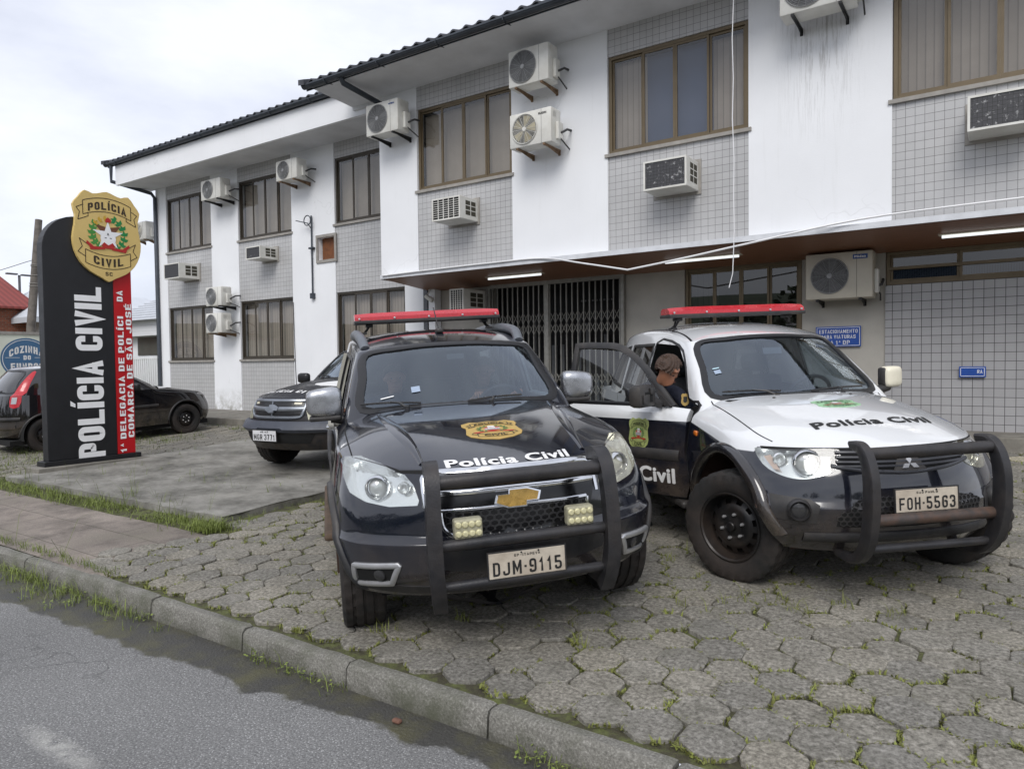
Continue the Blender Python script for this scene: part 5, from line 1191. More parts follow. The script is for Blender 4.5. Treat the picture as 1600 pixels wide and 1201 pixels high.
    HL = [(.185, -.735, .905), (.27, -.675, .908), (.393, -.555, .916), (.509, -.366, .918), (.535, -.39, .85), (.562, -.43, .795), (.512, -.55, .752), (.455, -.625, .748), (.375, -.69, .772), (.285, -.735, .82)]
    for s in (-1, 1): sh.cut(lo, smooth_poly(HL if s < 0 else mir(HL), 2), slant(38, s))
    body = body_part((lo, up), paint, car)
    g = window_glass(sh, car, scr[::4], SCREEN, "windscreen", M_CGLASS); seal(sh, g, scr[::4], SCREEN, .05, .003)
    for k, z in enumerate((1.47, 1.425, 1.40)): sh.patch([(-.8, -.56, z), (-.8, -.51, z), (-.8, -.51, z-.02-.012*k), (-.8, -.56, z-.02-.012*k)], SCREEN, .0005, 0, 0).build("sticker", flat("pale_sticker", rgb(170, 200, 210), .5, 0, 0) if k == 0 else bpy.data.materials["pale_sticker"], g)
    MB().quad((-1.02, -.06, 1.46), (-1.02, .10, 1.46), (-1.04, .10, 1.51), (-1.04, -.06, 1.51)).build("mirror", M_GREYMET, g)
    for s, ax in ((1, LEFT), (-1, RIGHT)):
        for nm, P in W:
            if s < 0 and nm == "front_door_window": continue
            q = dens([(x, s, z) for x, _, z in P]); w_ = window_glass(sh, car, q, ax, nm, M_CGLASS if s > 0 and nm[0] == 'f' else M_CGLASS_D); seal(sh, w_, q, ax, .026, .004, smooth=2)
    seal(sh, body, DOOR, RIGHT, .020, .001, smooth=3, name="door_seal")
    seam = lambda P, ax, wd=.007: sh.strip(smooth_poly(P, 6, False), wd, ax, .0006, .001); mb = MB()
    for s, ax in ((1, LEFT), (-1, RIGHT)):
        for P in ([(-1.86, s, 1.57), (-1.86, s, 1.0), (-1.84, s, .42)], [(-2.6, s, 1.1), (-2.48, s, .88), (-2.38, s, .62)])+(([(-.64, s, 1.08), (-.66, s, .7), (-.62, s, .42)],) if s > 0 else ()):
            q = seam(P, ax); mb.add(q.v, q.f)
        q = seam([(.27, s*.665, .912), (.08, s*.695, .97), (-.29, s*.69, 1.07), (-.63, s*.68, 1.148)], TOP, .008); mb.add(q.v, q.f)
    for s in (-1, 1): q = sh.strip(smooth_poly([(-1.23, s*.585, 1.6), (-1.6, s*.555, 1.66), (-2.6, s*.56, 1.66)], 5, False), .018, TOP, .001, .002); mb.add(q.v, q.f)
    q = seam(sym([(.565, 0, .922), (.545, .25, .922), (.44, .50, .92), (.28, .67, .912)]), FRONT, .014); mb.add(q.v, q.f); mb.build("panel_gap", M_VOID, car)
    for s in (-1, 1): MB().lathe([(.012, 0), (.012, .008), (.001, .012)], 10, 'z', Matrix.Translation((-.40, s*.30, 1.155))).build("washer_jet", M_PLAST, car)
    # ---- front
    GR = sym([(.58, 0, .915), (.55, .20, .914), (.48, .385, .912), (.52, .44, .825), (.58, .28, .80), (.61, .12, .785), (.63, 0, .78)])
    gb = sh.patch(smooth_poly(GR, 2), FRONT, .003, .008, .05).build("grille", M_VOID, car)
    mb = MB()
    for z, w_ in ((.900, .40), (.872, .405), (.846, .41), (.822, .40)):
        q = sh.strip(smooth_poly([(.5, -w_, z), (.6, -.2, z-.002), (.6, 0, z-.004), (.6, .2, z-.002), (.5, w_, z)], 4, False), .017, FRONT, .010, .005, h=.006); mb.add(q.v, q.f)
    q = sh.strip(smooth_poly([(.5, -.44, .825), (.57, -.28, .80), (.61, -.12, .787), (.63, 0, .782), (.61, .12, .787), (.57, .28, .80), (.5, .44, .825)], 4, False), .02, FRONT, .010, .006, h=.005); mb.add(q.v, q.f)
    mb.build("grille_bar", flat("grille_grey", (.045, .047, .055, 1), .35, .1, .2), gb, smooth=40)
    sh.patch([(.6, -.11, .785), (.6, .11, .785), (.6, .055, .875), (.6, -.055, .875)], FRONT, .014, .012, .05).build("emblem_panel", M_PLAST, gb)
    dia = [(0, 0), (.026, .045), (0, .09), (-.026, .045)]; L = []
    for a in (0, 120, 240):
        c_, s_ = cos(R(a)), sin(R(a)); L.append(poly_fan([((x*c_-y*s_)*.68, (x*s_+y*c_)*.50, 0) for x, y in dia]))
    sh.flatmesh(joinvf(*L), (.6, 0, .825), FRONT, 0, .022, .010, 0).build("emblem", M_SILV, gb)
    for s in (-1, 1):
        pts = HL if s < 0 else mir(HL); ax = slant(38, s)
        h = headlight(sh, car, pts, ax, M_LENS if s < 0 else M_LENSY, M_REFL, (.43, s*.53, .835), .066, (.33, s*.655, .85), .06, "yellowed headlight" if s > 0 else None)
        sh.patch([(p[0], p[1]*-s, p[2]) for p in [(.24, -.715, .875), (.28, -.69, .885), (.36, -.665, .80), (.33, -.695, .805)]], ax, -.03, 0, .05).build("indicator", flat("pink_lens", rgb(196, 172, 160), .3), h)
        P = [(.37, s*.745, .655), (.545, s*.575, .635), (.56, s*.52, .60), (.56, s*.545, .49), (.41, s*.745, .515)]
        fb = sh.patch(P, slant(28, s), .004, .004, .04).build("fog_lamp", M_PLAST, car, smooth=30)
        a2 = slant(28, s); hh, n = sh.hit(V((.515, s*.63, .575)).dot(a2[1]), .572, a2); Mx = Matrix.Translation(hh+n*.004) @ V((0, 1, 0)).rotation_difference(V((.9, s*.35, 0)).normalized()).to_matrix().to_4x4()
        MB().lathe([(.07, -.004), (.068, .02), (.058, .035), (.050, .002), (.001, .0)], 28, 'y', Mx, cap=False).build("bezel", M_PLAST, fb, smooth=40); MB().lathe([(.048, .004), (.04, .010), (.001, .013)], 24, 'y', Mx, cap=False).build("lamp", M_FOG, fb, smooth=40)
        h2, n = sh.hit(V((-.521, s*.85, .921)).dot((LEFT if s > 0 else RIGHT)[1]), .915, LEFT if s > 0 else RIGHT); MB().rbox(h2+V((-.028, -.010, -.02)), h2+V((.028, .010, .02)), .009).build("indicator", M_AMBER, car, smooth=50)
    lm = [(.63, -.44, .535), (.64, -.33, .635), (.66, 0, .645), (.64, .33, .635), (.62, .47, .60), (.62, .48, .535), (.64, .33, .478), (.66, 0, .47), (.64, -.35, .475), (.61, -.45, .478)]
    ob = sh.patch(lm, FRONT, .003, .004, .05).build("lower_grille", M_VOID, car); honeycomb(sh, ob, lm, FRONT, .020, M_PLAST, .006, sq=.8)
    sh.strip(smooth_poly([(.5, -.60, .40), (.6, -.42, .405), (.66, 0, .41), (.6, .42, .405), (.5, .60, .40)], 4, False), .06, FRONT, .010, .01, h=.012).build("bumper_lip", M_PLAST, car, smooth=40)
    # ---- bull bar
    ups = []
    for s in (-1, 1):
        pr = smooth_poly([(.70, s*.40, .985), (.79, s*.401, .985), (.86, s*.402, .93), (.905, s*.403, .82), (.915, s*.403, .68), (.90, s*.402, .54), (.86, s*.399, .42), (.79, s*.395, .33), (.68, s*.39, .285), (.52, s*.385, .29)], 4, False)
        rows = []
        for i, p in enumerate(pr):
            t = (pr[min(i+1, len(pr)-1)]-pr[max(0, i-1)]).normalized(); nn = V((-t.z, 0, t.x)); nn = nn if nn.x > 0 or i > len(pr)*.8 else nn
            u_ = i/(len(pr)-1); dp = .030+.055*sin(pi*min(1, u_*1.05))
            rows.append([tuple(p+V((0, dy, 0))-V((t.z, 0, -t.x))*dn*-1) for dy, dn in ((-.022, dp), (.022, dp), (.030, .0), (.024, -.012), (-.024, -.012), (-.030, 0))])
        mb = MB(); mb.grid([r+[r[0]] for r in rows]); mb.quad(*[rows[0][i] for i in (0, 1, 2, 5)]); mb.quad(*[rows[-1][i] for i in (0, 1, 2, 5)]); ups.append(mb)
    bar = None
    for z, r, x, tint in ((.937, .035, .82, 0), (.558, .033, .835, 1), (.385, .024, .80, 0)):
        t_ = MB().tube([(x, -.39+.78*i/8, z) for i in range(9)], r, 14).build("tube" if bar else "bull_bar", M_BAR if not tint else flat("rusty_bar", (.045, .04, .038, 1), .5, .1, .3, 9, .15, 90, dirt=(.22, .10, .05, 1), dirt_amt=.55), bar or car, smooth=50)
        if bar is None: bar = t_; [m.build("upright", M_BAR, bar, smooth=35) for m in ups]
    number_plate(car, frame_mat((.79, .0, .648), (0, 1, 0), (-.05, 0, 1)), "FOH·5563", "SAO PAULO", wd=.39)
    # ---- writing on the bonnet
    hd = axes((.25, 0, 1), (0, 1, 0))
    put_badge(sh, car, (-.10, .0, 1.1), hd, .31, .21, M_MINT)
    sh.flatmesh(text_fit("Polícia Civil", .80, .095, .035), (.285, 0, 1.06), hd, 0, .003, 0, .04, curve=lambda x, y: (x, y-.03*(1-(x/.4)**2))).build("lettering", M_INK, car)
    # ---- wipers, light bar, mirror
    wiper(car, sh, (-.655, -.58, 1.19), (-.565, -.16, 1.185), (-.50, -.22, 1.165)); wiper(car, sh, (-.52, .06, 1.178), (-.60, .52, 1.19), (-.49, .30, 1.165))
    MB().grid([[(-.60, y, 1.135) for y in (-.6, -.3, 0, .3, .6)], [(-.50, y, 1.15) for y in (-.6, -.3, 0, .3, .6)]]).build("cowl", M_PLAST, car)
    lb = light_bar(car, -1.72, 1.822, .635); mounts(lb, -1.72, 1.822, 1.69, .52)
    bm = bmesh.new(); bmesh.ops.create_icosphere(bm, subdivisions=4, radius=1)
    for v in bm.verts:
        c = v.co; c *= (abs(c.x)**5+abs(c.y)**5+abs(c.z)**5)**(-1/5); v.co = V((c.x*(.07 if c.x > 0 else .035)*(1-.2*max(0, c.y)), c.y*.082, c.z*.084))
    hm = MB().addbm(bm, Matrix.Translation((-.86, .945, 1.24)) @ Matrix.Rotation(R(8), 4, 'Z')).build("door_mirror", flat("ivory_plastic", rgb(222, 216, 196), .35, 0, .08, 8), car, smooth=60); hm['label'] = "ivory door mirror"
    MB().rbox((-.90, .855, 1.165), (-.81, .893, 1.315), .02).build("bracket", M_PLAST, hm, smooth=40); MB().tube([(-.84, .80, 1.13), (-.85, .92, 1.16)], .035, 10).build("bracket", M_PLAST, hm, smooth=40)
    # ---- sides, wheels
    rust = M_RUST
    for s, ax in ((1, LEFT), (-1, RIGHT)):
        sh.strip([(-1.90, s, .725), (-2.36, s, .725)], .085, ax, .004, .004, h=.012).build("side_moulding", M_PLAST, car, smooth=40)
        MB().rbox((-2.32, s*.82, .33), (-.62, s*.93, .385), .02).build("side_step", M_PLAST, car)
        for cx in (WX, rear):
            arch(sh, cx, WZ, WR+.035, s, .075, a0=3, a1=194, out=.020).build("wheel_arch", m_paint("arch_paint", (.008, .009, .013, 1), amt=.5, dz=(.2, .9), rough=.2) if "arch_paint" not in bpy.data.materials else bpy.data.materials["arch_paint"], car, smooth=60); well(car, cx, WZ, WR+.035, s)
            wheel(car, (cx+(.06 if cx == WX else 0), s*.77, .362), s, .372, .25, .228, steer=R(30) if cx == WX else 0)
    # ---- cabin
    mb = MB(); mb.rbox((-.98, -.74, .68), (-.58, .74, 1.09), .07); mb.rbox((-1.03, .14, .95), (-.80, .56, 1.15), .05); mb.build("dashboard", M_DASH, car, smooth=50)
    MB().box((-3.5, -.80, .42), (.1, .80, .47)).build("floor", M_VOID, car)
    for y in (-.36, .36): seat(car, -1.58, y)
    mb = MB(); mb.rbox((-2.6, -.65, .55), (-2.2, .65, .75), .06); mb.rbox((-2.8, -.65, .7), (-2.6, .65, 1.25), .06); mb.build("rear_seat", M_SEAT, car, smooth=50)
    steering_wheel(car, (-1.08, .36, 1.10)); sh.strip([(-1.85, 1, 1.56), (-1.85, 1, 1.12)], .07, LEFT, -.030, -.028).build("pillar_trim", M_TRIM, car)
    MB().box((-3.4, -.66, .26), (.3, .66, .31)).build("underbody", M_RUST, car)
    # swing the door: every mesh below it was laid on the closed body
    for o in [door]+list(door.children_recursive):
        o.data = o.data if o.data.users == 1 else o.data.copy(); o.data.transform(SW)
    return car
# ================================================================ the other two cars
def cage3():
    c = [[(.70,0,.22),(.80,0,.38),(.78,0,.58),(.70,0,.74)], [(.66,.42,.22),(.75,.42,.38),(.73,.42,.58),(.64,.42,.75)], [(.42,.74,.24),(.52,.78,.38),(.50,.78,.58),(.38,.72,.80)],
         [(.05,.80,.24),(.05,.83,.38),(.05,.85,.58),(0,.78,.88)], [(-.5,.80,.24),(-.5,.82,.38),(-.5,.84,.58),(-.5,.80,.92)], [(-1.2,.80,.24),(-1.2,.82,.38),(-1.2,.84,.58),(-1.2,.81,.94)], [(-1.9,.80,.24),(-1.9,.82,.38),(-1.9,.84,.58),(-1.9,.81,.96)],
         [(-2.5,.80,.24),(-2.5,.83,.38),(-2.5,.86,.58),(-2.5,.82,.98)], [(-2.95,.72,.28),(-3.0,.78,.38),(-3.0,.78,.58),(-2.95,.75,.99)], [(-3.1,.4,.28),(-3.18,.42,.38),(-3.18,.42,.58),(-3.10,.40,.98)], [(-3.12,0,.28),(-3.21,0,.38),(-3.21,0,.58),(-3.13,0,.98)]]
    cap = [[q[3] for q in c[:3]], [(.25,0,.87),(.20,.40,.87), c[3][3]], [(-.30,0,.97),(-.34,.42,.965), c[4][3]]]
    g = [[(-.26,0,.93),(-.78,0,1.22),(-1.25,0,1.43)], [(-.30,.42,.92),(-.82,.38,1.215),(-1.28,.30,1.425)], [(-.42,.78,.86),(-.92,.69,1.18),(-1.38,.54,1.40)], [(-1.2,.80,.88),(-1.4,.70,1.19),(-1.7,.56,1.44)], [(-2.0,.80,.90),(-2.05,.70,1.20),(-2.1,.56,1.44)], [(-2.93,.72,.94),(-2.80,.66,1.20),(-2.60,.53,1.41)], [(-3.06,.38,.94),(-2.93,.36,1.20),(-2.70,.30,1.43)], [(-3.08,0,.94),(-2.96,0,1.20),(-2.72,0,1.435)]]
    gc = [[g[0][2], g[1][2], g[2][2]], [(-1.7,0,1.47),(-1.7,.3,1.468), g[3][2]], [(-2.15,0,1.475),(-2.15,.3,1.47), g[4][2]], [g[7][2], g[6][2], g[5][2]]]
    sh_ = lambda L: [[(x+(.11 if x < -2.55 else 0), y, z) for x, y, z in q] for q in L]
    c, cap, g, gc = sh_(c), sh_(cap), sh_(g), sh_(gc)
    return cage(c, cap, [([q[3] for q in c], .4), ([q[0] for q in c], .8), (cap[-1], 1)], 4), cage(g, gc, [([q[2] for q in g], .5), (g[2], .4), (g[5], .3), ([q[0] for q in g], 1)], 4)
def build_hatchback():
    M = car_matrix((-14.14, 8.12, .222), (.035, 1, .042), (0, -.042, 1)); car = empty("hatchback_car", (0, 0, 0), "black parked hatchback with tall red tail lamps seen behind the police sign", "car", mat=M)
    lo, up = cage3(); sh = Shell(lo, up)
    W = [("front_door_window", [(-.98, 1, .99), (-1.25, 1, 1.22), (-1.50, 1, 1.34), (-1.72, 1, 1.36), (-1.72, 1, 1.0)]), ("rear_door_window", [(-1.80, 1, 1.0), (-1.80, 1, 1.365), (-2.25, 1, 1.34), (-2.42, 1, 1.05)])]
    dens = lambda P: [q for a, b in zip(P, P[1:]+P[:1]) for q in (V(a).lerp(V(b), .05), V(a).lerp(V(b), .5), V(a).lerp(V(b), .95))]
    BACK = axes((-1, 0, .25), (0, -1, 0)); bw = sym([(-2.89, 0, 1.03), (-2.89, .52, 1.04), (-2.79, .50, 1.2), (-2.61, .42, 1.37), (-2.61, 0, 1.385)])
    for s, ax in ((1, LEFT), (-1, RIGHT)):
        for nm, P in W: sh.cut(up, smooth_poly(dens([(x, s, z) for x, _, z in P]), 2), ax)
        for cx in (0, -2.48): sh.cut(lo, circ(cx, .30, .345), ax, facing=-.3, snap=.04)
    sh.cut(up, bw, BACK)
    body_part((lo, up), m_paint("black_hatchback_paint", (.006, .006, .008, 1), amt=.3, rough=.1), car)
    for s, ax in ((1, LEFT), (-1, RIGHT)):
        for nm, P in W:
            q = dens([(x, s, z) for x, _, z in P]); w_ = window_glass(sh, car, q, ax, nm, M_CGLASS_D); seal(sh, w_, q, ax, .02, .003, smooth=2)
        mb = MB()
        for P in ([(-.62, s, .94), (-.60, s, .6), (-.52, s, .3)], [(-1.76, s, 1.38), (-1.76, s, .3)]): q = sh.strip(P, .006, ax, .0006, .001); mb.add(q.v, q.f)
        mb.build("panel_gap", M_VOID, car)
        sh.strip([(-.55, s, .62), (-2.0, s, .62)], .05, ax, .004, .004, h=.008).build("side_moulding", M_PLAST, car)
        for cx in (0, -2.48):
            arch(sh, cx, .30, .36, s, .035, a0=0, a1=180, out=.01).build("wheel_arch", M_PLAST, car, smooth=50); well(car, cx, .30, .36, s, mat=M_VOID); wheel(car, (cx, s*.735, .292), s, .292, .18, .18, tread=False)
        MB().rbox((-1.02, s*.76 if s > 0 else s*.98, .93), (-.92, s*.98 if s > 0 else s*.76, 1.06), .03).build("door_mirror", M_SEAL, car, smooth=50)
        TL = slant(155, s); o = [(-2.88, s*.74, .80), (-2.92, s*.60, .80), (-2.87, s*.58, 1.0), (-2.73, s*.585, 1.22), (-2.61, s*.57, 1.36), (-2.57, s*.60, 1.36), (-2.69, s*.68, 1.2), (-2.82, s*.745, .98)]
        t = sh.patch(smooth_poly(o, 2), TL, .006, .01, .05).build("tail_lamp", M_RED, car, smooth=40); sh.patch([(-2.89, s*.70, .85), (-2.92, s*.62, .85), (-2.89, s*.62, .96), (-2.86, s*.70, .96)], TL, .008, .002, .05).build("reversing_lamp", M_SILV, t)
        sh.patch([(.30, s*.72, .76), (.50, s*.60, .70), (.60, s*.46, .68), (.52, s*.48, .77), (.30, s*.66, .82)], slant(35, s), .004, .004, .05).build("headlight", M_SILV, car, smooth=40)
    g = window_glass(sh, car, bw, BACK, "rear_window", M_CGLASS_D); seal(sh, g, bw, BACK, .03, .003, smooth=3); MB().tube([(-2.97, .05, 1.04), (-2.92, -.30, 1.06)], .012, 6).build("rear_wiper", M_SEAL, g)
    fw = sym([(-.44, 0, 1.0), (-.55, .60, 1.0), (-.95, .60, 1.2), (-1.28, .48, 1.385), (-1.22, 0, 1.40)]); sh.patch(fw, axes((.5, 0, .85), (0, 1, 0)), .003, .002, .05).build("windscreen", M_SEAL, car, smooth=40)
    sh.strip(smooth_poly([(-3.0, -.74, .60), (-3.18, -.4, .60), (-3.2, 0, .6), (-3.18, .4, .60), (-3.0, .74, .60)], 4, False), .05, axes((-1, 0, 0), (0, -1, 0)), .01, .01, h=.01).build("bumper_strip", M_PLAST, car)
    MB().box((-3.0, -.7, .16), (.5, .7, .24)).build("underbody", M_VOID, car); MB().box((-2.9, -.7, .45), (0, .7, .5)).build("floor", M_VOID, car)
def build_pickup():
    a = R(-84); M = car_matrix((-7.60, 6.43, .20), (cos(a), sin(a), -.03), (0, -.03, 1)) @ Matrix.Diagonal((.98, .90, .955, 1)); Mi = M.copy()
    car = empty("patrol_car", (0, 0, 0), "older black police wagon with wide chrome grille and plate MGR 3771 by the wall", "car", mat=car_matrix((-7.60, 6.43, .20), (cos(a), sin(a), -.03), (0, -.03, 1)))
    lo, up = cage1(); sc = Matrix.Diagonal((.98, .89, .94, 1))
    for me in (lo, up): me.transform(sc)
    for v in lo.vertices:
        if v.co.z > .75: v.co.z += .035*max(0, min(1, (v.co.x+.1)/.5))
    sh = Shell(lo, up)
    scr = [(x*.98, y*.89, z*.94) for x, y, z in smooth_poly(sym([(-.60, 0, 1.20), (-.64, .36, 1.20), (-.75, .685, 1.215), (-1.0, .665, 1.42), (-1.235, .622, 1.575), (-1.19, .35, 1.605), (-1.165, 0, 1.612)]), 4)]
    for s, ax in ((1, LEFT), (-1, RIGHT)):
        for cx in (-.06, -2.84): sh.cut(lo, circ(cx, .35, .42), ax, facing=-.3, snap=.04)
    sh.cut(up, scr, SCREEN); body_part((lo, up), m_paint("black_wagon_paint", (.005, .006, .010, 1), amt=.35, rough=.55, coat=0), car)
    g = window_glass(sh, car, scr[::4], SCREEN, "windscreen", M_CGLASS); seal(sh, g, scr[::4], SCREEN, .05, .003)
    gr = sym([(.7, 0, .925), (.65, .36, .92), (.6, .43, .90), (.6, .415, .76), (.65, .34, .72), (.7, 0, .72)])
    gb = sh.patch(smooth_poly(gr, 2), FRONT, .004, .01, .05).build("grille", M_SEAL, car); mb = MB(); chrome = flat("satin_chrome", (.26, .28, .31, 1), .35, .7, .15)
    q = sh.strip(smooth_poly(gr, 3), .035, FRONT, .012, .01, closed=True, h=.01); mb.add(q.v, q.f); q = sh.strip([(.6, -.43, .825), (.7, 0, .825), (.6, .43, .825)], .05, FRONT, .012, .01, h=.01); mb.add(q.v, q.f); q = sh.strip([(.7, 0, .92), (.7, 0, .72)], .02, FRONT, .012, .01, h=.01); mb.add(q.v, q.f)
    mb.build("chrome_strip", chrome, gb, smooth=40)
    bt = [(-.118, -.018), (-.045, -.018), (-.052, -.042), (.042, -.042), (.045, -.018), (.105, -.018), (.118, .02), (.048, .02), (.052, .042), (-.042, .042), (-.045, .02), (-.105, .02)]
    sh.flatmesh(poly_fan([(x*.9, y*1.1, 0) for x, y in bt]), (.7, 0, .825), FRONT, 0, .03, .02, 0).build("emblem", chrome, gb)
    for s in (-1, 1):
        sh.patch([(.6, s*.30, .905), (.6, s*.385, .90), (.6, s*.385, .875), (.6, s*.30, .88)], FRONT, .008, .006, 0).build("lamp", flat("cream_lamp", rgb(206, 200, 178), .4, 0, .1), gb)
        sh.patch(smooth_poly([(.50, s*.455, .925), (.30, s*.68, .93), (.14, s*.775, .93), (.17, s*.80, .71), (.36, s*.71, .69), (.55, s*.45, .69)], 2), slant(38, s), .005, .006, .05).build("headlight", flat("clouded_headlight", rgb(196, 194, 172), .3, .1, .12, 10, coat=.5), car, smooth=40)
    sh.strip(smooth_poly([(.15, -.82, .60), (.40, -.75, .60), (.62, -.45, .605), (.72, 0, .61), (.62, .45, .605), (.40, .75, .60), (.15, .82, .60)], 4, False), .13, FRONT, .03, .03, h=.03).build("bumper", flat("dark_grey_bumper", rgb(62, 66, 76), .5, 0, .2, 8), car, smooth=40)
    sh.patch([(.6, -.58, .515), (.6, .58, .515), (.6, .50, .40), (.6, -.50, .40)], FRONT, .006, .004, .05).build("air_intake", M_VOID, car)
    number_plate(car, frame_mat((.80, -.06, .50), (0, 1, 0), (0, 0, 1)), "MGR 3771", "SC", paint=flat("white_plate", rgb(206, 206, 208), .5, 0, .1))
    hd = axes((.35, 0, 1), (0, 1, 0)); sh.flatmesh(block_text("POLÍCIA CIVIL", 1.0, .09, .2, .2), (.42, .02, 1.0), hd, 0, .003, 0, .04, curve=lambda x, y: (x, y+.04*(2*x)**2)).build("lettering", M_WHITE, car)
    sh.patch([(-.1, -.02, 1.1), (.02, .06, 1.08), (.08, .22, 1.07), (.0, .42, 1.08), (-.22, .5, 1.1), (-.32, .2, 1.1)], TOP, .003, 0, .04).build("emblem", M_WHITE, car)
    for s in (-1, 1):
        MB().rbox((-.78, s*.86-.10, 1.06), (-.68, s*.86+.10, 1.21), .04).build("door_mirror", M_SEAL, car, smooth=50)
        for cx in (-.06, -2.84): wheel(car, (cx, s*.70, .345), s, .35, .24, .2); well(car, cx, .35, .44, s, mat=M_VOID)
    wiper(car, sh, (-.75, -.60, 1.16), (-.63, -.25, 1.155), (-.57, -.35, 1.14)); MB().tube([(-.2, .80, 1.0), (-.28, .81, 1.75)], .004, 5).build("antenna", M_SEAL, car)
    MB().box((-3.5, -.6, .28), (.3, .6, .34)).build("underbody", M_VOID, car); MB().rbox((-1.0, -.7, .7), (-.6, .7, 1.06), .06).build("dashboard", M_DASH, car)
def arc_block(txt, wid, hei, sag, t=.2, gap=.14):
    vs, fs = block_text(txt, wid, hei, t, gap); return [(x, y-sag*(2*x/wid)**2, z) for x, y, z in vs], fs
# ================================================================ police totem
def build_totem():
    X = -10.87; T = empty("police_totem", (X, 5.15, .15), "tall black and red POLÍCIA CIVIL totem with a gold state badge on top", "sign"); z0 = gz(X, 5.1)+.115
    MP = flat("matt_black_panel", (.012, .0125, .015, 1), .45, 0, .2, 5); MR = flat("red_panel", rgb(190, 14, 24), .45, 0, .1, 4); ML = flat("white_vinyl", (.88, .88, .88, 1), .5, 0, .05)
    off = lambda o: setattr(o, 'location', -V(T.location))
    # outline in (y, z), extruded to -x
    arc = [(4.545+.47*(1-cos(a)), 3.19+.49*sin(a)) for a in [pi/2*i/10 for i in range(11)]]
    P = [(5.485, z0+.04), (5.485, 3.68)]+[p for p in arc[::-1]]+[(4.545, z0+.04)]
    M = Matrix(((0, 0, -1, X), (1, 0, 0, 0), (0, 1, 0, 0), (0, 0, 0, 1)))
    o = MB().prism(P[::-1], .16, M).build("panel", MP, T, bevel=.006); off(o)
    o = MB().prism([(5.49, z0+.04), (5.755, z0+.04), (5.755, 3.1), (5.49, 3.1)], .13, M @ Matrix.Translation((0, 0, .004))).build("side_panel", MR, T, bevel=.004); off(o)
    o = MB().box((X-.2, 4.48, z0-.03), (X+.04, 5.82, z0+.039)).build("foot", MP, T, bevel=.006); off(o)
    o = MB().box((X-.28, 4.36, -.1), (X+.14, 5.9, z0-.031)).build("plinth", M_CONC, T, bevel=.01); off(o)
    def put(vf, y, z, dx, nm, mat, vert=True, par=T):
        mb = MB(); mb.add([((X+dx+c, y-b, z+a) if vert else (X+dx+c, y+a, z+b)) for a, b, c in vf[0]], vf[1]); o = mb.build(nm, mat, par); 
        if par is T: off(o)
        return o
    vf = block_text("POLÍCIA CIVIL", 2.46, .37, .2, .07); put((vf[0], vf[1]), 5.125, 1.475, .004, "lettering", ML)
    l1 = joinvf(shifted(block_text("1ª DELEGACIA DE POLÍCI", 2.03, .086, .19, .13), -.205, 0), shifted(block_text("DA", .16, .086, .19, .13), 1.11, 0)); put(l1, 5.575, 1.49, .004, "lettering", ML)
    put(block_text("COMARCA DE SÃO JOSÉ", 2.0, .086, .19, .13), 5.695, 1.49, .004, "lettering", ML)
    # badge
    cy, cz, xb = 5.405, 3.44, X+.055; S_ = 1.0
    h = [(0, .655), (.10, .625), (.20, .60), (.31, .63), (.40, .52), (.475, .41), (.445, .27), (.455, .12), (.485, -.06), (.46, -.24), (.38, -.40), (.25, -.52), (.09, -.60), (0, -.65)]
    out = h+[(-x, y) for x, y in h[::-1] if x > 0]; out = [(p[0], p[1]) for p in smooth_poly([(a, b, 0) for a, b in out], 2)]
    Mb = Matrix(((0, 0, 1, xb-.05), (1, 0, 0, cy), (0, 1, 0, cz), (0, 0, 0, 1)))
    bd = MB().prism(out, .05, Mb).build("badge", flat("badge_gold_panel", rgb(214, 186, 116), .45, 0, .05, 5), T, bevel=.004); off(bd)
    D = lambda vf, dx, nm, mat: (lambda mb: (mb.add([(xb+dx+c, cy+a, cz+b) for a, b, c in vf[0]], vf[1]), mb.build(nm, mat, bd)))(MB())
    ol = lambda pts: poly_fan([(p[0], p[1], 0) for p in pts]); L = []
    def line(Pp, w_=.010):
        for a, b in zip(Pp, Pp[1:]):
            a = V((a[0], a[1], 0)); b = V((b[0], b[1], 0)); t = (b-a).normalized(); n = V((-t.y, t.x, 0))*w_/2; L.append(ol([a+n, b+n, b-n, a-n][::-1]))
    ar = lambda y0, sag, w_: [(-w_/2+w_*i/10, y0-sag*(2*i/10-1)**2) for i in range(11)]
    line(ar(.555, .075, .68)); line(ar(.36, .075, .68)); line([(-.34, .48), (-.34, .285)]); line([(.34, .48), (.34, .285)])
    for s in (-1, 1):
        line([(s*.34, .42), (s*.43, .37), (s*.385, .31), (s*.41, .20), (s*.27, .265), (s*.27, .31)]); line([(s*.32, -.31), (s*.42, -.25), (s*.36, -.17), (s*.40, -.06), (s*.25, -.16), (s*.25, -.20)])
    line(ar(-.275, -.07, .64)); line(ar(-.465, -.07, .64)); line([(-.32, -.205), (-.32, -.395)]); line([(.32, -.205), (.32, -.395)])
    D(joinvf(shifted(arc_block("POLÍCIA", .54, .11, .055, .19, .16), 0, .445), shifted(arc_block("CIVIL", .42, .115, -.04, .19, .18), 0, -.375), shifted(block_text("SC", .10, .055, .16, .16), 0, -.535), *L), .003, "lettering", flat("dark_brown_ink", rgb(52, 40, 26), .5, 0, 0))
    def leaves(s, a0, a1, n, r, sz):
        out = []
        for k in range(n):
            a = R(a0+(a1-a0)*k/(n-1)); x, y = s*r*cos(a), r*1.0*sin(a)
            for dd in (-.75, .1, .85):
                an = a+pi/2+dd; out.append(ol([(x+s*(sz*cos(an)*t-.30*sz*sin(an)*q), y+sz*sin(an)*t+.30*sz*cos(an)*q) for t, q in ((0, 0), (.45, -1), (1, 0), (.45, 1))]))
        return joinvf(*out)
    def D2(vf, dx, nm, mat): return D(([(a, b+.04, c+.00015*(i % 7)) for i, (a, b, c) in enumerate(vf[0])], vf[1]), dx, nm, mat)
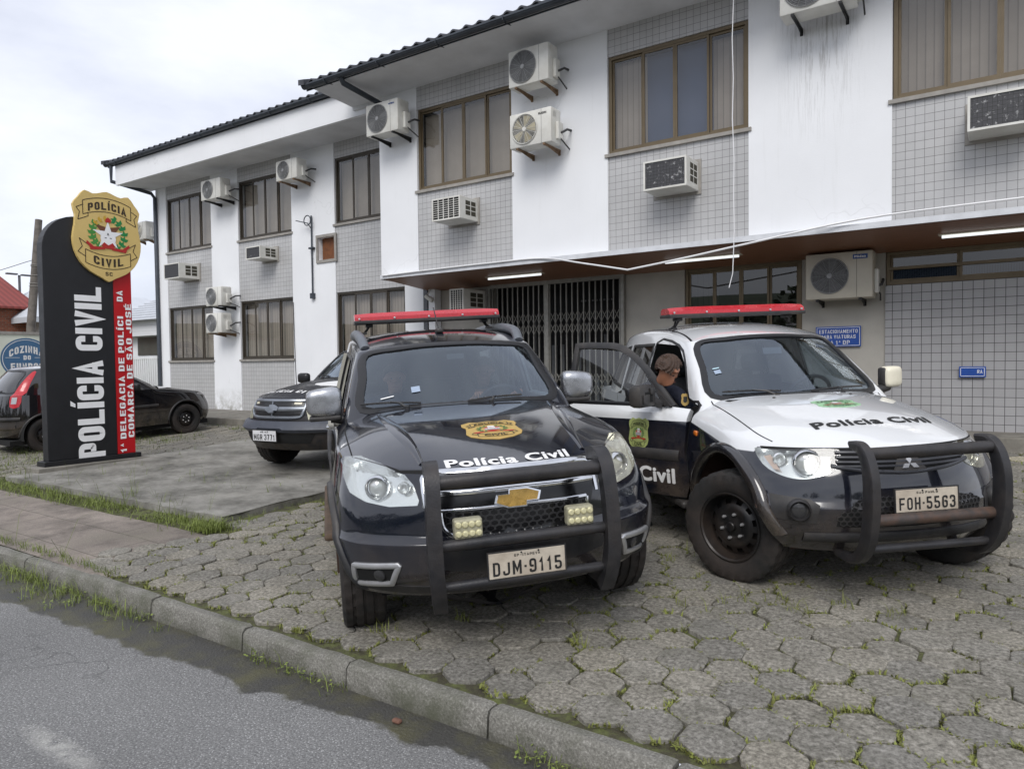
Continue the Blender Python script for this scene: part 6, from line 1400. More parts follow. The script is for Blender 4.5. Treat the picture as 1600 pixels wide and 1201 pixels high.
    D2(leaves(1, -60, 60, 7, .235, .085), .003, "wreath", flat("wreath_green", rgb(30, 130, 66), .5, 0, 0)); D2(leaves(-1, -60, 30, 6, .225, .085), .003, "wreath", flat("leaf_green", rgb(70, 140, 60), .5, 0, 0)); D2(leaves(-1, 35, 75, 3, .225, .06), .004, "wreath", flat("wheat_yellow", rgb(200, 160, 50), .5, 0, 0))
    D2(joinvf(ol([(-.18, .13), (-.03, .10), (-.05, -.02), (-.10, .03)][::-1]), ol([(.18, .13), (.10, .03), (.05, -.02), (.03, .10)][::-1])), .004, "wing", M_BROWN)
    st = []
    for k in range(10):
        a = pi/2+k*pi/5; r = (.24 if k % 2 == 0 else .085); st.append((r*cos(a)*.95, r*sin(a)*.88-.02))
    D2(ol(st), .0055, "star", ML); D2(ol([(.11*cos(2*pi*i/16), .11*sin(2*pi*i/16)-.06) for i in range(16)]), .0065, "star", ML)
    D2(joinvf(ol([(-.035, .17), (.04, .17), (.045, .215), (.0, .245), (-.035, .21)]), ol([(-.10, -.17), (-.06, -.12), (0, -.16), (.06, -.12), (.10, -.17), (.05, -.21), (-.05, -.21)][::-1]), ol([(-.27, -.20), (-.05, -.19), (-.05, -.225), (-.25, -.245)][::-1]), ol([(.27, -.20), (.25, -.245), (.05, -.225), (.05, -.19)][::-1]), ol([(-.30, -.12), (-.20, -.20), (-.24, -.22), (-.31, -.16)][::-1]), ol([(.30, -.12), (.31, -.16), (.24, -.22), (.20, -.20)][::-1])), .0085, "ribbon", M_DRED)
    D2(joinvf(text_fit("R", .025, .035, .03), ol([(-.05, -.05), (-.02, -.05), (-.02, -.06), (-.05, -.06)][::-1]), ol([(.02, -.05), (.05, -.05), (.05, -.06), (.02, -.06)][::-1])), .0082, "mark", M_INK)
# ================================================================ air conditioners
M_ACW = flat("off_white_enamel", rgb(214, 213, 207), .45, 0, .1, 3, dirt=rgb(160, 154, 138), dirt_amt=.3); M_ACG = flat("grey_fan_grille", (.28, .285, .29, 1), .5, .1, .2, 20); M_YEL = flat("aged_fan_blade", rgb(170, 158, 120), .6, 0, .2, 8)
M_FANB = flat("fan_blade_grey", (.13, .133, .138, 1), .7, 0, 0); M_FANBK = flat("fan_shadow_grey", (.095, .098, .102, 1), .8, 0, 0); M_BRK = flat("black_steel_bracket", (.02, .02, .02, 1), .5, .3, .2); M_BRR = flat("rusty_steel_bracket", rgb(128, 104, 80), .8, .1, .5, 14); M_PIPE = flat("insulated_pipe", (.05, .05, .052, 1), .7, 0, .2)
def split_ac(x0, x1, z0, z1, yf, yw, label, fan='grille', brk=None, mark=None, round_=True, d=.29, pipe=True, fx=.37, fr=None, cream=False):
    cx = (x0+x1)/2; w_, h = x1-x0, z1-z0; A = empty("air_conditioner", (cx, yf+d/2, z0), label, "air conditioner", "split air conditioner units on the police station walls"); off = -V(A.location)
    def b(mb, nm, mt, par=A, **k):
        o = mb.build(nm, mt, par, **k)
        if par is A: o.location = off
        return o
    cs = b(MB().rbox((x0, yf, z0), (x1, yf+d, z1), .018), "casing", M_ACW if not cream else bpy.data.materials.get("cream_enamel") or flat("cream_enamel", rgb(186, 180, 166), .5, 0, .1, 3), smooth=40)
    r = fr or min(h*.43, w_*.33); fxx = x0+w_*fx; fz = (z0+z1)/2
    MM = Matrix.Translation((fxx, yf-.002, fz))
    mb = MB(); mb.lathe([(r, 0), (.001, 0)], 36, 'y', MM, cap=False); bk = b(mb, "fan_opening", M_FANBK if fan != 'blade' else flat("dark_fan_well", (.03, .03, .03, 1), .8, 0, .1) if "dark_fan_well" not in bpy.data.materials else bpy.data.materials["dark_fan_well"])
    mb = MB()
    for k in range(5): mb.grid([[(.02*cos(a), -.004, .02*sin(a)), (r*.9*cos(a-.3), -.004, r*.9*sin(a-.3))] for a in (2*pi*k/5, 2*pi*k/5+.35, 2*pi*k/5+.7)], MM)
    b(mb, "fan_blade", M_YEL if fan == 'blade' else M_FANB)
    mb = MB(); n = 13
    for k in range(1, n+1): mb.tube([(r*k/n*cos(2*pi*i/28), -.012, r*k/n*sin(2*pi*i/28)) for i in range(28)], .0028 if k < n else .008, 4, closed=True, M=MM)
    for k in range(16): a = 2*pi*k/16; mb.tube([(.02*cos(a), -.014, .02*sin(a)), (r*cos(a), -.012, r*sin(a))], .0026, 4, M=MM)
    mb.lathe([(.034, -.01), (.034, -.02), (.001, -.021)], 16, 'y', MM, cap=False); b(mb, "fan_grille", M_ACG if fan != 'blade' else M_ACW)
    mb = MB(); mb.box((x0+w_*(fx+.40)-.002, yf-.0015, z0+.01), (x0+w_*(fx+.40)+.002, yf+.001, z1-.01)); b(mb, "panel_gap", M_PIPE)
    mb = MB(); mb.rbox((x1-.001, yf+d*.45, z0+.06), (x1+.05, yf+d*.95, z0+h*.62), .012)
    for k in range(6): mb.box((x1, yf+.05, z1-.05-k*.016), (x1+.003, yf+d*.5, z1-.045-k*.016))
    b(mb, "side_cover", M_ACW)
    if pipe: mb = MB(); mb.tube([(x1+.03, yf+d*.7, z0+.16), (x1+.075, yf+d*.8, z0+.18), (x1+.08, yf+d+.05, z0+.24), (x1+.07, yw, z0+.26)], .018, 8); mb.tube([(x1+.03, yf+d*.6, z0+.10), (x1+.06, yf+d*.8, z0+.05), (x1+.04, yw, z0-.02)], .011, 6); b(mb, "pipe", M_PIPE, smooth=50)
    for x in (x0+w_*.18, x1-w_*.18):
        mb = MB(); mb.box((x-.018, yf+.0, z0-.028), (x+.018, yw, z0-.003)); mb.box((x-.018, yw-.02, z0-.09), (x+.018, yw, z0-.029)); mb.add([(x-.004, yf+.10, z0-.029), (x-.004, yw-.021, z0-.029), (x-.004, yw-.021, z0-.085), (x+.004, yf+.10, z0-.029), (x+.004, yw-.021, z0-.029), (x+.004, yw-.021, z0-.085)], [(0, 1, 2), (3, 5, 4), (0, 2, 5, 3)]); b(mb, "bracket", brk or M_BRK)
    if mark:
        t, mt, plate = mark; mb = MB()
        if plate: mb.box((x1-.24, yf-.003, z1-.105), (x1-.06, yf-.0005, z1-.045)); p = b(mb, "label_plate", M_BLUEP); mb = MB()
        vf = text_fit(t, .14, .032, .04); mb.add([(x1-.15+a, yf-.004-c, z1-.075+bb_) for a, bb_, c in vf[0]], vf[1]); b(mb, "lettering", mt)
    return A
def window_ac(x0, x1, z0, z1, yf, yw, label, style='grid', side=True):
    A = empty("window_air_conditioner", ((x0+x1)/2, yw, z0), label, "air conditioner", "box air conditioners set through the wall"); off = -V(A.location); w_, h = x1-x0, z1-z0
    def b(mb, nm, mt, **k): o = mb.build(nm, mt, A, **k); o.location = off; return o
    t = .025; mb = MB(); mb.rbox((x0, yf+.012, z0), (x1, yw, z1), .01); b(mb, "casing", M_ACW)
    mb = MB()
    for a, c in (((x0, yf, z0), (x0+t, yf+.0115, z1)), ((x1-t, yf, z0), (x1, yf+.0115, z1)), ((x0+t, yf, z0), (x1-t, yf+.0115, z0+t)), ((x0+t, yf, z1-t), (x1-t, yf+.0115, z1))): mb.box(a, c)
    b(mb, "rim", M_ACW)
    if style == 'grid':
        b(MB().quad((x0+t, yf+.0108, z0+t), (x1-t, yf+.0108, z0+t), (x1-t, yf+.0108, z1-t), (x0+t, yf+.0108, z1-t)), "opening", M_VOID); mb = MB()
        for i in range(1, 5): x = x0+t+(w_-2*t)*i/5; mb.box((x-.006, yf+.002, z0+t), (x+.008, yf+.010, z1-t))
        for i in range(1, 9): z = z0+t+(h-2*t)*i/9; mb.box((x0+t, yf+.0025, z-.0035), (x1-t, yf+.009, z+.0035))
        b(mb, "front_grille", M_ACW)
    else:
        k = NT("peeling_condenser_"+style); o = k.xyz(); f = k.ramp(k.noise(16, 8, .75), (.56, 0.), (.66, .75)) if style == 'peel' else k.ramp(k.noise(6, 6, .7), (.62, 0.), (.7, .5))
        gx = k.math('FRACT', k.math('MULTIPLY', o[0], 22)); gz_ = k.math('FRACT', k.math('MULTIPLY', o[2], 22)); gl = k.math('MAXIMUM', k.math('LESS_THAN', gx, .1), k.math('LESS_THAN', gz_, .1))
        bc = k.mix(gl, (.045, .045, .05, 1), (.012, .012, .012, 1)); mt = k.set(Base_Color=k.mix(f, bc, rgb(196, 196, 196)), Roughness=.6)
        b(MB().quad((x0+t, yf+.0108, z0+t), (x1-t, yf+.0108, z0+t), (x1-t, yf+.0108, z1-t), (x0+t, yf+.0108, z1-t)), "condenser", mt)
    d = yw-yf; mb = MB(); m2 = MB()
    for i in range(2):
        y0, y1 = yf+d*(.30+.30*i), yf+d*(.55+.30*i); mb.quad((x1+.001, y0, z0+h*.2), (x1+.001, y1, z0+h*.2), (x1+.001, y1, z1-h*.16), (x1+.001, y0, z1-h*.16))
        for q in range(1, 3): z = z0+h*(.2+.64*q/3); m2.box((x1+.0015, y0, z-.006), (x1+.005, y1, z+.006))
    b(mb, "side_vent", flat("dark_side_vent", (.05, .045, .03, 1), .7, 0, .2) if "dark_side_vent" not in bpy.data.materials else bpy.data.materials["dark_side_vent"]); b(m2, "side_grille", M_ACW)
    mb = MB(); e = .04; mb.box((x0-e, yw-.018, z0-e), (x1+e, yw-.003, z0)); mb.box((x0-e, yw-.018, z1), (x1+e, yw-.003, z1+e)); mb.box((x0-e, yw-.018, z0), (x0, yw-.003, z1)); mb.box((x1, yw-.018, z0), (x1+e, yw-.003, z1)); b(mb, "wall_frame", M_SILL)
    return A
def build_acs():
    split_ac(-9.47, -8.70, 5.60, 6.15, 9.30, 9.78, "split air conditioner with a small blue mark under the near roof corner", mark=("WBN", M_BLUEP, False))
    split_ac(-16.46, -15.66, 5.62, 6.10, 10.5, 10.98, "split air conditioner under the far wing's roof, between its first and second windows")
    split_ac(-13.56, -12.85, 5.66, 6.10, 10.5, 10.98, "split air conditioner on tan brackets at the far wing's second upper window", brk=M_BRR)
    split_ac(-20.6, -19.93, 5.14, 5.64, 11.0, 11.3, "split air conditioner with a yellow fan at the far end beside the downpipe", fan='blade', brk=M_BRR)
    split_ac(-6.37, -5.65, 5.77, 6.32, 9.30, 9.78, "upper of two air conditioners stacked right of the near left window, close under the eave", brk=M_BRR)
    split_ac(-6.36, -5.61, 4.84, 5.36, 9.30, 9.78, "air conditioner marked ELGIN with a yellow fan, lower of the stacked two", fan='blade', brk=M_BRR, mark=("ELGIN", M_INK, False))
    split_ac(-2.32, -1.48, 5.74, 6.34, 9.28, 9.78, "air conditioner cut by the top of the photo above a long black drip stain", d=.32)
    split_ac(-2.29, -1.45, 2.36, 2.98, 10.56, 10.98, "large cream air conditioner with a blue Midea label beside the ground floor window", mark=("Midea", M_WHITE, True), d=.32, cream=True, fr=.235, pipe=True)
    split_ac(-16.36, -15.72, 3.02, 3.48, 10.5, 10.98, "upper unit of the stacked pair beside the far wing's ground floor window")
    split_ac(-16.38, -15.74, 2.36, 2.84, 10.5, 10.98, "lower unit of the stacked pair beside the far wing's ground floor window", brk=M_BRR)
    window_ac(-18.06, -17.36, 3.80, 4.19, 10.42, 11.0, "box air conditioner with dark front on the tiles below the farthest upper window", 'dark')
    window_ac(-14.72, -14.18, 4.02, 4.31, 10.5, 11.0, "small box air conditioner below the second upper window of the far wing", 'dark')
    window_ac(-7.96, -7.36, 3.92, 4.29, 9.30, 9.8, "white slatted box air conditioner on the tiles below the near left window", 'grid')
    window_ac(-4.15, -3.53, 3.89, 4.29, 9.33, 9.8, "box air conditioner with black peeling front on the tiles below the blue paned window", 'peel')
    window_ac(-.36, .26, 4.00, 4.38, 9.36, 9.8, "box air conditioner with flaking front below the window at the right edge", 'peel')
    window_ac(-8.42, -8.10, 2.50, 2.90, 10.3, 11.0, "box air conditioner under the canopy left of the folding gate", 'grid')
build_acs()
# ================================================================ small things on the building
def build_fixtures():
    for i, (a, b_, lab) in enumerate(((-7.55, -6.38, "lit fluorescent lamp under the canopy left of the gate post"), (-4.26, -3.08, "lit fluorescent lamp under the canopy above the ground floor window"), (-.69, .55, "lit fluorescent lamp under the canopy at the right edge"))):
        L = empty("fluorescent_lamp", ((a+b_)/2, 10.3, 3.10), lab, "lamp", "fluorescent lamps under the canopy"); off = -V(L.location)
        o = MB().rbox((a, 10.22, 3.035), (b_, 10.40, 3.098), .01).build("housing", bpy.data.materials.get("cream_lamp_housing") or flat("cream_lamp_housing", rgb(190, 182, 166), .5, 0, .15), L); o.location = off
        o = MB().tube([(a+.04, 10.27, 3.015), (b_-.04, 10.27, 3.015)], .018, 10).build("tube", bpy.data.materials.get("lit_tube") or emit("lit_tube", (.93, .97, 1, 1), .6), L, smooth=50); o.location = off
    ws = flat("white_cable", (.75, .75, .76, 1), .5, 0, .05)
    c = smooth_poly([(-9.43, 9.60, 3.16), (-8.2, 9.60, 3.175), (-7.0, 9.60, 3.18), (-5.97, 9.60, 3.165), (-5.2, 9.5, 3.01), (-4.45, 9.4, 2.845)], 5, False)+smooth_poly([(-4.43, 9.4, 2.84), (-3.6, 9.4, 2.93), (-2.73, 9.4, 3.04), (-1.46, 9.6, 3.225), (0, 9.6, 3.26), (1.2, 9.6, 3.27)], 5, False)
    MB().tube(c, .014, 6).build("loose_trim", ws, smooth=50, label="loose white trim strip sagging from the canopy edge in the middle", cat="trim strip")
    random.seed(5); MB().tube([(-2.86+random.gauss(0, .006), 9.2, z) for z in (7, 6.6, 6.07, 5.6, 5.1, 4.6, 4.1, 3.6, 3.2, 2.9)]+[(-2.88, 9.22, 2.65), (-2.92, 9.2, 2.47)], .006, 5).build("hanging_wire", ws, smooth=50, label="thin white wire hanging down in front of the blue paned window", cat="wire")
    A = empty("wall_conduit", (-12.9, 10.95, 4.4), "grey conduit with a wire insulator ring between the far wing's upper windows", "conduit"); off = -V(A.location)
    o = MB().tube([(-12.92, 10.94, 4.9), (-12.92, 10.94, 3.1)], .018, 8).build("pipe", M_GUT, A, smooth=50); o.location = off
    o = MB().tube([(-12.95+.11*cos(a), 10.85, 4.78+.11*sin(a)) for a in [2*pi*i/20 for i in range(20)]], .012, 6, closed=True).build("insulator_ring", M_GUT, A, smooth=50); o.location = off; mb = MB(); mb.box((-12.97, 10.90, 3.04), (-12.87, 10.978, 3.16)); mb.tube([(-13.25, 10.78, 4.80), (-12.95, 10.86, 4.72), (-12.92, 10.94, 4.6)], .012, 6); mb.box((-12.99, 10.9, 4.15), (-12.85, 10.978, 4.19)); o = mb.build("bracket", M_GUT, A, smooth=50); o.location = off
    MB().tube([(-14.0, 10.97, 1.0), (-13.55, 10.96, .5), (-13.60, 10.965, 1.6), (-13.63, 10.965, 3.0)][1:], .008, 5).build("wall_cable", M_PIPE, label="thin dark cable running up the white pillar of the far wing", cat="cable")
    def plate(x0, x1, z0, z1, lines, label, mb_=None):
        P = empty("wall_sign", ((x0+x1)/2, 10.96, z0), label, "sign"); off = -V(P.location); y = 10.955 if x1 < -1.4 else 10.925
        o = MB().rbox((x0, y, z0), (x1, y+.012, z1), .003).build("panel", bpy.data.materials.get("blue_sign_panel") or flat("blue_sign_panel", rgb(24, 70, 150), .4, 0, .1, 8), P); o.location = off
        mb = MB(); e = .006; g = .014
        for a, b_ in (((x0+g, z0+g), (x1-g, z0+g+e)), ((x0+g, z1-g-e), (x1-g, z1-g)), ((x0+g, z0+g), (x0+g+e, z1-g)), ((x1-g-e, z0+g), (x1-g, z1-g))): mb.box((a[0], y-.0015, a[1]), (b_[0], y-.0005, b_[1]))
        for t, xc, zc, w_, h in lines: vf = block_text(t.replace("ª", "ª"), w_, h, .14, .18); mb.add([(xc+a, y-.001-c_, zc+b_) for a, b_, c_ in vf[0]], vf[1])
        o = mb.build("lettering", M_WHITE, P); o.location = off
    plate(-2.235, -1.648, 1.715, 2.0, (("ESTACIONAMENTO", -1.94, 1.93, .50, .05), ("PARA VIATURAS", -1.94, 1.855, .45, .05), ("DA 1ª DP", -1.94, 1.775, .30, .055)), "blue wall sign about parking for police vehicles, above the white car's bonnet")
    plate(-.49, -.20, 1.29, 1.43, (("RA", -.265, 1.365, .055, .045),), "small half blank blue sign ending in RA on the grey tiled wall")
    A = empty("security_camera", (-9.3, 10.75, 2.9), "small white security camera on the post left of the folding gate", "camera"); off = -V(A.location)
    o = MB().lathe([(.04, 0), (.045, .08), (.045, .18), (.03, .2)], 14, 'x', Matrix.Translation((-9.36, 10.72, 2.86)) @ Matrix.Rotation(.5, 4, 'Y')).build("housing", M_ACW, A, smooth=40); o.location = off
    o = MB().tube([(-9.3, 10.79, 3.0), (-9.32, 10.74, 2.9)], .014, 6).build("bracket", M_ACW, A); o.location = off
build_fixtures()
# ================================================================ far left
def build_background():
    mr = NT("red_roof_tile"); o = mr.xyz(); k = mr.math('FRACT', mr.math('MULTIPLY', o[1], 3.6)); kk = mr.ramp(k, (0, .6), (.4, 1.), (1, .6)); MR = mr.set(Base_Color=mr.mix(1, rgb(136, 62, 56), kk, 'MULTIPLY'), Roughness=.8)
    bk = NT("brick_wall"); o = bk.xyz(); v = bk.new('CombineXYZ', i0=o[1], i1=o[2]); b = bk.new('TexBrick', Vector=v.outputs[0], Color1=rgb(150, 84, 58), Color2=rgb(120, 64, 46), Mortar=rgb(120, 104, 92), Scale=1.)
    for q, x in (('Mortar Size', .012), ('Brick Width', .24), ('Row Height', .09)): b.inputs[q].default_value = x
    MBK = bk.set(Base_Color=b.outputs[0], Roughness=.9); MWH = flat("white_house_paint", (.72, .73, .74, 1), .8, 0, .1, 1.5); MGR = flat("pale_metal_roof", rgb(196, 200, 206), .5, .1, .1, 2)
    H = empty("brick_house", (-42, 14, 0), "brick house with a red tiled roof far beyond the food trailer", "house"); off = -V(H.location)
    o = MB().box((-46, 6, -.2), (-38, 15.3, 4.5)).build("wall", MBK, H); o.location = off
    mb = MB(); mb.add([(-37.6, 5.5, 4.38), (-37.6, 15.6, 4.38), (-42, 15.6, 6.2), (-42, 5.5, 6.2), (-37.6, 5.5, 4.28), (-37.6, 15.6, 4.28), (-42, 15.6, 6.1), (-42, 5.5, 6.1), (-46.4, 5.5, 4.4), (-46.4, 15.6, 4.4)], [(0, 1, 2, 3), (4, 7, 6, 5), (0, 4, 5, 1), (1, 5, 6, 2), (3, 2, 9, 8), (0, 3, 7, 4)]); o = mb.build("roof", MR, H); o.location = off
    o = MB().box((-41, 9, 5.8), (-40.4, 9.7, 6.6)).build("chimney", MBK, [c for c in H.children if c.name.startswith('roof')][0])
    Wh = empty("white_house", (-36, 15, 0), "small white gabled house beside the wooden utility pole", "house"); off = -V(Wh.location)
    o = MB().box((-44, 15.4, -.2), (-36.2, 22, 4.0)).build("wall", MWH, Wh); o.location = off
    mb = MB(); mb.add([(-35.8, 14.5, 3.85), (-35.8, 22, 3.85), (-40, 22, 5.4), (-40, 16.2, 5.4), (-44.4, 14.5, 3.85), (-35.8, 14.5, 3.6), (-35.8, 22, 3.6), (-44.4, 14.5, 3.6)], [(0, 1, 2, 3), (0, 3, 4), (0, 5, 6, 1), (4, 7, 5, 0)]); o = mb.build("roof", MGR, Wh); o.location = off
    # white sided house just left of the station
    Ws = empty("white_house", (-27, 19, 0), "white clapboard house with a sloping pale roof right behind the police station's far corner", "house"); off = -V(Ws.location)
    t = NT("white_siding"); o = t.xyz(); k = t.math('FRACT', t.math('MULTIPLY', o[2], 4.2)); MSD = t.set(Base_Color=t.mix(1, (.68, .69, .71, 1), t.ramp(k, (0, .7), (.12, 1.), (1, .95)), 'MULTIPLY'), Roughness=.7)
    o = MB().box((-34, 17, 2.9), (-19.5, 26, 3.6)).build("fascia", MSD, Ws); o.location = off
    o = MB().box((-33, 17.4, -.2), (-20, 26, 2.9)).build("wall", MWH, Ws); o.location = off
    mb = MB(); mb.add([(-34.3, 16.7, 3.55), (-19.2, 16.7, 3.55), (-19.2, 22, 6.1), (-34.3, 22, 6.1), (-19.2, 22, 5.9), (-34.3, 22, 5.9)], [(0, 1, 2, 3), (0, 3, 5), (1, 4, 2)])
    for i in range(18): a = i/18; mb.box((-34.3, 16.7+5.3*a-.01, 3.56+2.55*a), (-19.2, 16.7+5.3*a+.03, 3.60+2.55*a))
    o = mb.build("roof", MGR, Ws); o.location = off
    wn = MB().box((-32.4, 17.37, 2.05), (-26, 17.399, 2.85)).build("window", flat("dark_window", (.08, .085, .075, 1), .2, 0, .3, 1), Ws); wn.location = off
    MB().box((-33, 16.95, -.2), (-24, 17.05, 1.95)).build("garden_wall", MWH, label="low white garden wall in front of the clapboard house", cat="wall")
    F = empty("railing", (-26, 16, 0), "thin white railing beside the far corner of the police station", "railing"); off = -V(F.location); mb = MB()
    for i in range(40): mb.box((-31+i*.16, 16.0, .2), (-30.97+i*.16, 16.03, 1.95))
    o = mb.build("bars", MWH, F); o.location = off; o = MB().box((-31.1, 15.98, 1.86), (-24.6, 16.05, 1.92)).build("rail", MWH, F); o.location = off
    # food trailer with its round emblem
    T = empty("food_trailer", (-23, 8, 0), "cream food trailer with a round blue COZINHA DO FUNDOS emblem", "trailer"); off = -V(T.location)
    def b(mb, nm, mt, par=T, **k):
        o = mb.build(nm, mt, par, **k)
        if par is T: o.location = off
        return o
    body = b(MB().rbox((-24.2, 5.2, .55), (-22, 11.2, 2.5), .06), "body", flat("cream_trailer_paint", rgb(216, 220, 206), .5, 0, .12, 1.5)); b(MB().box((-24.1, 5.1, 2.45), (-21.97, 11.3, 2.53)), "roof", M_SILL)
    for y in (7.6, 8.7): o = wheel(T, (1.0, y-8, .32), 1, .32, .18, .19, tread=False); o.matrix_local = Matrix.Translation((.95, y-8, .32)) @ Matrix.Rotation(-pi/2, 4, 'Z')
    MBL = flat("emblem_blue", rgb(66, 104, 140), .5, 0, .06); E = lambda vf, dx, nm, mt: b((lambda m: m.add([(-22+dx+c, 8.73+p, 1.80+q) for p, q, c in vf[0]], vf[1]))(MB()), nm, mt)
    def ring(ra, rb, a_, n=40):
        vs = []; fs = []
        for i in range(n): t = 2*pi*i/n; vs += [(ra*cos(t), ra*sin(t)*a_, 0), (rb*cos(t), rb*sin(t)*a_, 0)]
        return vs, [(2*i, 2*i+1, (2*i+3) % (2*n), (2*i+2) % (2*n)) for i in range(n)]
    E(poly_fan(ellipse(0, 0, .62, .56, 40)), .004, "emblem", MBL); E(ring(.56, .575, .90), .006, "emblem", M_WHITE)
    E(joinvf(shifted(arc_block("COZINHA", .82, .19, .13), 0, .26), shifted(block_text("DO", .18, .12, .2, .14), .02, .03), shifted(block_text("FUNDOS", .80, .18, .2, .14), .02, -.21), ([(-.50, .025, 0), (-.16, .025, 0), (-.16, .035, 0), (-.50, .035, 0)], [(0, 1, 2, 3)]), ([(.20, .025, 0), (.50, .025, 0), (.50, .035, 0), (.20, .035, 0)], [(0, 1, 2, 3)])), .007, "lettering", M_WHITE)
    P = empty("utility_pole", (-30.1, 12.2, 0), "leaning weathered utility pole wrapped with wire beside the totem", "utility pole"); off = -V(P.location)
    o = MB().tube([(-30, 11.9, -.2), (-30.0, 12.1, 3.1), (-30, 12.47, 7.1)], [.17, .15, .12], 12).build("pole", flat("weathered_pole", rgb(106, 100, 94), .9, 0, .4, 5), P, smooth=50); o.location = off
    mb = MB()
    for z in (4.6, 4.7, 5.0, 5.35, 5.4): mb.tube([(-30+.155*cos(a), 12.1+.37*(z-3.1)/4+.155*sin(a), z) for a in [2*pi*i/14 for i in range(14)]], .012, 5, closed=True)
    o = mb.build("wire_wrap", M_SILL, P); o.location = off
    L = empty("street_lamp", (-40, 15.68, 0), "distant double armed street lamp above the red roof", "street lamp"); off = -V(L.location)
    o = MB().tube([(-40, 15.68, 0), (-40, 15.68, 6.1)], .06, 8).build("pole", M_GREYMET, L); o.location = off
    mb = MB(); mb.rbox((-40.1, 15.1, 6.1), (-39.9, 15.6, 6.18), .03); mb.rbox((-40.1, 15.75, 6.08), (-39.9, 16.25, 6.16), .03); o = mb.build("lamp_head", M_GREYMET, L); o.location = off
    MB().tube(smooth_poly([(-30, 12.3, 5.6), (-35, 11, 5.0), (-42, 9, 5.6)], 6, False), .012, 5).build("overhead_wire", M_PIPE, label="thin overhead wire running left from the utility pole", cat="wire")
build_background()
build_totem(); build_hatchback(); build_pickup(); build_car1(); build_car2()
# ================================================================ people
M_SKIN = flat("skin", rgb(158, 108, 82), .55, 0, .12, 14); M_NAVY = flat("navy_uniform", (.012, .015, .030, 1), .85, 0, .25, 30, .2, 150); M_TROUS = flat("dark_trousers", (.02, .021, .026, 1), .9, 0, .2, 20); M_HAIR = flat("dark_brown_hair", (.055, .028, .016, 1), .55, 0, .5, 60, .6, 160); M_SHOE = flat("black_boot", (.01, .01, .01, 1), .5, 0, .1); M_EYE = flat("eye", (.02, .015, .012, 1), .1, 0, 0)
def hand(N, E, root, wrist, d, up, side, curl=.5, k=.9):
    """palm, four fingers of different length and a thumb; d along the hand, up = back of the hand, side = thumb side"""
    w_, d, up, side = V(wrist), V(d).normalized(), V(up).normalized(), V(side).normalized()
    N['palm'+root] = (w_+d*.055*k, .026*k, 's'); E.append(('wr'+root, 'palm'+root))
    for i, (ln, o) in enumerate(((.066, .030), (.076, .010), (.070, -.010), (.054, -.029))):
        b = w_+d*.092*k+side*o*k; c = curl*(1+.12*i)
        d1 = (d*cos(c)-up*sin(c)); d2 = (d*cos(2*c)-up*sin(2*c))
        a, m, t = 'f%d%s' % (i, root), 'g%d%s' % (i, root), 'h%d%s' % (i, root)
        N[a] = (b, .0098*k, 's'); N[m] = (b+d1*ln*.5*k, .0088*k, 's'); N[t] = (b+d1*ln*.5*k+d2*ln*.5*k, .0072*k, 's'); E += [('palm'+root, a), (a, m), (m, t)]
    b = w_+d*.03*k+side*.030*k; t1 = (d*.6+side*.75-up*.25).normalized(); N['th'+root] = (b+t1*.022*k, .0115*k, 's'); N['ti'+root] = (b+t1*.052*k-up*.012*k, .0085*k, 's'); E += [('palm'+root, 'th'+root), ('th'+root, 'ti'+root)]
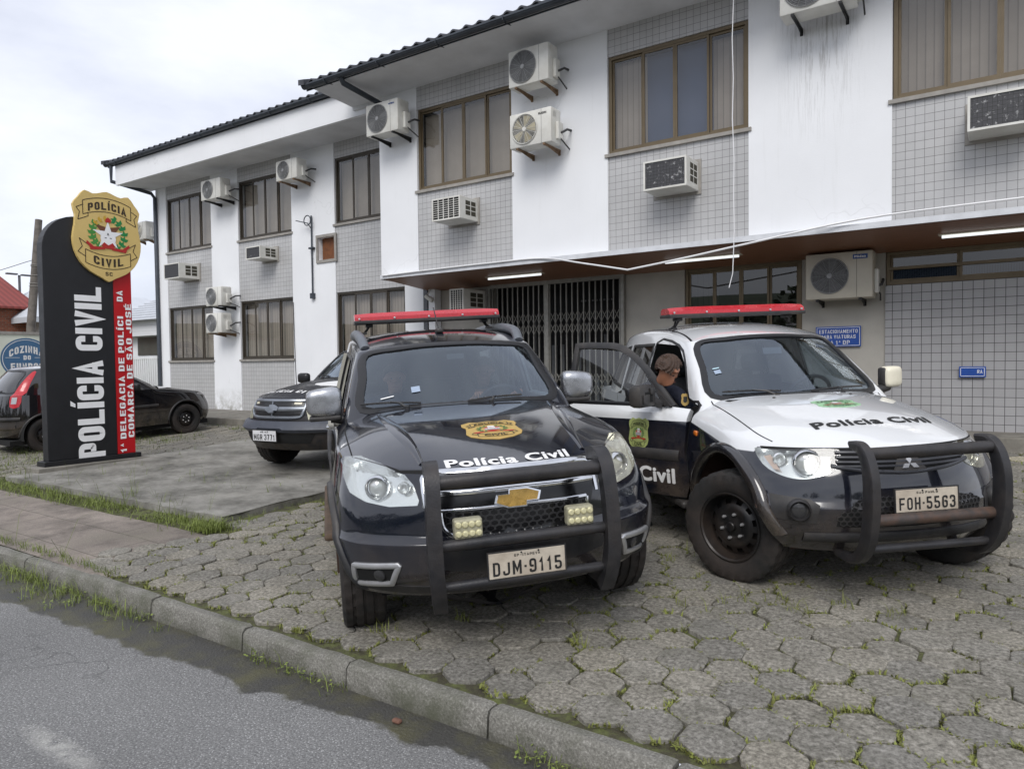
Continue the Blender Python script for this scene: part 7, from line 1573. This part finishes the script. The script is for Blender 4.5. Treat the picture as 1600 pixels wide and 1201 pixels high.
def person(M, J, face, label, hair=1, hands=None, sleeve=True):
    """J: joints in the frame M; face = (forward, up) of the head"""
    P = empty("person", (0, 0, 0), label, "person", mat=M); N = {}; E = []
    def n(k, r, m='t'): N[k] = (V(J[k]), r, m)
    n('pelvis', .155); n('waist', .135); n('chest', .165); n('upper', .13); n('neck', .056, 't')
    E += [('pelvis', 'waist'), ('waist', 'chest'), ('chest', 'upper'), ('upper', 'neck')]
    f, u = V(face[0]).normalized(), V(face[1]).normalized(); f = (f-u*f.dot(u)).normalized(); s = u.cross(f); hc = V(J['head'])
    N['jaw'] = (hc-u*.055+f*.018, .066, 's'); N['skull'] = (hc+u*.015-f*.004, .092, 's'); N['crown'] = (hc+u*.075-f*.018, .070, 's'); N['nose'] = (hc-u*.012+f*.098, .010, 's'); N['chin'] = (hc-u*.10+f*.062, .028, 's')
    E += [('neck', 'jaw'), ('jaw', 'skull'), ('skull', 'crown'), ('skull', 'nose'), ('jaw', 'chin')]
    for q, sg in (('l', 1), ('r', -1)):
        n('sh'+q, .068); n('el'+q, .047); n('wr'+q, .031, 's'); N['mid'+q] = (V(J['el'+q]).lerp(V(J['wr'+q]), .8), .036, 't'); E += [('upper', 'sh'+q), ('sh'+q, 'el'+q), ('el'+q, 'mid'+q), ('mid'+q, 'wr'+q)]
        n('hip'+q, .098, 'p'); n('kn'+q, .066, 'p'); n('an'+q, .046, 'p'); n('toe'+q, .040, 'b'); E += [('pelvis', 'hip'+q), ('hip'+q, 'kn'+q), ('kn'+q, 'an'+q), ('an'+q, 'toe'+q)]
        N['ear'+q] = (hc+s*sg*.094-u*.0-f*.006, .016, 's'); E.append(('skull', 'ear'+q))
        if hands and q in hands: hand(N, E, q, J['wr'+q], *hands[q])
        else:
            d = (V(J['wr'+q])-V(J['el'+q])).normalized(); sd = d.cross(u); hand(N, E, q, J['wr'+q], d, sd if sd.length > .1 else s, u, .5)
    ks = list(N); me = bpy.data.meshes.new('person'); me.from_pydata([N[k][0] for k in ks], [(ks.index(a), ks.index(b)) for a, b in E], []); o = bpy.data.objects.new('x', me); COL.objects.link(o)
    m = o.modifiers.new('skin', 'SKIN'); m.use_smooth_shade = True; m.branch_smoothing = .4
    if not me.skin_vertices: 
        bpy.context.view_layer.objects.active = o
    for i, k in enumerate(ks):
        sv = me.skin_vertices[0].data[i]; sv.radius = (N[k][1], N[k][1]*(.82 if k in ('chest', 'waist', 'upper', 'pelvis') else 1)); sv.use_root = (k == 'pelvis')
    m2 = o.modifiers.new('sub', 'SUBSURF'); m2.levels = m2.render_levels = 2
    dg = bpy.context.evaluated_depsgraph_get(); dg.update(); r = bpy.data.meshes.new_from_object(o.evaluated_get(dg)); bpy.data.objects.remove(o)
    mats = [M_SKIN, M_NAVY, M_TROUS, M_SHOE]; r.materials.clear(); [r.materials.append(x) for x in mats]; pts = []
    for a, b in E:
        for t in (0, .25, .5, .75, 1): pts.append((N[a][0].lerp(N[b][0], t), N[b if t >= .5 else a][2]))
    from mathutils.kdtree import KDTree
    kd = KDTree(len(pts)); [kd.insert(p, i) for i, (p, _) in enumerate(pts)]; kd.balance(); idx = {'s': 0, 't': 1, 'p': 2, 'b': 3}
    r.polygons.foreach_set('material_index', [idx[pts[kd.find(p.center)[1]][1]] for p in r.polygons]); r.polygons.foreach_set('use_smooth', [True]*len(r.polygons))
    b = bpy.data.objects.new('body', r); link(b, P)
    # hair: a cap that leaves the face free
    bm = bmesh.new(); bmesh.ops.create_icosphere(bm, subdivisions=5, radius=1); c = hc+u*.022-f*.010; random.seed(2)
    kill = []
    for v in bm.verts:
        x, y, z = v.co; w_ = .004*sin(x*31+y*17)+.003*sin(z*47+x*23); v.co = c+f*(x*(.108+w_))+s*(y*(.094+w_))+u*(z*(.106+w_))
        if (x > .34 and z < .50) or z < -.62 or (abs(y) > .88 and z < -.05 and x > 0): kill.append(v)
    bmesh.ops.delete(bm, geom=kill, context='VERTS'); MB().addbm(bm).build("hair", M_HAIR, P, smooth=60)
    for sg in (1, -1): MB().lathe([(.007, 0), (.005, .004), (.001, .005)], 12, 'y', Matrix.Translation(hc+f*.086+s*sg*.034+u*.012) @ V((0, 1, 0)).rotation_difference(f).to_matrix().to_4x4(), cap=False).build("eye", M_EYE, P, smooth=60)
    mb = MB(); mb.tube([hc+f*.085+s*.028-u*.055, hc+f*.096-u*.056, hc+f*.085-s*.028-u*.055], .0035, 6); mb.build("mouth", flat("lips", rgb(140, 84, 74), .5, 0, 0) if "lips" not in bpy.data.materials else bpy.data.materials["lips"], P, smooth=60)
    return P
def build_people():
    def seated(y, over, label, face=((1, 0, -.05), (0, 0, 1)), hands=None):
        J = dict(pelvis=(-1.72, y, .74), waist=(-1.77, y, .92), chest=(-1.78, y, 1.06), upper=(-1.77, y, 1.17), neck=(-1.76, y, 1.25), head=(-1.71, y, 1.37),
                 shl=(-1.75, y+.20, 1.16), ell=(-1.55, y+.25, .95), wrl=(-1.32, y+.18, .98), shr=(-1.75, y-.20, 1.16), elr=(-1.55, y-.25, .95), wrr=(-1.32, y-.18, .98),
                 hipl=(-1.66, y+.10, .72), knl=(-1.26, y+.12, .80), anl=(-1.02, y+.12, .48), toel=(-.86, y+.12, .50), hipr=(-1.66, y-.10, .72), knr=(-1.26, y-.12, .80), anr=(-1.02, y-.12, .48), toer=(-.86, y-.12, .50)); J.update(over)
        return person(CAR1, J, face, label, hands=hands)
    seated(-.38, dict(elr=(-1.52, -.80, 1.10), wrr=(-1.20, -.885, 1.19), shr=(-1.74, -.60, 1.15), head=(-1.62, -.38, 1.36), neck=(-1.72, -.38, 1.24)), "person in navy in the passenger seat of the black car, hand on the window sill", hands={'r': ((.9, -.1, .05), (0, 0, 1), (0, 1, 0), .45)})
    seated(.38, dict(wrr=(-1.27, .21, 1.19), elr=(-1.52, .10, 1.02), wrl=(-1.27, .55, 1.19), ell=(-1.52, .66, 1.02)), "person in navy at the steering wheel of the black car", face=((1, -.25, -.15), (.1, 0, 1)), hands={'r': ((.7, .1, .45), (-.5, 0, .8), (0, 1, 0), .8), 'l': ((.7, -.1, .45), (-.5, 0, .8), (0, -1, 0), .8)})
    J = dict(pelvis=(-1.60, -1.12, .90), waist=(-1.52, -1.09, 1.03), chest=(-1.38, -1.05, 1.15), upper=(-1.22, -1.00, 1.24), neck=(-1.10, -.98, 1.315), head=(-.98, -.955, 1.41),
             shl=(-1.14, -.82, 1.22), ell=(-1.00, -.72, 1.00), wrl=(-.85, -.55, .92), shr=(-1.27, -1.14, 1.22), elr=(-1.18, -1.08, .98), wrr=(-.98, -.92, .93),
             hipl=(-1.62, -1.02, .86), knl=(-1.52, -1.00, .46), anl=(-1.60, -.99, .09), toel=(-1.44, -.98, .04), hipr=(-1.62, -1.22, .86), knr=(-1.55, -1.24, .46), anr=(-1.66, -1.24, .09), toer=(-1.50, -1.25, .04))
    P = person(CAR2 @ Matrix.Translation((.07, .045, -.045)), J, ((-.22, .82, -.52), (-.1, .52, .84)), "person in navy uniform with a sleeve badge leaning in behind the open car door")
    mb = MB(); o = [(x*.085, y*.105) for x, y, z in shield()]; Mx = frame_mat((-1.03, -.802, 1.17), (.35, .93, 0), (-.1, .1, 1)); mb.prism(o, .006, Mx); b = mb.build("sleeve_badge", M_GOLD, P)
    MB().prism([(x*.5, y*.5) for x, y in o], .008, Mx).build("emblem", M_INK, b)
build_people()
# ================================================================ grass and moss
def build_grass():
    random.seed(11); from mathutils import noise as nz
    def gmat(name, a, b):
        t = NT(name); at = t.new('Attribute'); at.attribute_name = 'tint'; t.set(Base_Color=t.mix(at.outputs['Fac'], a, b), Roughness=.7); t.b.inputs['Subsurface Weight'].default_value = 0; return t.m
    class Blades:
        def __init__(s): s.mb = MB(); s.t = []
        def blade(s, x, y, z, h, w_, lean, az, tint):
            dx, dy = cos(az), sin(az); px, py = -dy*w_/2, dx*w_/2; q = []
            for k, (f, ww) in enumerate(((0, 1), (.5, .8))):
                ox, oy = dx*lean*h*f*f*1.3, dy*lean*h*f*f*1.3; zz = z+h*f
                q += [(x+ox-px*ww, y+oy-py*ww, zz), (x+ox+px*ww, y+oy+py*ww, zz)]
            q.append((x+dx*lean*h*1.3, y+dy*lean*h*1.3, z+h*(1-.3*lean)))
            s.mb.add(q, [(0, 1, 3, 2), (2, 3, 4)]); s.t += [tint, tint]
        def tuft(s, x, y, z, n, h, spread, w_=.005, base=.5):
            for _ in range(n):
                r = spread*sqrt(random.random()); a = random.uniform(0, 2*pi); s.blade(x+r*cos(a), y+r*sin(a), z, h*random.choice((.3, .5, .7, .9, 1.25))*random.uniform(.8, 1.15), w_*random.uniform(.5, 1.0), random.uniform(.1, 1.25), random.uniform(0, 2*pi), min(1, max(0, random.gauss(base, .22))))
        def leafy(s, x, y, z, n, r):
            for _ in range(n):
                a = random.uniform(0, 2*pi); rr = r*sqrt(random.random()); h = random.uniform(.01, .05); c = V((x+rr*cos(a), y+rr*sin(a), z+h)); q = random.uniform(.006, .013); b = random.uniform(0, 2*pi)
                u_ = V((cos(b), sin(b), random.uniform(-.4, .4)))*q; v_ = V((-sin(b), cos(b), random.uniform(-.4, .4)))*q*.7
                s.mb.add([c-u_, c+v_, c+u_, c-v_], [(0, 1, 2, 3)]); s.t.append(min(1, max(0, random.gauss(.6, .2))))
        def build(s, name, mat):
            o = s.mb.build(name, mat, None, fix=False, kind='stuff'); at = o.data.attributes.new('tint', 'FLOAT', 'FACE'); at.data.foreach_set('value', s.t)
    G = gmat("grass_blade", (.075, .10, .018, 1), (.21, .26, .055, 1)); GY = gmat("moss_and_dry_grass", (.115, .115, .03, 1), (.21, .24, .05, 1))
    K = Blades()
    # gutter side of the kerb: thick on the left, scattered clumps to the right
    x = -11.
    while x < -.2:
        d = nz.noise(V((x*1.1, 3.1, 0)))+.5*nz.noise(V((x*3.3, 7.7, 0))); thick = max(0, min(1, (-x-4.0)/1.6)); p = thick*(.95 if d > -.35 else .3)+(1-thick)*(1 if d > .12 else 0)*.7
        if random.random() < p:
            y = 2.53-abs(random.gauss(0, .05+.05*thick)); K.tuft(x, y, ROADZ, 5+int(5*thick), (.05+.08*thick*random.random()+.03*random.random())*(1+.5*d), .045, .005, .55)
            if random.random() < .25: K.leafy(x, y, ROADZ, 8, .05)
        x += .018+.012*random.random()
    # back of the kerb, along the footpath
    x = -12.
    while x < -5.4:
        d = nz.noise(V((x*1.6, 1.2, 4)))
        if d > -.12: K.tuft(x, 2.69+random.gauss(0, .025), gz(x, 2.7), 5, .045+.05*random.random(), .03, .005, .45)
        if random.random() < .012: K.tuft(x, 2.72, gz(x, 2.7), 3, .38, .01, .005, .2)
        x += .022
    # between the footpath and the slab, spilling round its corner
    x = -16.
    while x < -5.85:
        t = max(.45, min(1, (-x-5.6)/1.5)); k = .55+.45*nz.noise(V((x*1.3, 9, 2)))
        if k < .42 and random.random() < .75: x += .03; continue
        for _ in range(3):
            y = 3.88+random.gauss(0, .085); K.tuft(x, y, gz(x, y)-.01, 5, (.04+.075*random.random())*(.45+k), .045, .007, .55)
        if random.random() < .05: K.tuft(x, 3.95, gz(x, 4), 4, .34, .03, .005, .3)
        x += .024
    for _ in range(130): a = random.random(); K.tuft(-6.02+random.gauss(0, .09), 3.75+abs(random.gauss(0, .16)), gz(-6, 3.9)-.01, 7, .095, .05, .007, .65)
    y = 4.05
    while y < 7.5: K.tuft(-6.10+abs(random.gauss(0, .03)), y, gz(-6, y), 4, .05, .03, .005, .4); y += .03+.05*random.random()
    # round the totem and the ground to the left of the slab
    for _ in range(5200):
        x, y = random.uniform(-20, -10.9), random.uniform(3.9, 9.1)
        if nz.noise(V((x*.9, y*.9, 1)))+.6*nz.noise(V((x*3, y*3, 5))) < -.02: continue
        K.tuft(x, y, gz(x, y)-.01, 5, random.choice((.03, .05, .08, .15))*random.uniform(.7, 1.2), .06, .007, .38)
    for _ in range(60): x, y = random.uniform(-11, -6.3), random.uniform(4.2, 8.5); K.tuft(x, y, gz(-8, y)+.045, 5, random.uniform(.03, .12), .04, .005, .45)
    for _ in range(26): x, y = random.uniform(-10.6, -6.5), random.choice([4.1, 4.15, 4.25, 5.0]); K.tuft(x, y, gz(-8, y)+.03, 4, random.uniform(.15, .42), .02, .004, .35)
    K.build("grass", G)
    # moss and short grass in the joints of the paving
    Mo = Blades(); Rr = .1435; dx = Rr*sqrt(3); dy = Rr*1.5
    for j in range(-2, 38):
        for i in range(-34, 34):
            cx = i*dx+(dx/2 if j % 2 else 0)+.032; cy = 2.8+j*dy
            if cy < 2.55 or cy > 10.2 or cx > 5: continue
            if cx < -5.8 and cy < 4: continue
            if SLAB[0] < cx < SLAB[1]+.12 and cy > 4: continue
            n_ = nz.noise(V((cx*.8, cy*.8, 3)))+.5*nz.noise(V((cx*2.6, cy*2.6, 8)))
            for k in range(3):
                a0 = pi/2+k*pi/3; a1 = a0+pi/3; A = V((cx+Rr*cos(a0), cy+Rr*sin(a0), 0)); Bq = V((cx+Rr*cos(a1), cy+Rr*sin(a1), 0))
                q = random.random()+n_*.9
                if q < .24: continue
                L = random.uniform(.3, 1); s0 = random.uniform(0, 1-L); m = int((26 if cy < 5.5 else 12)*L*(1 if q < .9 else 1.7))
                for _ in range(m):
                    t = s0+L*random.random(); p = A.lerp(Bq, t); e = .012+.012*(abs(t-.5)*2)**2*(1 if q > .8 else .4); x_, y_ = p.x+random.gauss(0, e*.7), p.y+random.gauss(0, e*.7); h = random.uniform(.008, .020)*(1.7 if q > 1.05 else 1)
                    if y_ < 2.645: continue
                    Mo.blade(x_, y_, gz(x_, y_)-.014, h+.010, random.uniform(.006, .014), random.uniform(.2, 1.1), random.uniform(0, 2*pi), min(1, max(0, random.gauss(.45+.25*(q-.8), .25))))
            if n_ > .18 and random.random() < .5:
                p = V((cx+Rr*cos(pi/2), cy+Rr*sin(pi/2), 0)); Mo.tuft(p.x, p.y, gz(p.x, p.y)-.01, 10, random.uniform(.03, .065), .03, .006, .65)
    for (x_, y_) in ((-2.9, 3.0), (-2.6, 3.3), (-1.9, 3.4), (-1.55, 4.1), (-1.35, 4.35), (-1.1, 4.5), (-.95, 4.4), (-.75, 4.55), (-.5, 4.6), (-2.0, 4.9), (-1.9, 5.2)):
        for _ in range(3): xx, yy = x_+random.gauss(0, .05), y_+random.gauss(0, .05); Mo.tuft(xx, yy, gz(xx, yy)-.01, 9, .085, .035, .006, .7)
    Mo.build("moss", GY)
    # a few dead leaves and a broken brick bit in the gutter
    for k, (x_, y_) in enumerate(((-2.33, 2.42),)):
        mb = MB(); mb.rbox((x_-.024, y_-.016, ROADZ), (x_+.024, y_+.016, ROADZ+.02), .01, Matrix.Identity(4)); mb.build("brick_fragment", flat("broken_brick", rgb(112, 80, 66), .9, 0, .4, 40), label="small broken brick fragment lying in the gutter by the kerb", cat="brick")
build_grass()

# ================================================================ wood across the street, plus an unseen hill ring added to darken reflections
def build_far_side():
    random.seed(21); from mathutils import noise as nz; mb = MB(); tint = []
    for _ in range(15000):
        x = random.uniform(-45, 32); top = 4.2+2.6*nz.noise(V((x*.16, 0, 0)))+1.6*nz.noise(V((x*.5, 4, 0))); z = top*random.random()**.7; y = -17+1.8*nz.noise(V((x*.4, z*.5, 2)))+random.uniform(-1.2, .8)
        q = random.uniform(.12, .3); a = random.uniform(0, 2*pi); b = random.uniform(-1, 1); u_ = V((cos(a), sin(a), b*.6)).normalized()*q; v_ = V((-sin(a)*.6, cos(a)*.6, .8)).normalized()*q*.6; c = V((x, y, z+ROADZ))
        mb.add([c-u_, c+v_, c+u_, c-v_], [(0, 1, 2, 3)])
    mb.build("far_wood", flat("dense_foliage", (.045, .07, .025, 1), .8, 0, .5, .6), None, fix=False, kind='stuff')
    rows = []
    for j, y in enumerate((-60, -75, -95, -120, -160)): rows.append([(x, y, -.2 if j == 0 else (6+4*j)*(.7+.5*nz.noise(V((x*.012, j*.3, 1))))) for x in range(-260, 261, 10)])
    mb = MB(); mb.grid(rows); mb.build("reflection_hills", flat("backdrop_hill_green", (.05, .075, .035, 1), .9, 0, .4, .08), None, smooth=60, kind='structure')  # unseen hill ring, added to darken what windows and paint mirror
build_far_side()
